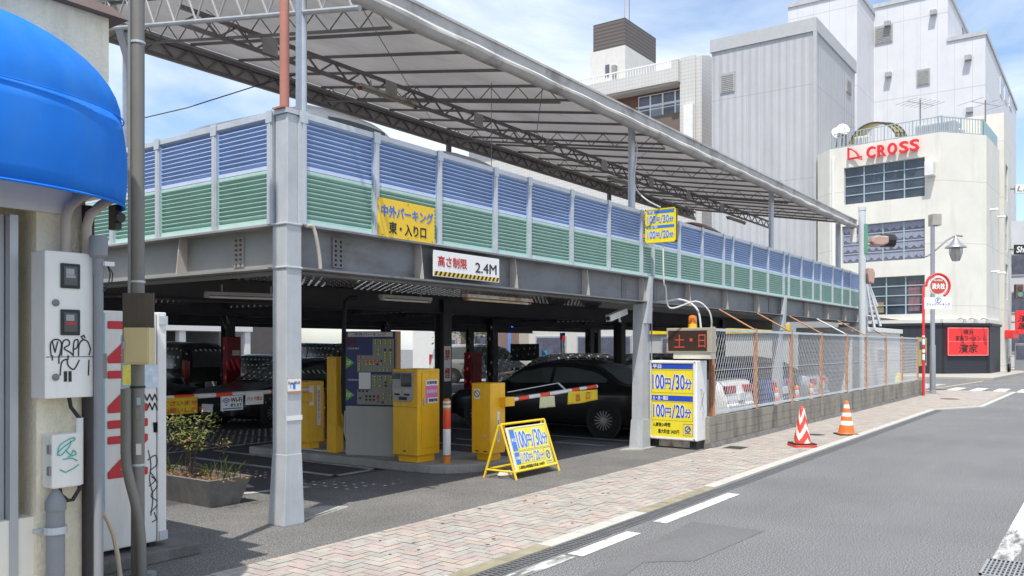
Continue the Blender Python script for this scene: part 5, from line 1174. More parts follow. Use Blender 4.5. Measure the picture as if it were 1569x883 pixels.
o=single('sandbag','pale sandbag lying across the rear foot of the A-frame sign','sandbag',mb,M('sandbag_pale',(.55,.52,.45),.9,var=.1,vs=10,bump=.4,bs=30),smooth=True); o.scale=(1.3,.6,1)
# concrete pad beside the corner column
mb=MB(); mb.hexa([(5.48,6.42,0),(6.30,6.62,0),(6.15,6.86,0),(5.48,6.86,0),(5.48,6.42,.03),(6.28,6.63,.012),(6.14,6.85,.012),(5.48,6.86,.03)]); single('footing_slab','cracked concrete footing slab at the foot of the corner column','slab',mb,concrete)
mb=MB(); mb.hexa([(12.5,6.28,0),(13.0,6.28,0),(13.0,6.6,0),(12.3,6.6,0),(12.5,6.28,.02),(13.0,6.28,.02),(13.0,6.6,.02),(12.3,6.6,.02)]); single('footing_slab','concrete footing slab beside the price sign box at the second street column','slab',mb,concrete)

# ------------------------------------------------------------------ cones
def cone(label,x,y,kind):
    t=thing('traffic_cone',label,'traffic cone',(x,y,.01),rng.uniform(0,1),'traffic cones on the pavement')
    mb=MB(); s=.19; mb.bx(x-s,x+s,y-s,y+s,.01,.035 if kind else .05); build('base',mb,rubber if kind else cone_red,t,bevel=.01,smooth=False)
    if not kind: mb=MB(); mb.bx(x-s*.98,x+s*.98,y-s*.98,y+s*.98,.051,.075); build('weight',mb,rubber,t,bevel=.01)
    z0=.035 if kind else .075; h=.665-z0; r0,r1=(.15,.03) if kind else (.145,.04)
    prof=lambda f:(r0+(r1-r0)*f)
    mb=MB(); n=28
    rows=40
    if kind: mb.lathe([(.165,z0),(.15,z0+.03)]+[(prof(f),z0+.03+(h-.03)*f) for f in (0,.25,.5,.75,.95)]+[(r1*.8,z0+h),(0,z0+h)],(x,y,0),n); build('body',mb,cone_orange,t,smooth=True)
    if kind:
        for a,b in ((.22,.36),(.50,.62),(.76,.88)):
            mb=MB(); mb.lathe([(prof(a)+.001,z0+.03+(h-.03)*a),(prof(a)+.002,z0+.03+(h-.03)*a+.002),(prof(b)+.002,z0+.03+(h-.03)*b-.002),(prof(b)+.001,z0+.03+(h-.03)*b)],(x,y,0),n); build('reflective_band',mb,refl_white,t,smooth=True)
    else:
        b=len(mb.v)
        for j in range(rows+1):
            f=j/rows
            for k in range(48):
                a=2*math.pi*k/48; mb.v.append((x+prof(f)*math.cos(a),y+prof(f)*math.sin(a),z0+h*f))
        for j in range(rows):
            for k in range(48):
                f=(j+.5)/rows; a=((k+.5)/48*3+.1)%1.0; zig=abs(a-.5)*2; q=(f*2.2+zig*.75+.1)%1.0
                mi=1 if (q<.42 or f>.93 and False) else 0
                mb.f.append([b+j*48+k,b+j*48+(k+1)%48,b+(j+1)*48+(k+1)%48,b+(j+1)*48+k]); mb.m.append(mi)
        build('body',mb,[cone_red,refl_white],t,smooth=True,recalc=False)
        mb=MB(); mb.lathe([(.04,z0+h),(.03,z0+h+.02),(0,z0+h+.022)],(x,y,0),16); build('tip',mb,cone_red,t,smooth=True)
    t.rotation_euler=(0,0,0); return t
cone('red traffic cone with white chevrons and a black edged base, nearer on the pavement',G(1229,685).x,G(1229,685).y,0)
cone('orange traffic cone with three white bands, farther along the pavement',G(1297,667).x,G(1297,667).y,1)

# ------------------------------------------------------------------ block wall and chain-link fence
YF=5.50
bw_=thing('block_wall','weathered grey concrete block wall carrying the chain-link fence','wall',(22,YF+.06,0))
x0b,x1b=13.42,33.0
mb=MB()
for r_ in range(3):
    z0=.09+r_*.145; off=.2 if r_%2 else 0; x=x0b-off
    while x<x1b:
        a=max(x,x0b); b=min(x+.4,x1b)
        if b-a>.03: mb.bx(a+.003,b-.003,YF,YF+.12,z0+.003,z0+.142)
        x+=.4
mb.bx(x0b,x1b,YF+.008,YF+.112,.05,.52); build('blocks',mb,block_conc,bw_)
mb=MB(); n=60; pts=[]
for i in range(n+1): x=x0b-.02+(x1b-x0b+.04)*i/n; pts.append((x,YF-.05-.015*rng.random(),0))
for i in range(n): a=pts[i]; b=pts[i+1]; mb.hexa([a,b,(b[0],YF+.13,0),(a[0],YF+.13,0),(a[0],a[1]+.03,.085),(b[0],b[1]+.03,.085),(b[0],YF+.13,.085),(a[0],YF+.13,.085)])
build('footing',mb,concrete_dark,bw_)
xp=onY(1283,600,YF).x; mb=MB(); mb.bx(xp-.13,xp+.13,YF-.012,YF+.13,.0,.535); build('pier',mb,block_conc,bw_)
fe=thing('chain_link_fence','chain-link fence with rusty orange posts standing on the grey block wall','fence',(22,YF+.06,.53))
FF=Face((0,YF+.05,0),(1,0,0)); posts=[onY(p,560,YF+.05).x for p in (1092,1157.5,1212,1258,1297,1326.6,1356.7,1381.8,1405.7)]
mesh_m=M('chain_link_wire',(.57,.58,.59),.4,metal=.3,var=.1,vs=4)
rail_m=M('pale_rail',(.50,.56,.60),.45,var=.08,vs=4)
for i,(a,b) in enumerate(zip(posts,posts[1:])):
    mb=MB(); z0,z1=.585,1.985; H_=z1-z0; p=.115; sl_=1.75
    for s in (1,-1):
        u=a-H_/sl_ if s>0 else a
        u=math.floor(u/p)*p
        while u<(b if s>0 else b+H_/sl_):
            # line from (u,z0) to (u+s*H/sl, z1); clip to [a,b]
            pts=[]
            t0,t1=0.0,1.0; du=s*H_/sl_
            for lo in (True,False):
                lim=a if lo else b
                tt=(lim-u)/du
                if (du>0)==lo: t0=max(t0,tt)
                else: t1=min(t1,tt)
            if t1-t0>.01: mb.tube([FF.P(u+du*t0,z0+H_*t0,s*.003),FF.P(u+du*t1,z0+H_*t1,s*.003)],0.0036,4,cap=False)
            u+=p
    build('wire_mesh',mb,mesh_m,fe,recalc=False)
    mb=MB(); FF.box(mb,a,b,1.975,2.02,-.02,.02); build('top_rail',mb,rail_m,fe)
    mb=MB(); FF.box(mb,a,b,.555,.595,-.02,.02); build('bottom_rail',mb,rail_m,fe)
    mb=MB(); mb.tube([FF.P(a,1.30,.004),FF.P(b,1.30,.004)],.004,4); build('line_wire',mb,mesh_m,fe)
for a in posts:
    mb=MB(); FF.box(mb,a-.024,a+.024,.525,2.05,-.03,.034); FF.box(mb,a-.05,a+.05,.525,.54,-.05,.05); build('post',mb,rust_orange,fe)
mb=MB(); FF.box(mb,posts[0]-.10,posts[0]-.06,.53,1.5,-.03,.02); build('end_post',mb,rust,fe)
for i,a in enumerate(posts[1:7]):
    mb=MB(); mb.tube([FF.P(a,2.02,0),(a+.15,6.33,2.44)],.016,8); build('stay_rod',mb,rust_orange if i!=3 else white_p,fe,smooth=True)

# ------------------------------------------------------------------ red hydrant sign pole, street lantern, signal pole
hp=G(1415,607); hx,hy=hp.x,hp.y
hs=thing('hydrant_sign','red crook-topped pole carrying a round red fire hydrant sign','hydrant sign',(hx,hy,0))
FH=Face((hx,hy,0),(SY_,-CY_,0)); uo=FH.px(1415,500)[0]
uc,vc=FH.px(1437,438); rad=abs(FH.px(1454,438)[0]-uc); 
mb=MB(); arc=[(uc+(rad+.02)*math.cos(a),vc+(rad+.02)*math.sin(a)) for a in [math.pi-k*.26 for k in range(17)]]
mb.tube([FH.P(0,0,0),FH.P(0,vc-.05,0)]+[FH.P(a,b,0) for a,b in arc],.045,10); build('pole',mb,M('signal_red',(.62,.025,.025),.4,var=.06,vs=4),hs,smooth=True)
for v0_,v1_,m in ((1.78,1.98,0),(2.04,2.10,0),(1.5,1.62,0),(1.25,1.45,0)):
    mb=MB(); mb.lathe([(.046,v0_),(.048,v0_+.005),(.048,v1_-.005),(.046,v1_)],FH.P(0,0,0),12); build('white_band',mb,refl_white,hs)
c=FH.P(uc,vc,0); disc=[(uc+rad*.72*math.cos(k*.2618),vc+rad*.72*math.sin(k*.2618)) for k in range(24)]
mb=MB(); FH.poly(mb,disc,.0,.03); d_=build('disc',mb,M('hydrant_red',(.50,.07,.04),.5,var=.12,vs=5),hs)
mb=MB(); disc2=[(uc+rad*.80*math.cos(k*.2618),vc+rad*.80*math.sin(k*.2618)) for k in range(24)]; FH.poly(mb,disc2,.0,.02); build('disc_rim',mb,white_p,hs)
mb=MB()
for a in (.78,2.36,3.93,5.5): mb.tube([FH.P(uc+rad*.75*math.cos(a),vc+rad*.75*math.sin(a),0),FH.P(uc+rad*1.02*math.cos(a),vc+rad*1.02*math.sin(a),0)],.012,6)
build('spoke',mb,white_p,hs)
lettering(FH,'消火栓',uc,vc-.02,rad*1.15,rad*.5,white_ink,hs,n=.035,bold=.03); lettering(FH,'FIRE HYDRANT',uc,vc+rad*.48,rad*.8,rad*.14,white_ink,hs,n=.035,bold=.02)
u0,v1=FH.px(1415,456); u1,v0=FH.px(1457,474)
qs=board('parking_direction_sign','white rectangular parking direction sign below the round red hydrant sign','sign',FH,u0,u1,v0,v1,.05,.07,white_sign,0)
hh=v1-v0; ww=u1-u0; lettering(FH,'クイックパーキング',(u0+u1)/2,v0+hh*.40,ww*.86,hh*.24,M('dark_blue_grey',(.05,.06,.16),.5),qs,n=.074,bold=.015); lettering(FH,'P',(u0+u1)/2,v0+hh*.76,ww*.07,hh*.24,blue_ink,qs,n=.074,bold=.03); lettering(FH,'ここ',u0+ww*.8,v0+hh*.15,ww*.15,hh*.14,black_ink,qs,n=.074)
mb=MB(); FH.ribbon(mb,[((u0+u1)/2+.10*math.cos(k*.5),v0+hh*.76+.085*math.sin(k*.5)) for k in range(14)],.016,.074); build('ring_mark',mb,blue_ink,qs,recalc=False)
lp=G(1429,602); lx,ly=lp.x,lp.y
sl=thing('street_lantern','grey street lamp post with a curved arm and a hanging glass lantern','street lamp',(lx,ly,0))
FLp=Face((lx,ly,0),(SY_,-CY_,0)); zt=FLp.px(1429,345)[1]; zm=FLp.px(1429,530)[1]
mb=MB(); mb.lathe([(.13,0),(.13,.06),(.105,.08),(.105,zm),(.08,zm+.05),(.075,zt)],(lx,ly,0),16); build('post',mb,M('lamp_post_grey',(.27,.28,.30),.45,metal=.3,var=.08),sl,smooth=True)
pts=[FLp.px(*p) for p in ((1410,390),(1414,393),(1420,393),(1428,388),(1440,378),(1450,369),(1460,363),(1468,361),(1475,362))]
mb=MB(); mb.tube([FLp.P(a,b,-.02) for a,b in pts],.035,8); build('arm',mb,M('lamp_post_grey',(.27,.28,.30),.45),sl,smooth=True)
a,b=FLp.px(1464.5,362); s=FLp.px(1480,380)[0]-FLp.px(1464.5,380)[0]
v=lambda y: FLp.px(1464,y)[1]
c=FLp.P(a,0,0)
mb=MB(); mb.lathe([(s*1.0,v(380)),(s*.97,v(378.5)),(s*.55,v(374)),(s*.42,v(371)),(s*.2,v(366)),(s*.06,v(362))],c,20); build('lamp_shade',mb,M('lamp_shade_grey',(.33,.34,.36),.4,metal=.4,var=.06),sl,smooth=True)
mb=MB(); mb.lathe([(s*.42,v(381)),(s*.46,v(386)),(s*.40,v(394)),(s*.34,v(397)),(s*.3,v(400)),(0,v(401))],c,16); build('lantern_glass',mb,M('lantern_glass',(.42,.41,.37),.2,var=.15,vs=6),sl,smooth=True)
mb=MB()
for k in range(6): an=k*1.047; mb.tube([c+Vector((math.cos(an)*s*r_,math.sin(an)*s*r_,v(y))) for r_,y in ((.62,381),(.62,388),(.45,396),(.32,400))],.012,5)
build('cage',mb,M('lamp_post_grey',(.27,.28,.30),.45),sl)
u0,v1=FLp.px(1427,328); u1,v0=FLp.px(1441,346); mb=MB(); FLp.box(mb,u0,u1,v0,v1,-.25,.1); build('speaker_box',mb,M('grey_beige_box',(.35,.33,.29),.6,var=.15,vs=5),sl,bevel=.02)
# signal pole at the end of the deck
sx=onY(1321,505,5.9).x; SPy=5.9
sg=thing('signal_pole','pale traffic signal pole at the far deck end with a tan signal head','signal pole',(sx,SPy,0))
FSg=Face((sx,SPy,0),(SY_,-CY_,0)); zt=FSg.px(1321,323)[1]
mb=MB(); mb.tube([(sx,SPy,0),(sx,SPy,zt)],.10,14); mb.lathe([(.11,0),(.11,.1),(0,.12)],(sx,SPy,zt),14); build('pole',mb,M('signal_pole_paint',(.52,.55,.57),.45,var=.06),sg,smooth=True)
tan_m=M('signal_back',(.42,.28,.24),.6,var=.08,vs=3)
u0,v0=FSg.px(1333,379); u1,v1=FSg.px(1353,362); mb=MB(); FSg.poly(mb,[FSg.px(*p) for p in ((1331,372),(1334,364),(1341,362),(1358,363),(1358,374),(1348,378),(1337,377))],-.25,.2); build('signal_head',mb,tan_m,sg,bevel=.04)
for k,x in enumerate((1350,1356,1361)):
    a,b=FSg.px(x,369); mb=MB(); q=FSg.P(a,b,0); dirn=FSg.u; mb.tube([q,q+dirn*.16],.19,12); build('visor',mb,plastic_blk,sg)
mb=MB(); a,b=FSg.px(1322,375); c_,d_=FSg.px(1340,374); mb.tube([FSg.P(0,b,0),FSg.P(c_,d_,0)],.035,8); build('arm',mb,galv,sg)
mb=MB(); FSg.poly(mb,[FSg.px(*p) for p in ((1325,420),(1327,411),(1334,412),(1337,420),(1335,436),(1327,434))],-.15,.2); build('pedestrian_head',mb,tan_m,sg,bevel=.03)
u0,v1=FSg.px(1308,349); u1,v0=FSg.px(1316,372); mb=MB(); FSg.box(mb,u0,u1,v0,v1,-.3,-.12); build('control_box',mb,white_p,sg,bevel=.03)
mb=MB(); a,b=FSg.px(1325,365); FSg.box(mb,a-.06,a+.04,b-.45,b+.4,.05,.12); build('sign_edge',mb,M('sign_green_edge',(.1,.3,.2),.5),sg)
# leaning steel ladder frame
sd_=thing('steel_stair_frame','leaning bundle of galvanised steel frames beyond the louvre screen','steel frame',(29.5,7.0,0))
FSd=Face((29.3,6.9,0),(SY_,-CY_,0)); mb=MB()
for a,b in (((1325,432),(1328,505)),((1327,432),(1340,505)),((1329,432),(1349,500)),((1331,436),(1344,470))): mb.bar(FSd.P(*FSd.px(*a)),FSd.P(*FSd.px(*b)),.10,.06)
for k in range(8):
    f=k/8; a=FSd.px(1327+8*f,440+60*f); b=FSd.px(1330+16*f,440+58*f); mb.bar(FSd.P(*a),FSd.P(*b),.04,.04)
build('frame',mb,galv,sd_)
# white shed, yellow cover, notice board behind the fence
t=thing('storage_shed','white storage shed with a flat lid behind the far end of the fence','shed',(29,6.8,0))
xs0=onY(1327,560,6.0).x; xs1=onY(1379,560,6.0).x
mb=MB(); mb.bx(xs0,xs1,6.0,8.0,0,2.16); build('shed_body',mb,M('shed_white',(.62,.62,.60),.5,var=.06,dirt=.3,dcol=(.35,.34,.33)),t); mb=MB(); mb.bx(xs0-.06,xs1+.06,5.92,8.05,2.16,2.30); build('lid',mb,white_p,t,bevel=.01)
xw=onY(1346,560,5.98).x; xw2=onY(1352,560,5.98).x; mb=MB(); mb.bx(xw,xw2+.6,5.96,6.0,1.25,1.62); build('grey_panel',mb,grey_panel,t)
t=thing('covered_heap','crumpled yellow sheet over a heap behind the last fence bay','heap',(31.5,6.2,0))
mb=MB(); r2=random.Random(8); b=0
for j in range(7):
    for k in range(18):
        a=k/18*6.283; r_=(.75*math.cos(j/6*1.5))*(1+r2.uniform(-.12,.12)); mb.v.append((31.3+r_*math.cos(a)*1.2,6.25+r_*math.sin(a)*.6,.2+.75*math.sin(j/6*1.5)+r2.uniform(-.04,.04)))
for j in range(6):
    for k in range(18): mb.f.append([j*18+k,j*18+(k+1)%18,(j+1)*18+(k+1)%18,(j+1)*18+k]); mb.m.append(0)
build('sheet',mb,M('yellow_sheet',(.62,.58,.12),.7,var=.1),t,smooth=True)
fB=Face((0,5.75,0),(1,0,0)); u0,v1=fB.px(1408,517); u1,v0=fB.px(1420,560); t=board('notice_board','old yellow and navy notice board at the end of the fence','board',fB,u0,u1,v0,v1,-.03,0,M('old_yellow',(.45,.40,.12),.6,var=.2,vs=4),0)
mb=MB(); fB.rect(mb,u0+.1,u1-.3,v0+.6,v1-.15,.003); fB.rect(mb,u0+.5,u1-.1,v0+.1,v0+.5,.003); build('patch',mb,navy,t,recalc=False)
for x in (u0+.1,u1-.1): mb=MB(); mb.bx(x-.03,x+.03,5.79,5.84,0,v1); build('leg',mb,galv,t)
# small delineator cones behind the fence
for k,(px_,py2) in enumerate(((1190,596),(1221,590),(1243,589))):
    x=onY(px_,590,6.05).x
    delineator(('orange and white rubber post behind the fence '+('beside the white car','in front of the blue car','in front of the silver car')[k]),x,6.05,0,.80,.05,(cone_orange,[(.45,.62,refl_white),(.72,.86,refl_white)]))
    tag([o for o in COL.objects if o.name.startswith('bollard')][-1],group='rubber posts behind the fence')
# ------------------------------------------------------------------ cars
def interp(pts, x):
    if x <= pts[0][0]: return pts[0][1]
    for (a,b),(c,d) in zip(pts,pts[1:]):
        if x <= c:
            t=(x-a)/(c-a); t=t*t*(3-2*t)*.5+t*.5; return b+(d-b)*t
    return pts[-1][1]
SHAPES = {
 # belt / roof profiles by fraction of the length from the tail (0) to the nose (1); heights in metres
 'sedan': dict(L=4.85,W=1.78,hood=[(0,.74),(.02,.93),(.08,.98),(.25,.97),(.70,.92),(.92,.80),(.985,.66),(1,.52)],
   roof=[(.12,.98),(.28,1.36),(.38,1.43),(.50,1.42),(.60,1.34),(.74,.93)],cab=(.12,.74),side=(.20,.70),mid=(.445,.46),wh=(.20,.81),r=.325,belt=.93),
 'coupe': dict(L=4.65,W=1.84,hood=[(0,.70),(.02,.98),(.08,1.03),(.25,.98),(.70,.90),(.92,.74),(.985,.60),(1,.48)],
   roof=[(.10,1.02),(.30,1.27),(.42,1.31),(.52,1.29),(.60,1.20),(.74,.91)],cab=(.10,.74),side=(.30,.70),mid=(.69,.70),wh=(.19,.80),r=.335,belt=.94),
 'wagon': dict(L=4.75,W=1.76,hood=[(0,.70),(.01,.95),(.06,.98),(.30,.97),(.70,.93),(.92,.80),(.985,.66),(1,.5)],
   roof=[(.02,1.0),(.07,1.36),(.14,1.45),(.40,1.47),(.52,1.44),(.60,1.36),(.73,.94)],cab=(.02,.73),side=(.08,.69),mid=(.30,.315),mid2=(.50,.515),wh=(.19,.81),r=.325,belt=.95),
 'van': dict(L=4.7,W=1.72,hood=[(0,.75),(.01,1.05),(.10,1.08),(.70,1.08),(.86,1.02),(.97,.80),(1,.55)],
   roof=[(.00,1.06),(.04,1.66),(.10,1.80),(.50,1.84),(.66,1.78),(.72,1.70),(.88,1.02)],cab=(.005,.88),side=(.06,.84),mid=(.33,.345),mid2=(.60,.615),wh=(.17,.83),r=.33,belt=1.06),
}
def make_car(label, kind, loc, rotz, paint, detail=True, cat='car', roof_rail=False):
    S=SHAPES[kind]; Lc,Wc=S['L'],S['W']; t=thing('parked_car',label,cat,loc,rotz,'cars parked in and around the deck')
    X=lambda f:(f-.5)*Lc
    N_=56; fs=sorted(set([i/N_ for i in range(N_+1)]+[.004,.012,.988,.996]))
    def wid(f):
        e=min(f,1-f); return Wc/2*(1-.16*(1-min(1,e/.11))**2.2)
    def ring_(f):
        w=wid(f); zs=.20+.10*(1-min(1,min(f,1-f)/.09)); zh=interp(S['hood'],f); zh=max(zh,zs+.1)
        c0,c1=S['cab']; zr=interp(S['roof'],f) if c0<f<c1 else zh
        zr=max(zr,zh+.002); k=min(1,max(0,(zr-zh)/.38)); zb=zh
        tw=w*(.93-.20*k)
        pts=[(w*.86,zs),(w*.97,zs+.05),(w,zs+.2),(w*1.0,zb-.22),(w*.985,zb-.07),(w*.93,zb-.004),(tw+ (w*.93-tw)*.0 ,zr-.10*k-.002),(tw*.94,zr-.03*k),(tw*.80,zr),(tw*.4,zr+.012*k+.01)]
        return pts
    rings=[ring_(f) for f in fs]
    mb=MB(); n=len(rings[0]); m=2*n
    for f,r_ in zip(fs,rings):
        x=X(f)
        for (y,z) in r_: mb.v.append((x,y,z))
        for (y,z) in reversed(r_): mb.v.append((x,-y,z))
    for i in range(len(fs)-1):
        for j in range(m):
            j2=(j+1)%m; mb.f.append([i*m+j,i*m+j2,(i+1)*m+j2,(i+1)*m+j]); mb.m.append(0)
    mb.f.append([j for j in range(m)][::-1]); mb.m.append(0); mb.f.append([(len(fs)-1)*m+j for j in range(m)]); mb.m.append(0)
    body=build('body',mb,paint,t,world=False,smooth=True)
    def side_pt(f,g,s,off):   # g 0 belt .. 1 roof edge
        r_=ring_(f); a=r_[5]; b=r_[6]; return Vector((X(f),s*(a[0]+(b[0]-a[0])*g+off),a[1]+(b[1]-a[1])*g))
    def win_side(f0,f1,s):
        mb=MB(); nn=14; b=0
        cols=[f0+(f1-f0)*i/nn for i in range(nn+1)]
        for i in range(nn):
            q=[]
            for f in (cols[i],cols[i+1]):
                r_=ring_(f); h=r_[6][1]-r_[5][1]
                g0=.06/h if h>.09 else .5; g1=1-.02/h if h>.09 else .5
                q.append((f,g0,max(g0,g1)))
            if q[0][2]-q[0][1]<.02 and q[1][2]-q[1][1]<.02: continue
            mb.quad(side_pt(q[0][0],q[0][1],s,.006),side_pt(q[1][0],q[1][1],s,.006),side_pt(q[1][0],q[1][2],s,.006),side_pt(q[0][0],q[0][2],s,.006))
        return build('side_window',mb,car_glass,t,world=False,recalc=False)
    cuts=[S['side'][0],*S['mid'],*(S.get('mid2') or ()),S['side'][1]]
    for s in (1,-1):
        for a,b in zip(cuts[0::2],cuts[1::2]):
            if b-a>.02: win_side(a,b,s)
    def win_top(f0,f1,name):
        mb=MB(); nn=10; cols=[f0+(f1-f0)*i/nn for i in range(nn+1)]
        def tp(f,q,off=.006):
            r_=ring_(f); y=(r_[8][0]*.97)*q; k=abs(q); z=r_[8][1]+(r_[9][1]-r_[8][1])*(1-k*k); return Vector((X(f)+(off if f>.5 else -off),y,z+off))
        for i in range(nn):
            for j in range(6): a=-1+j/3; b=-1+(j+1)/3; mb.quad(tp(cols[i],a),tp(cols[i+1],a),tp(cols[i+1],b),tp(cols[i],b))
        return build(name,mb,car_glass,t,world=False,recalc=False,smooth=True)
    R_=S['roof']
    win_top(R_[-2][0]+.006,R_[-1][0]-.012,'windscreen'); win_top(R_[0][0]+.008,R_[1][0]-.004,'rear_window')
    # wheels with dark arches
    for f in S['wh']:
        for s in (1,-1):
            w=wid(f); y=s*(w-.09); c=Vector((X(f),y,S['r']))
            mb=MB(); mb.lathe([(S['r']+.055,-.004),(S['r']+.055,.004),(0,.004)] if s>0 else [(S['r']+.055,.004),(S['r']+.055,-.004),(0,-.004)],Vector((X(f),s*(w+.001),S['r']+.01)),24,0,'y'); build('wheel_arch',mb,plastic_blk,t,world=False)
            r=S['r']; mb=MB(); a=.10*s; mb.lathe([(r*.62,-a),(r*.93,-a),(r,-a*.7),(r,a*.8),(r*.95,a*1.08),(r*.66,a*1.1),(r*.62,a*.9)],c,28,0,'y'); wl=build('wheel',mb,tyre_m,t,world=False,smooth=True)
            mb=MB(); mb.lathe([(r*.64,a*1.06),(r*.60,a*1.16),(r*.56,a*1.02),(0,a*1.0)],c,28,1,'y'); mb.lathe([(r*.16,a*1.0),(r*.14,a*1.2),(0,a*1.22)],c,14,0,'y')
            for k in range(16):
                an=k*math.pi/8; d=Vector((math.cos(an),0,math.sin(an))); mb.bar(c+d*r*.13+Vector((0,a*1.1,0)),c+d*r*.58+Vector((0,a*1.1,0)),.016,.02,0,up=(0,1,0))
            build('rim',mb,[rim_m,plastic_blk],wl,world=False)
    # lamps, plates, bumpers, mirrors
    wE=Wc/2
    def lampbox(name,x0,x1,y0,y1,z0,z1,m):
        for s in (1,-1):
            mb=MB(); mb.bx(x0,x1,min(s*y0,s*y1),max(s*y0,s*y1),z0,z1); build(name,mb,m,t,world=False,bevel=.012)
    zt=interp(S['hood'],.03)
    if kind=='van': lampbox('tail_light',X(0)-.012,X(.03),wE*.70,wE*.87,.85,1.35,tail_red)
    elif kind=='wagon': lampbox('tail_light',X(0)-.012,X(.03),wE*.62,wE*.87,.68,.98,tail_red)
    elif kind=='coupe': lampbox('tail_light',X(0)-.012,X(.04),wE*.28,wE*.86,.74,.90,tail_red)
    else: lampbox('tail_light',X(0)-.012,X(.03),wE*.40,wE*.86,.70,.87,tail_red)
    lampbox('headlight',X(.955),X(1)+.008,wE*.48,wE*.84,.55,.70,head_lens)
    for nm,xa,xb in (('rear_bumper',X(0)-.05,X(.02)),('front_bumper',X(.975),X(1)+.05)):
        mb=MB(); mb.bx(xa,xb,-wE*.84,wE*.84,.28,.52); build(nm,mb,paint,t,world=False,bevel=.04)
    mb=MB(); mb.bx(X(0)-.06,X(0)-.02,-.17,.17,.58 if kind!='van' else .62,.745 if kind!='van' else .785); build('number_plate',mb,white_sign,t,world=False)
    mb=MB(); mb.bx(X(1)-.0,X(1)+.055,-.17,.17,.36,.52); build('number_plate',mb,white_sign,t,world=False)
    for s in (1,-1):
        f=S['side'][1]-.035; p=side_pt(f,.12,s,.10); mb=MB(); mb.bx(p.x-.05,p.x+.05,p.y-.10,p.y+.10,p.z-.04,p.z+.09); build('door_mirror',mb,paint,t,world=False,bevel=.025)
        if detail:
            for fh in (S['side'][0]+.20,S['side'][0]+.40):
                mb=MB(); w=wid(fh); mb.bx(X(fh)-.1,X(fh)+.1,s*w-.012,s*w+.022,S['belt']-.14,S['belt']-.11); build('door_handle',mb,paint,t,world=False,bevel=.006)
            for fh in cuts[2::2]:
                mb=MB(); w=wid(fh); mb.bx(X(fh)-.003,X(fh)+.003,s*w-.003,s*w+.003,.32,S['belt']-.03); build('door_gap',mb,plastic_blk,t,world=False)
    return t
UPZ=2.74
N90=R(90)
make_car('black saloon parked right behind the striped exit gate arm','sedan',(14.72,9.2,0),N90,car_black)
make_car('white low coupe parked tail first against the chain-link fence','coupe',(17.35,8.75,0),N90,car_white)
make_car('dark blue saloon parked beside the white coupe behind the fence','sedan',(20.4,8.9,0),N90,car_blue)
make_car('silver saloon parked beside the dark blue saloon behind the fence','sedan',(23.2,8.8,0),N90,car_silver)
make_car('grey estate car parked in the shade behind the red hydrant box','wagon',(9.6,17.8,0),R(6),car_grey)
make_car('black saloon parked across the back of the corner column','sedan',(13.0,15.4,0),R(184),car_black)
make_car('dark saloon parked behind the parking board','sedan',(16.2,17.4,0),R(100),car_black)
make_car('white estate car parked deep in the lot beyond the exit gate arm','wagon',(24.6,15.6,0),R(150),car_white)
make_car('silver estate car parked deep in the lot behind the price sign box','wagon',(27.2,14.2,0),R(150),car_silver)
make_car('white van on the upper deck showing its roof above the left screen','van',(7.0,9.4,UPZ-.06),N90,car_white,False,'van')
make_car('silver people carrier on the upper deck with its dark rear window above the screen','van',(9.62,9.6,UPZ-.06),N90,car_silver,False,'van')
make_car('dark red van on the upper deck beyond the small price sign','van',(18.6,9.7,UPZ+.02),N90,car_red,False,'van')
make_car('silver van standing in the sunlit street behind the lot','van',(32.3,24.9,0),R(-37),car_silver,True,'van')
make_car('dark saloon parked deep in the lot behind the entry gate arm','sedan',(7.0,19.8,0),R(95),car_grey)
make_car('black estate car parked deep in the lot left of the corner column','wagon',(9.9,22.0,0),R(92),car_black)
make_car('dark grey estate car parked deep in the lot behind the parking board','wagon',(16.6,21.8,0),R(90),car_grey)
make_car('black van parked deep in the lot beside the dark grey estate car','van',(13.6,21.9,0),R(90),car_black)
make_car('dark van parked at the rear edge of the lot behind the ticket machine','van',(19.6,22.6,0),R(90),car_grey)
# ------------------------------------------------------------------ buildings beyond the car park
def window(face, par, u0,u1,v0,v1, cols, rows, fm, gm, depth=.18, fw=.07, name='window', n=0):
    mb=MB(); d0,d1=n-depth-.02,n-depth+.06
    for a in [u0+(u1-u0)*i/cols for i in range(cols+1)]: face.box(mb,max(u0,a-fw/2),min(u1,a+fw/2),v0,v1,d0,d1)
    for b in [v0+(v1-v0)*i/rows for i in range(rows+1)]: face.box(mb,u0,u1,max(v0,b-fw*.4),min(v1,b+fw*.4),d0,d1-.008)
    w=build(name,mb,fm,par); mb=MB(); face.rect(mb,u0,u1,v0,v1,n-depth); build('pane',mb,gm,w,recalc=False); return w
# cream corner building with the red letters
A,B,C_,D=Vector((56.3,14.9,0)),Vector((55.5,8.3,0)),Vector((58.0,6.2,0)),Vector((63.0,6.0,0))
ac=thing('corner_building','cream four storey corner building with red letters and a dark ramen shop below','building',(59,10,0))
ZT=14.47; ZB=3.25
fa=Face(A,B-A); fb=Face(B,C_-B); fc=Face(C_,D-C_); la=(B-A).length; lb=(C_-B).length; lc=(D-C_).length
wins=[]
for (a,b,c,d) in ((1293,257,1419,306),(1290,352,1420,396),(1300,431,1422,480)):
    u0,v1=fa.px(a,b); u1,v0=fa.px(c,d); vt=fa.px(c,b-20 if b<300 else b-14)[1]
    wins.append([max(u0,.55),min(u1,la-.9),v0,0])
wins[0][2]=fa.px(1419,300)[1]; wins[0][3]=fa.px(1419,240)[1]; wins[1][2]=fa.px(1419,396)[1]; wins[1][3]=fa.px(1419,335)[1]; wins[2][2]=fa.px(1421,481)[1]; wins[2][3]=fa.px(1421,421)[1]
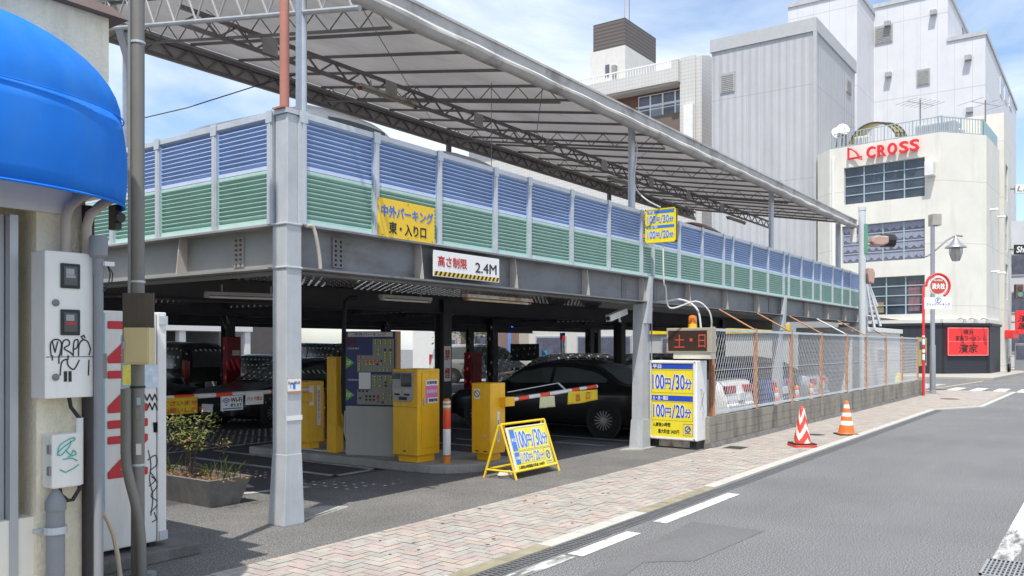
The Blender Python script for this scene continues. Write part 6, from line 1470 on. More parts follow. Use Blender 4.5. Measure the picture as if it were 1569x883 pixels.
mb=MB(); fa.wall(mb,0,la,ZB,ZT,[tuple(w) for w in wins],.30); fb.wall(mb,0,lb,ZB,ZT,[],0); fc.wall(mb,0,lc,ZB,ZT-.0,[],0)
E_=Vector((63.0,16,0)); A2=Vector((57.5,16,0))
mb.quad((*D.xy,ZB),(*E_.xy,ZB),(*E_.xy,ZT),(*D.xy,ZT)); mb.quad((*A2.xy,ZB),(*A.xy,ZB),(*A.xy,ZT),(*A2.xy,ZT))
mb.add([(p.x,p.y,ZT-.25) for p in (A,B,C_,D,E_,A2)],[(0,1,2,3,4,5)]); mb.add([(p.x,p.y,ZB) for p in (A,B,C_,D,E_,A2)],[(0,1,2,3,4,5)])
build('wall',mb,across_wall,ac,recalc=False)
mb=MB()
for f,l in ((fa,la),(fb,lb),(fc,lc)): f.box(mb,0,l,ZB-.25,ZB+.12,.0,.16)
build('cornice',mb,across_wall,ac)
window(fa,ac,*wins[0],4,4,teal_frame,glass_blue,.22); 
w2=window(fa,ac,*wins[1],4,4,teal_frame,glass_mid,.22); window(fa,ac,*wins[2],4,4,teal_frame,glass_blue,.22)
# curtains behind the middle window: gathered swags in front of the panes' plane
mb=MB(); u0,u1,v0,v1=wins[1]
for j in range(4):
    zt=v0+(v1-v0)*(j+1)/4-.05; n=64; hgt=(v1-v0)/4*.72
    for i in range(n):
        a=u0+(u1-u0)*i/n; b=u0+(u1-u0)*(i+1)/n
        d0=.55+.45*abs(math.sin(i*.55+j)); d1=.55+.45*abs(math.sin((i+1)*.55+j))
        fa.box  # keep face
        mb.quad(fa.P(a,zt-hgt*d0,-.205+.012*math.sin(i*1.7)),fa.P(b,zt-hgt*d1,-.205+.012*math.sin((i+1)*1.7)),fa.P(b,zt,-.205),fa.P(a,zt,-.205))
build('curtain',mb,M('lilac_curtain',(.27,.275,.37),.9,var=.15,vs=6),w2,recalc=False)
mb=MB(); u0,u1,v0,v1=wins[2]; fa.rect(mb,u0+.9,u0+2.1,v0+.15,v0+.8,-.21); build('inner_goods',mb,M('inner_goods',(.25,.19,.10),.8,var=.2),w2,recalc=False)
mb=MB(); fa.rect(mb,u1-1.0,u1-.35,v0+.2,v1-.3,-.21); build('curtain',mb,M('dusty_pink_curtain',(.20,.12,.13),.9,var=.4,vs=5),w2,recalc=False)
# ground floor shop front
shop=[Vector(p) for p in ((54.9,17,0),(55.25,8.2,0),(57.9,6.0,0),(62.0,5.85,0))]
mb=MB()
for p,q in zip(shop,shop[1:]): f=Face(p,q-p); f.box(mb,0,(q-p).length,.0,ZB-.26,-.2,0)
build('shop_front',mb,shop_board,ac)
mb=MB()
for p,q in zip(shop,shop[1:]): f=Face(p,q-p); f.box(mb,0,(q-p).length,ZB-.28,ZB-.12,-.1,.08)
build('shop_cornice',mb,shop_dark,ac)
fs_=Face(shop[1],shop[2]-shop[1])
u0,v1=fs_.px(1450,502); u1,v0=fs_.px(1512,545)
rs=board('ramen_sign','red ramen shop sign with black lettering on the dark corner shop front','sign',fs_,u0,u1,v0,v1,.02,.12,ramen_red,.02)
ww=u1-u0; hh=v1-v0
lettering(fs_,'横浜',u0+ww*.5,v0+hh*.84,ww*.25,hh*.18,black_ink,rs,n=.125,bold=.012); lettering(fs_,'家系ラーメン',u0+ww*.5,v0+hh*.62,ww*.62,hh*.18,black_ink,rs,n=.125,bold=.014); lettering(fs_,'濱家',u0+ww*.5,v0+hh*.25,ww*.46,hh*.30,black_ink,rs,n=.125,bold=.014,italic=.1)
mb=MB(); fs_.rect(mb,u0,u1,v0+hh*.495,v0+hh*.51,.125); ring(mb,fs_,u0,u1,v0,v1,.05,.124); build('sign_line',mb,M('faded_red_line',(.75,.25,.22),.5),rs,recalc=False)
for px_ in (1467,1484,1502):
    a,b=fs_.px(px_,493); mb=MB(); mb.tube([fs_.P(a,b+.15,.05),fs_.P(a,b+.2,.3),fs_.P(a,b+.1,.5)],.03,6); mb.lathe([(.05,.1),(.13,-.15),(.12,-.16)],fs_.P(a,b+.05,.55),10); single('sign_lamp','small lamp over the red ramen sign'+{1467:', nearest the lantern post',1484:', in the middle',1502:', nearest the shop corner'}[px_],'lamp',mb,M('dull_lamp',(.3,.3,.3),.5),group='lamps over the ramen sign')
# red letters
lt=thing('building_letters','red raised roof letters on the cream corner building','letters',fa.P(2,12,0))
def letter(s,x0,y0,x1,y1):
    u0,v1=fa.px(x0,y0); u1,v0=fa.px(x1,y1); o=lettering(fa,s,(u0+u1)/2,(v0+v1)/2,u1-u0,v1-v0,letter_red,lt,n=.28,bold=.035,name='letter'); m_=o.modifiers.new('t','SOLIDIFY'); m_.thickness=.14; m_.offset=0
for s,x0,x1,dy in (('C',1331,1343,227.5),('R',1347.5,1359,225),('O',1363,1376,222),('S',1381,1393.5,219.5),('S',1397,1410,216.5)): letter(s,x0,dy,x1,dy+14.5)
mb=MB(); P_=[fa.px(*q) for q in ((1302.5,228),(1302.5,246))]; mb.tube([fa.P(*q,.28) for q in P_],.07,6); mb.tube([fa.P(*fa.px(*q),.28) for q in ((1302,245),(1312,243.5),(1323,241.5))],.07,6); mb.tube([fa.P(*fa.px(*q),.28) for q in ((1302.5,229),(1308,230),(1314,234),(1318,240),(1319,244),(1323,245))],.07,6); build('emblem',mb,letter_red,lt,smooth=True)
# roof railing, dishes, canopy, plant
def rail(f,l,n,z=ZT):
    mb=MB(); f.box(mb,0,l,z+.95,z+1.0,-.25,-.2); f.box(mb,0,l,z+.08,z+.12,-.25,-.2)
    for k in range(n*8): u=l*k/(n*8); f.box(mb,u,u+.03,z+.1,z+.96,-.24,-.21)
    for k in range(n+1): u=l*k/n; f.box(mb,u-.03,u+.03,z-.2,z+1.02,-.26,-.19)
    return build('roof_railing',mb,teal_frame,ac)
rail(fa,la,4); rail(fb,lb,2); rail(fc,lc,3)
mb=MB(); fc.box(mb,0,lc,ZT-.1,ZT+.9,-.15,-.11); build('blue_screen',mb,M('teal_screen',(.25,.40,.43),.4,var=.05),ac)
def dish(label,px_,py_,r):
    q=fa.px(px_,py_); c=fa.P(q[0],q[1],-.5); t=thing('satellite_dish',label,'satellite dish',c); d=Vector((-.75,-.55,.35)).normalized(); x=d.cross(Vector((0,0,1))).normalized(); y=x.cross(d)
    mb=MB(); b=0
    for j in range(6):
        for k in range(20): a=k*.314159; rr=r*j/5; p=c+(x*math.cos(a)+y*math.sin(a))*rr+d*(.25*r*(j/5)**2); mb.v.append(tuple(p))
    for j in range(5):
        for k in range(20): mb.f.append([j*20+k,j*20+(k+1)%20,(j+1)*20+(k+1)%20,(j+1)*20+k]); mb.m.append(0)
    build('reflector',mb,white_p,t,smooth=True,recalc=False).modifiers.new('t','SOLIDIFY').thickness=.02
    mb=MB(); mb.tube([c,(c.x+.3,c.y+.2,ZT-.2)],.04,6); mb.tube([c-y*r*.8,c+d*r*.8],.02,5); build('mount',mb,dark_steel,t)
dish('lower white satellite dish at the left end of the cream building roof',1279,203,.42); dish('upper white satellite dish at the left end of the cream building roof',1287,197,.40)
t=thing('roof_canopy','arched yellow translucent canopy on the cream building roof','canopy',fa.P(4,ZT,-1.5))
u0=fa.px(1309,213)[0]; u1=fa.px(1388,203)[0]; u0-=.75; u1-=.95; vb=ZT+.15; vt=ZT+1.2; mb=MB(); n=14
for i in range(n+1):
    a=math.pi*(.08+.84*i/n); u=(u0+u1)/2-(u1-u0)/2*math.cos(a)*1.03; v=vb-.1+(vt-vb+.35)*math.sin(a)*1.05
    for d in (-3.2,-1.2): mb.v.append(tuple(fa.P(u,v+(.35 if d<-2 else 0),d)))
for i in range(n): mb.f.append([i*2,i*2+1,i*2+3,i*2+2]); mb.m.append(0)
cv_=M('canopy_yellow',(.33,.27,.09),.35,var=.08)
build('canopy_sheet',mb,cv_,t,recalc=False,smooth=True).modifiers.new('t','SOLIDIFY').thickness=.03
mb=MB()
for d in (-3.2,-2.2,-1.2):
    for i in range(n):
        a0=math.pi*(.08+.84*i/n); a1=math.pi*(.08+.84*(i+1)/n); q=[]
        for a in (a0,a1): q.append(fa.P((u0+u1)/2-(u1-u0)/2*math.cos(a)*1.03,vb-.06+(vt-vb+.35)*math.sin(a)*1.05+(.35*(-1.2-d)/2),d))
        mb.bar(q[0],q[1],.08,.08)
for i in (1,4,7,10,13):
    a=math.pi*(.08+.84*i/n); u=(u0+u1)/2-(u1-u0)/2*math.cos(a)*1.03; v=vb-.06+(vt-vb+.35)*math.sin(a)*1.05; mb.bar(fa.P(u,v,-1.2),fa.P(u,v+.35,-3.2),.06,.06)
for u in (u0,u1): mb.bar(fa.P(u,ZT-.2,-1.2),fa.P(u,vb+.2,-1.2),.08,.08)
build('canopy_frame',mb,M('canopy_brown',(.07,.055,.03),.6),t)
def simple_box(name,label,cat,f,px0,py0,px1,py1,n0,n1,m,extra=None):
    u0,v1=f.px(px0,py0); u1,v0=f.px(px1,py1); t=board(name,label,cat,f,u0,u1,v0,v1,n0,n1,m,.03)
    if extra: extra(t,u0,u1,v0,v1)
    return t
def grille(f,n):
    def g(t,u0,u1,v0,v1):
        mb=MB(); k=int((u1-u0)/.12)
        for i in range(k): a=u0+.06+i*.12; f.box(mb,a,a+.05,v0+.1,v1-.1,n,n+.02)
        build('grille',mb,M('grille_grey',(.25,.27,.3),.5),t)
    return g
simple_box('air_conditioner','white outdoor air conditioner on the cream building roof under the arched canopy','air conditioner',fa,1307,209,1328,222,-1.0,-.3,white_p,grille(fa,-.3))
simple_box('roof_plant','grey ribbed plant enclosure behind the roof railing of the cream building','roof plant',fa,1390,186,1452,203,-3.0,-1.5,M('plant_grey',(.4,.43,.47),.5),grille(fa,-1.5))
simple_box('air_conditioner','dark grilled air conditioner at the right end of the cream building roof','air conditioner',fb,1478,190,1498,204,-1.6,-.9,white_p,grille(fb,-.9))
simple_box('water_tank','pale cylinder water tank on the cream building roof','tank',fa,1414,172,1436,190,-5,-3.5,M('tank_white',(.6,.6,.58),.4))
def antenna(label,base,h,arms=5,w=1.2):
    b=Vector(base); t=thing('tv_antenna',label,'antenna',b); mb=MB(); mb.tube([b,b+Vector((0,0,h))],.04,6); build('mast',mb,dark_steel,t); mb=MB()
    mb.tube([b+Vector((-w*.5,w*.3,h*.92)),b+Vector((w*.5,-w*.3,h*.92))],.02,5)
    for k in range(arms):
        c=b+Vector((-w*.5,w*.3,h*.92)).lerp(Vector((w*.5,-w*.3,h*.92)),k/(arms-1)); mb.tube([c+Vector((.25*w,.35*w,0)),c-Vector((.25*w,.35*w,0))],.014,4)
    build('elements',mb,M('antenna_grey',(.3,.3,.3),.5),t)
q=fa.px(1394,202); antenna('thin tv antenna behind the railing of the cream building roof',fa.P(q[0],ZT-.2,-2),(fa.px(1394,147)[1]-ZT)+.4,7,2.0)
q=fa.px(1287,222); antenna('small tv antenna above the satellite dishes',fa.P(q[0],ZT-.2,-1.0),1.9,4,.8)
q=fc.px(1527,215); antenna('dark pole antenna at the right end of the cream building',fc.P(1.6,ZT-.2,-.3),(fc.px(1527,165)[1]-ZT)+.2,3,2.2)
# wall lamp box and white downpipe
t=simple_box('wall_unit','white box unit on the cream wall right of the top window','wall unit',fa,1420.5,250,1434,270,.0,.55,M('unit_white',(.7,.69,.66),.5))
u_=fa.px(1288,330)[0]; mb=MB(); mb.tube([fa.P(.25,ZT-.6,.06),fa.P(.25,1.0,.06)],.09,8); single('rain_pipe','white rain pipe down the left edge of the cream building','pipe',mb,white_p)
# stubs and cables on the narrow face
for k,(a,b) in enumerate(((1517,322),(1529,333),(1519,417),(1529,419))):
    q=fc.px(a,b); mb=MB(); mb.tube([fc.P(q[0],q[1],0),fc.P(q[0],q[1],.35)],.07,8); mb.lathe([(.11,-.05),(.11,.05),(.03,.1)],fc.P(q[0],q[1],.35),8); single('vent_cowl','small white vent cowl on the shaded narrow wall, '+('upper left','upper right','lower left','lower right')[k]+' of four','vent',mb,white_p,group='vent cowls on the narrow wall')
# rear wing of the cream building with a column of windows
t=thing('rear_wing','tall cream rear wing with a column of narrow windows facing the street','building',(67,9,0))
fw=Face((64.2,11,0),(0,-1,0)); fw2=Face((64.2,5.85,0),(1,0,0)); mb=MB(); ZW=17.2
fw.wall(mb,0,5.15,0,ZW,[],0); hs_=[(1.0,2.6,z,z+2.4) for z in (11.6,8.2,4.9)]; fw2.wall(mb,0,5,0,ZW,hs_,.2); mb.quad((64.2,5.85,ZW),(69.2,5.85,ZW),(69.2,11,ZW),(64.2,11,ZW)); mb.quad((69.2,5.85,0),(69.2,11,0),(69.2,11,ZW),(69.2,5.85,ZW)); mb.quad((64.2,11,0),(69.2,11,0),(69.2,11,ZW),(64.2,11,ZW))
build('wall',mb,across_wall,t,recalc=False)
for h in hs_: window(fw2,t,*h,1,2,teal_frame,glass_mid,.15)
# bicycles/cart by the side wall
t=thing('parked_bicycle','black bicycle leaning by the side wall of the ramen shop','bicycle',(61.8,5.3,0)); bx0=Vector((61.2,5.35,.34)); bx1=Vector((62.25,5.35,.34))
for c in (bx0,bx1): mb=MB(); mb.lathe([(.33,-.02),(.36,0),(.33,.02),(.31,0),(.33,-.02)],c,20,0,'y'); build('wheel',mb,rubber,t)
mb=MB(); a=Vector((61.6,5.35,.9)); b=Vector((62.1,5.35,.95)); c=Vector((61.75,5.35,.35))
for p,q in ((bx0,a),(bx0,c),(a,c),(c,b),(a,b),(b,bx1),(b,b+Vector((0,0,.15)))): mb.tube([p,q],.02,6)
mb.bx(61.45,61.7,5.27,5.43,.93,.98); mb.tube([b+Vector((0,-.25,.15)),b+Vector((0,.25,.15))],.018,6); build('frame',mb,dark_steel,t)
simple_box('wall_lantern','red square wall lantern at the side of the ramen shop','lantern',fc,1537,506,1546,519,.1,.6,ramen_red)

# grey corrugated tower
t=thing('grey_tower','tall windowless grey corrugated tower block behind the canopy','building',(63,20,0))
X0,X1,Y0,Y1,ZG=58.0,68.7,16.3,23.6,23.3; fg=Face((X0,Y1,0),(0,-1,0)); fg2=Face((X0,Y0,0),(1,0,0))
mb=MB(); mb.bx(X0,X1,Y0,Y1,0,ZG); build('wall',mb,grey_clad,t)
mb=MB(); mb.bx(X0-.12,X1+.1,Y0-.12,Y1+.1,ZG-.35,ZG+.55); build('parapet',mb,M('grey_capping',(.42,.43,.44),.5,var=.06),t)
mb=MB(); mb.bx(X0-.12,X0+.1,Y0-.12,Y0+.1,0,ZG-.36); build('corner_strip',mb,M('grey_capping',(.42,.43,.44),.5),t)
for f,(a,b,c,d) in ((fg,(1104,114,1126,140)),(fg2,(1296,119,1303,147))):
    u0,v1=f.px(a,b); u1,v0=f.px(c,d); mb=MB(); f.box(mb,u0,u1,v0,v1,.0,.08); w=build('vent_louvre',mb,M('vent_frame_grey',(.36,.36,.36),.6),t)
    mb=MB(); k=9
    for i in range(k): z=v0+.1+(v1-v0-.2)*i/k; f.box(mb,u0+.1,u1-.1,z,z+(v1-v0)/k*.55,.081,.11)
    build('blade',mb,M('vent_blade_grey',(.30,.30,.29),.6),w)
# white stepped tower
t=thing('white_tower','tall white panelled building stepping down to the right','building',(85,15,0))
vols=[((75,96),(17.6,23.4),31.7),((81.1,104),(11.6,17.6),32.3),((81.1,109),(8.75,11.6),28.05)]
for (x0,x1),(y0,y1),z in vols: mb=MB(); mb.bx(x0,x1,y0,y1,0,z); build('wall',mb,white_clad,t)
for (x0,x1),(y0,y1),z in vols: mb=MB(); mb.bx(x0-.12,x1+.1,y0-.12,y1+.05,z,z+.35); build('parapet',mb,M('white_capping',(.45,.46,.47),.5),t)
fv=Face((81.1,17.6,0),(0,-1,0)); fv2=Face((81.1,8.75,0),(1,0,0)); fv1=Face((81.1,11.6,0),(1,0,0))
for f,(a,b,c,d) in ((fv,(1340,43,1368,64)),(fv,(1405,108,1425,129))):
    u0,v1=f.px(a,b); u1,v0=f.px(c,d); u0=max(u0,.1); mb=MB(); f.box(mb,u0,u1,v0,v1,.0,.10); w=build('vent_louvre',mb,M('vent_frame_grey',(.36,.36,.36),.6),t)
    mb=MB()
    for i in range(9): z=v0+.1+(v1-v0-.2)*i/9; f.box(mb,u0+.1,u1-.1,z,z+.1,.101,.13)
    build('blade',mb,M('vent_blade_grey',(.30,.30,.29),.6),w)
for (a,b) in ((1361,38),(1431,21),(1362,116),(1484,90),(1486,170)):
    q=fv.px(a,b); mb=MB(); fv.box(mb,q[0]-.25,q[0]+.25,q[1]-.2,q[1]+.2,.0,.5); build('vent_hood',mb,M('vent_frame_grey',(.36,.36,.36),.6),t)
for a,b,c,d in ((1532,117,1536,153),(1539,128,1543,162),(1546,138,1550,172)):
    u0,v1=fv2.px(a,b); u1,v0=fv2.px(c,d); mb=MB(); fv2.box(mb,u0,u1,v0,v1,.0,.06); w=build('window',mb,white_p,t); mb=MB(); fv2.rect(mb,u0+.1,u1-.1,v0+.1,v1-.1,.065); build('pane',mb,glass_mid,w,recalc=False)
a=fv1.px(1477,54); mb=MB(); fv1.box(mb,a[0]-1,a[0]+.6,a[1]-1,a[1]+.4,0,.06); build('window',mb,glass_mid,t)

# white tiled apartment block with brown cladding
t=thing('apartment_block','white tiled apartment block with brown cladding and a dark penthouse behind the canopy','building',(70,38,0))
XA=64.0; fp=Face((XA,52,0),(0,-1,0)); yA=27.6; lA=52-yA
v=lambda y,px_=1063: fp.px(px_,y)[1]
u_r=lA; zPar=v(97); zRail=v(82); zBot=v(121,1050)
mb=MB(); fp.box(mb,0,lA-1.0,0,zBot-.02,-8,-1.6); fp.box(mb,lA-1.35,lA,0,v(82),-8,-.4)
build('wall',mb,tile_wall,t)
mb=MB(); fp.poly(mb,[(0,zBot),(lA-1.6,zBot),(lA-1.6,zPar),(0,zPar)],-1.6,.0); fp.box(mb,0,lA-1.5,zBot-.12,zBot+.0,-1.7,-.3); fp.box(mb,lA-1.9,lA-1.3,zBot-.05,zPar+.6,-1.7,.1); build('parapet_band',mb,tile_wall,t)
mb=MB(); P=fp.P
mb.prism([P(lA,0,-.5),P(lA,v(84),-.5),P(lA,v(80)+.2,-2),P(lA,v(82),-9),P(lA,0,-9)],fp.u*.5); build('end_wall',mb,tile_wall,t)
mb=MB(); fp.box(mb,0,lA-1.4,zRail-.05,zRail+.05,-.6,-.5)
for k in range(90): u=(lA-1.4)*k/90; fp.box(mb,u,u+.05,zPar,zRail,-.58,-.52)
build('roof_railing',mb,white_p,t)
u0,v1=fp.px(966,134); u1=fp.px(1043,128)[0]; v1=v(128,1043); v0=v(165,1043)
mb=MB(); fp.box(mb,u0-2.4,u1+.15,v0-3.6,v0,-1.62,-1.1); build('balcony_wall',mb,brown_wall,t)
mb=MB(); fp.box(mb,u0-2.6,u0-.05,v0,v1+.3,-1.62,-1.5); fp.box(mb,u0-2.6,u1+.2,v1,v1+.45,-1.62,-1.48); fp.box(mb,u1,u1+.2,v0,v1,-1.62,-1.48); build('brown_surround',mb,M('red_brown_surround',(.16,.075,.05),.7,var=.1),t)
window(fp,t,u0,u1,v0,v1,4,2,white_p,glass_mid,1.6-.1,.14)
mb=MB(); fp.rect(mb,u0+(u1-u0)*.27,u0+(u1-u0)*.49,v0+.1,v0+(v1-v0)*.48,-1.47); fp.rect(mb,u0+(u1-u0)*.77,u1-.1,v0+.1,v0+(v1-v0)*.48,-1.47); build('curtain',mb,M('pale_blue_curtain',(.28,.33,.38),.9,var=.2,vs=8),t,recalc=False)
mb=MB(); fp.box(mb,u0,u1+.2,v0+.55,v0+.6,-1.0,-.95); fp.box(mb,u0,u1+.2,v0+.9,v0+.95,-1.0,-.95); fp.box(mb,u1+.2,u1+1.0,v0-3.5,v0+.2,-1.3,-.1); build('balcony_rail',mb,white_p,t)
# penthouse and dark rooftop louvre box
Xp=66.5; fq=Face((Xp,52,0),(0,-1,0)); q0=fq.px(909,30)[0]; q1=fq.px(957.5,28)[0]; yq0,yq1=52-q0,52-q1
zq0,zq1=fq.px(957,72)[1],fq.px(957,27)[1]; xq=onY(1005,60,yq1).x
mb=MB(); mb.bx(Xp,xq,yq1,yq0,zq0+.1,zq1); build('louvre_box',mb,brown_louv,t)
mb=MB(); mb.bx(Xp-.15,xq-.2,yq1-.1,yq0+.25,zRail-1.5,zq0+.1); build('penthouse',mb,M('penthouse_white',(.62,.61,.58),.8,var=.05,dirt=.2,dcol=(.4,.38,.35),streak=(.6,.6,.2)),t)
u0,v1=fq.px(929,101); u1,v0=fq.px(935,118); mb=MB(); fq.box(mb,u0,u1,v0,v1,.15,.2); build('window',mb,glass_mid,t)
mb=MB(); u0,v1=fq.px(941,103); u1,v0=fq.px(947,118); fq.box(mb,u0,u1,v0,v1,.15,.5); build('vent_hood',mb,grey_panel,t)
antenna('tall thin antenna on the dark rooftop box of the apartment block',(Xp+1.6,yq1+.4,zq1),3.4,5,1.6)
p=onX(957,27,Xp+.2); mb=MB(); mb.tube([p,p+Vector((0,0,2.4))],.04,6); single('lightning_rod','thin red and white rod on the corner of the dark rooftop box','rod',mb,M('rod_pink',(.55,.3,.25),.5))

# far right street end
t=thing('far_building','pale shop building at the far right end of the street','building',(90,5,0)); fz=Face((84,8.2,0),(0,-1,0)); mb=MB(); mb.bx(84,100,1.2,8.2,0,12.5); build('wall',mb,M('far_grey_white',(.55,.56,.58),.8,var=.1,vs=.4),t)
for z in (1.2,4.6,7.8):
    mb=MB(); fz.box(mb,.6,6.4,z,z+1.9,.0,.08); w=build('window',mb,alu,t); mb=MB(); fz.rect(mb,.75,6.25,z+.12,z+1.78,.085); build('pane',mb,glass_mid,w,recalc=False)
fR=Face((66.5,5.6,0),(SY_,-CY_,0))
def hang(name,label,px0,py0,px1,py1,m,txt,tm_,f=fR,bold=.02):
    u0,v1=f.px(px0,py0); u1,v0=f.px(px1,py1); t=board(name,label,'sign',f,u0,u1,v0,v1,-.15,0,m,.02)
    if txt: lettering(f,txt,(u0+u1)/2,(v0+v1)/2,(u1-u0)*.8,(v1-v0)*.6,tm_,t,n=.006,bold=bold,italic=.2)
    mb=MB(); f.box(mb,u0-.3,u0,(v0+v1)/2-.05,(v0+v1)/2+.05,-.1,-.04); build('bracket',mb,dark_steel,t)
hang('projecting_sign','black projecting sign with white script at the right edge of the street',1555,375,1578,390,M('sign_black',(.02,.02,.02),.5),'Sho',white_ink)
hang('projecting_sign','white projecting sign with thin grey letters high on the rear wing',1556,283,1580,296,white_p,'LE',M('thin_grey',(.2,.2,.2),.5))
hang('projecting_sign','red projecting sign with black characters at the far right above the pavement',1557,476,1580,512,ramen_red,'濱\n家',black_ink)
t=thing('traffic_light','dark traffic light head on an arm by the red projecting sign','traffic light',fR.P(*fR.px(1562,450),0)); u0,v1=fR.px(1553,436); u1,v0=fR.px(1565,458)
mb=MB(); fR.box(mb,u0,u1,v0,v1,.0,.3); build('case',mb,M('signal_brown',(.14,.10,.09),.6),t,bevel=.05)
for f_,m in ((.28,M('signal_green_glass',(.12,.30,.25),.3)),(.72,M('signal_off_glass',(.09,.05,.05),.3))):
    mb=MB(); c=fR.P((u0+u1)/2,v0+(v1-v0)*f_,.31); q=[c+fR.u*math.cos(k*.3927)*.17+fR.v*math.sin(k*.3927)*.17 for k in range(16)]; mb.prism(q,fR.n*.03); build('lens',mb,m,t)
mb=MB(); fR.box(mb,u1,u1+1.2,(v0+v1)/2,(v0+v1)/2+.1,.05,.15); fR.box(mb,u1+1.2,u1+1.4,0,v1+1.5,.0,.2); build('arm',mb,galv,t)
p=G(1556,577); t=thing('vending_cabinet','small grey vending cabinet at the far end of the pavement','vending machine',(66.5,5.0,0)); mb=MB(); mb.bx(66,66.8,4.4,5.4,.1,1.95); build('case',mb,M('dark_case',(.22,.23,.25),.5),t,bevel=.03); mb=MB(); mb.bx(65.97,66.0,4.5,5.3,.9,1.8); build('display',mb,glass_mid,t)

# street behind the lot: low buildings, boards, yellow band, tree
def block(name,label,x0,x1,y0,y1,z,m,wins=()):
    t=thing(name,label,'building',((x0+x1)/2,(y0+y1)/2,0)); mb=MB(); mb.bx(x0,x1,y0,y1,0,z); build('wall',mb,m,t)
    f=Face((x0,y1,0),(0,-1,0)); f2=Face((x0,y0,0),(1,0,0))
    for fc_,u0,u1,v0,v1 in wins:
        f_=f if fc_=='x' else f2; mb=MB(); f_.box(mb,u0,u1,v0,v1,0,.06); w=build('window',mb,alu,t); mb=MB(); f_.rect(mb,u0+.08,u1-.08,v0+.08,v1-.08,.066); build('pane',mb,glass_mid,w,recalc=False)
    return t
mb=MB(); mb.quad((-20,24.0,.001),(49,24.0,.001),(49,46,.001),(-20,46,.001)); struct('rear_street',mb,M('rear_street_asphalt',(.19,.19,.185),.9,var=.1,vs=.5,world=True),recalc=False)
def yat(px_,d): t_=(px_-PCX)/FPX; return (d*(CY_+SY_*t_), d*(SY_-CY_*t_))
x,y=yat(745,48); block('rear_house','pinkish brown rendered house across the street behind the lot',x-1.2,x+6,y-.2,y+.9,6.5,M('pinkish_render',(.34,.24,.22),.85,var=.06),[('x',1,2.2,1.2,2.4)])
x,y=yat(800,52); block('rear_house','beige grey building with a plain front across the street behind the lot',x-1.5,x+4,y-3,y+3.5,7,M('beige_grey_render',(.42,.40,.36),.85,var=.06),[('x',1,3,1.0,2.6)])
x,y=yat(880,46); rb=block('rear_shop','pale open fronted building across the street behind the lot',x,x+6,y-4.5,y+3.0,4.6,M('pale_render',(.52,.51,.48),.85,var=.06),[('x',.5,2.5,.6,2.3),('x',3.2,6.5,.6,2.3)])
x,y=yat(940,44); t=block('rear_shop','grey shop with a yellow fascia band across the street behind the lot',x+.5,x+9,y-9,y-1.0,4.8,M('grey_render',(.40,.40,.38),.85,var=.06),[('x',1.5,3.5,.6,2.2)])
mb=MB(); mb.bx(x+.35,x+.5,y-9,y-1.0,2.35,2.75); build('yellow_band',mb,M('band_yellow',(.72,.52,.02),.5),t)
x,y=yat(700,50); block('rear_house','white house with green signs across the street behind the lot',x,x+8,y+1.5,y+3.5,3.2,M('white_render',(.6,.6,.57),.85,var=.05),[('x',2,3.5,1,2.2)])
for px0,px1,y0,y1,d,m,l in ((680,697,540,565,45,M('sign_green',(.03,.30,.20),.5),'green and white sign panel behind the dotted inner column'),(722,738,532,548,45,M('sign_green',(.03,.30,.20),.5),'small green sign panel left of the pinkish house'),(782,826,527,553,36,M('dark_board',(.035,.037,.04),.6),'large dark board on posts beyond the rear edge of the lot'),(743,757,529,560,36,M('grey_board',(.16,.165,.18),.6),'upright grey board beyond the rear edge of the lot'),(858,866,510,521,40,M('navy_red_sign',(.03,.05,.4),.5),'small navy and red sign above the dark board'),(830,838,537,556,42,M('sky_blue_panel',(.05,.35,.65),.5),'bright blue panel beside the white estate car'),(778,783,510,560,43,M('blue_banner',(.12,.22,.5),.6),'tall narrow blue and white banner left of the dark board')):
    x0,y0_=yat(px0,d); f=Face((x0,y0_,0),(SY_,-CY_,0)); w_=(px1-px0)/FPX*d; v1=CAM_H+(PCY-y0)/FPX*d; v0=CAM_H+(PCY-y1)/FPX*d
    t=board('street_board',l,'board',f,0,w_,v0,v1,-.06,0,m,0)
    mb=MB(); f.box(mb,w_*.1,w_*.1+.06,0,v0,-.05,-.01); build('leg',mb,galv,t); mb=MB(); f.box(mb,w_*.9-.06,w_*.9,0,v0,-.05,-.01); build('leg',mb,galv,t)
    if 'green' in l: mb=MB(); f.rect(mb,w_*.15,w_*.85,v0+.1,v0+(v1-v0)*.5,.003); build('white_panel',mb,white_sign,t,recalc=False)
    if 'navy' in l: mb=MB(); f.rect(mb,w_*.4,w_,v0,v0+(v1-v0)*.6,.003); build('red_panel',mb,lamp_red,t,recalc=False)
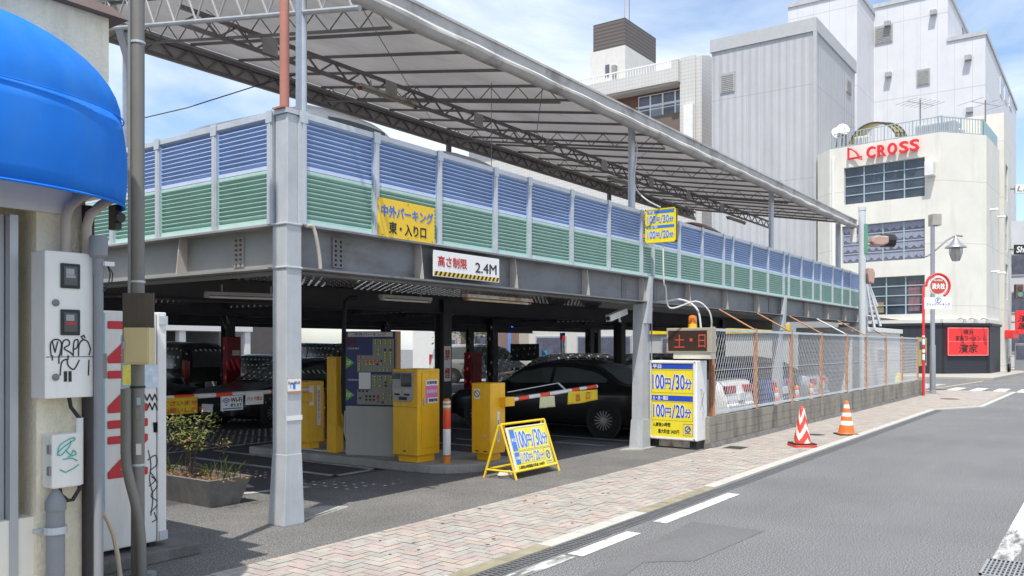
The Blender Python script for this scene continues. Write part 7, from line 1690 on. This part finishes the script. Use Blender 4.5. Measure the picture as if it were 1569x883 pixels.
# white low garage far left seen through the deck
t=thing('open_garage','white low open garage with thick beams behind the lot at the left','garage',(14,38,0)); gm=M('garage_white',(.66,.66,.64),.7,var=.05)
mb=MB(); mb.bx(4,24.5,32,36,2.40,2.62); build('roof',mb,gm,t)
for x in (6,10.5,14.5,18,21,24.3): mb=MB(); mb.bx(x-.15,x+.15,32.1,32.4,0,2.45); build('pillar',mb,gm,t)
mb=MB(); mb.bx(4,24.5,34.5,34.8,0,2.45); build('rear_wall',mb,M('garage_dark',(.12,.12,.12),.8),t)
mb=MB(); mb.bx(4,24.5,31.95,32.08,.0,1.35); build('front_wall',mb,M('garage_dark',(.12,.12,.12),.8),t)
t=thing('long_wall','long pale wall closing the street behind the lot','wall',(-10,47,0)); mb=MB(); mb.bx(-40,4,40,40.3,0,5.5); build('panel',mb,M('long_wall_pale',(.22,.22,.21),.85,var=.08,vs=.4),t)
mb=MB(); mb.bx(-40,4,39.9,40.4,5.5,5.65); build('coping',mb,concrete,t)
t=block('rear_house','long dark brown house behind the white open garage',4,30,37,44,5.5,M('dark_house',(.09,.08,.075),.85,var=.1))
# evergreen tree beyond the lot
x,y=yat(716,47); t=thing('evergreen_tree','leafy green tree standing across the street behind the lot','tree',(x,y,0)); mb=MB(); mb.tube([(x,y,0),(x+.05,y,1.4),(x-.05,y,2.6)],[.14,.11,.06],8); build('trunk',mb,bark,t)
mb=MB()
for k in range(26): leafy(mb,(x+rng.gauss(0,.7),y+rng.gauss(0,.7),2.9+rng.gauss(0,.6)),60,(.25,.25,.2),.22,[4,2])
build('crown',mb,[leaf_g,leaf_y],t,recalc=False)
# ceiling signal lamps
for k,p in enumerate(((14.9,12.5,2.33),(21.2,15.1,2.34),(8.9,14.8,2.34))):
    mb=MB(); mb.lathe([(.03,0),(.03,-.03),(0,-.035)],p,8); single('ceiling_lamp','tiny lit blue lamp under the dark ceiling'+(' above the board',' above the exit gate arm',' left of the corner column')[k],'lamp',mb,lamp_blue,group='blue lamps under the ceiling')
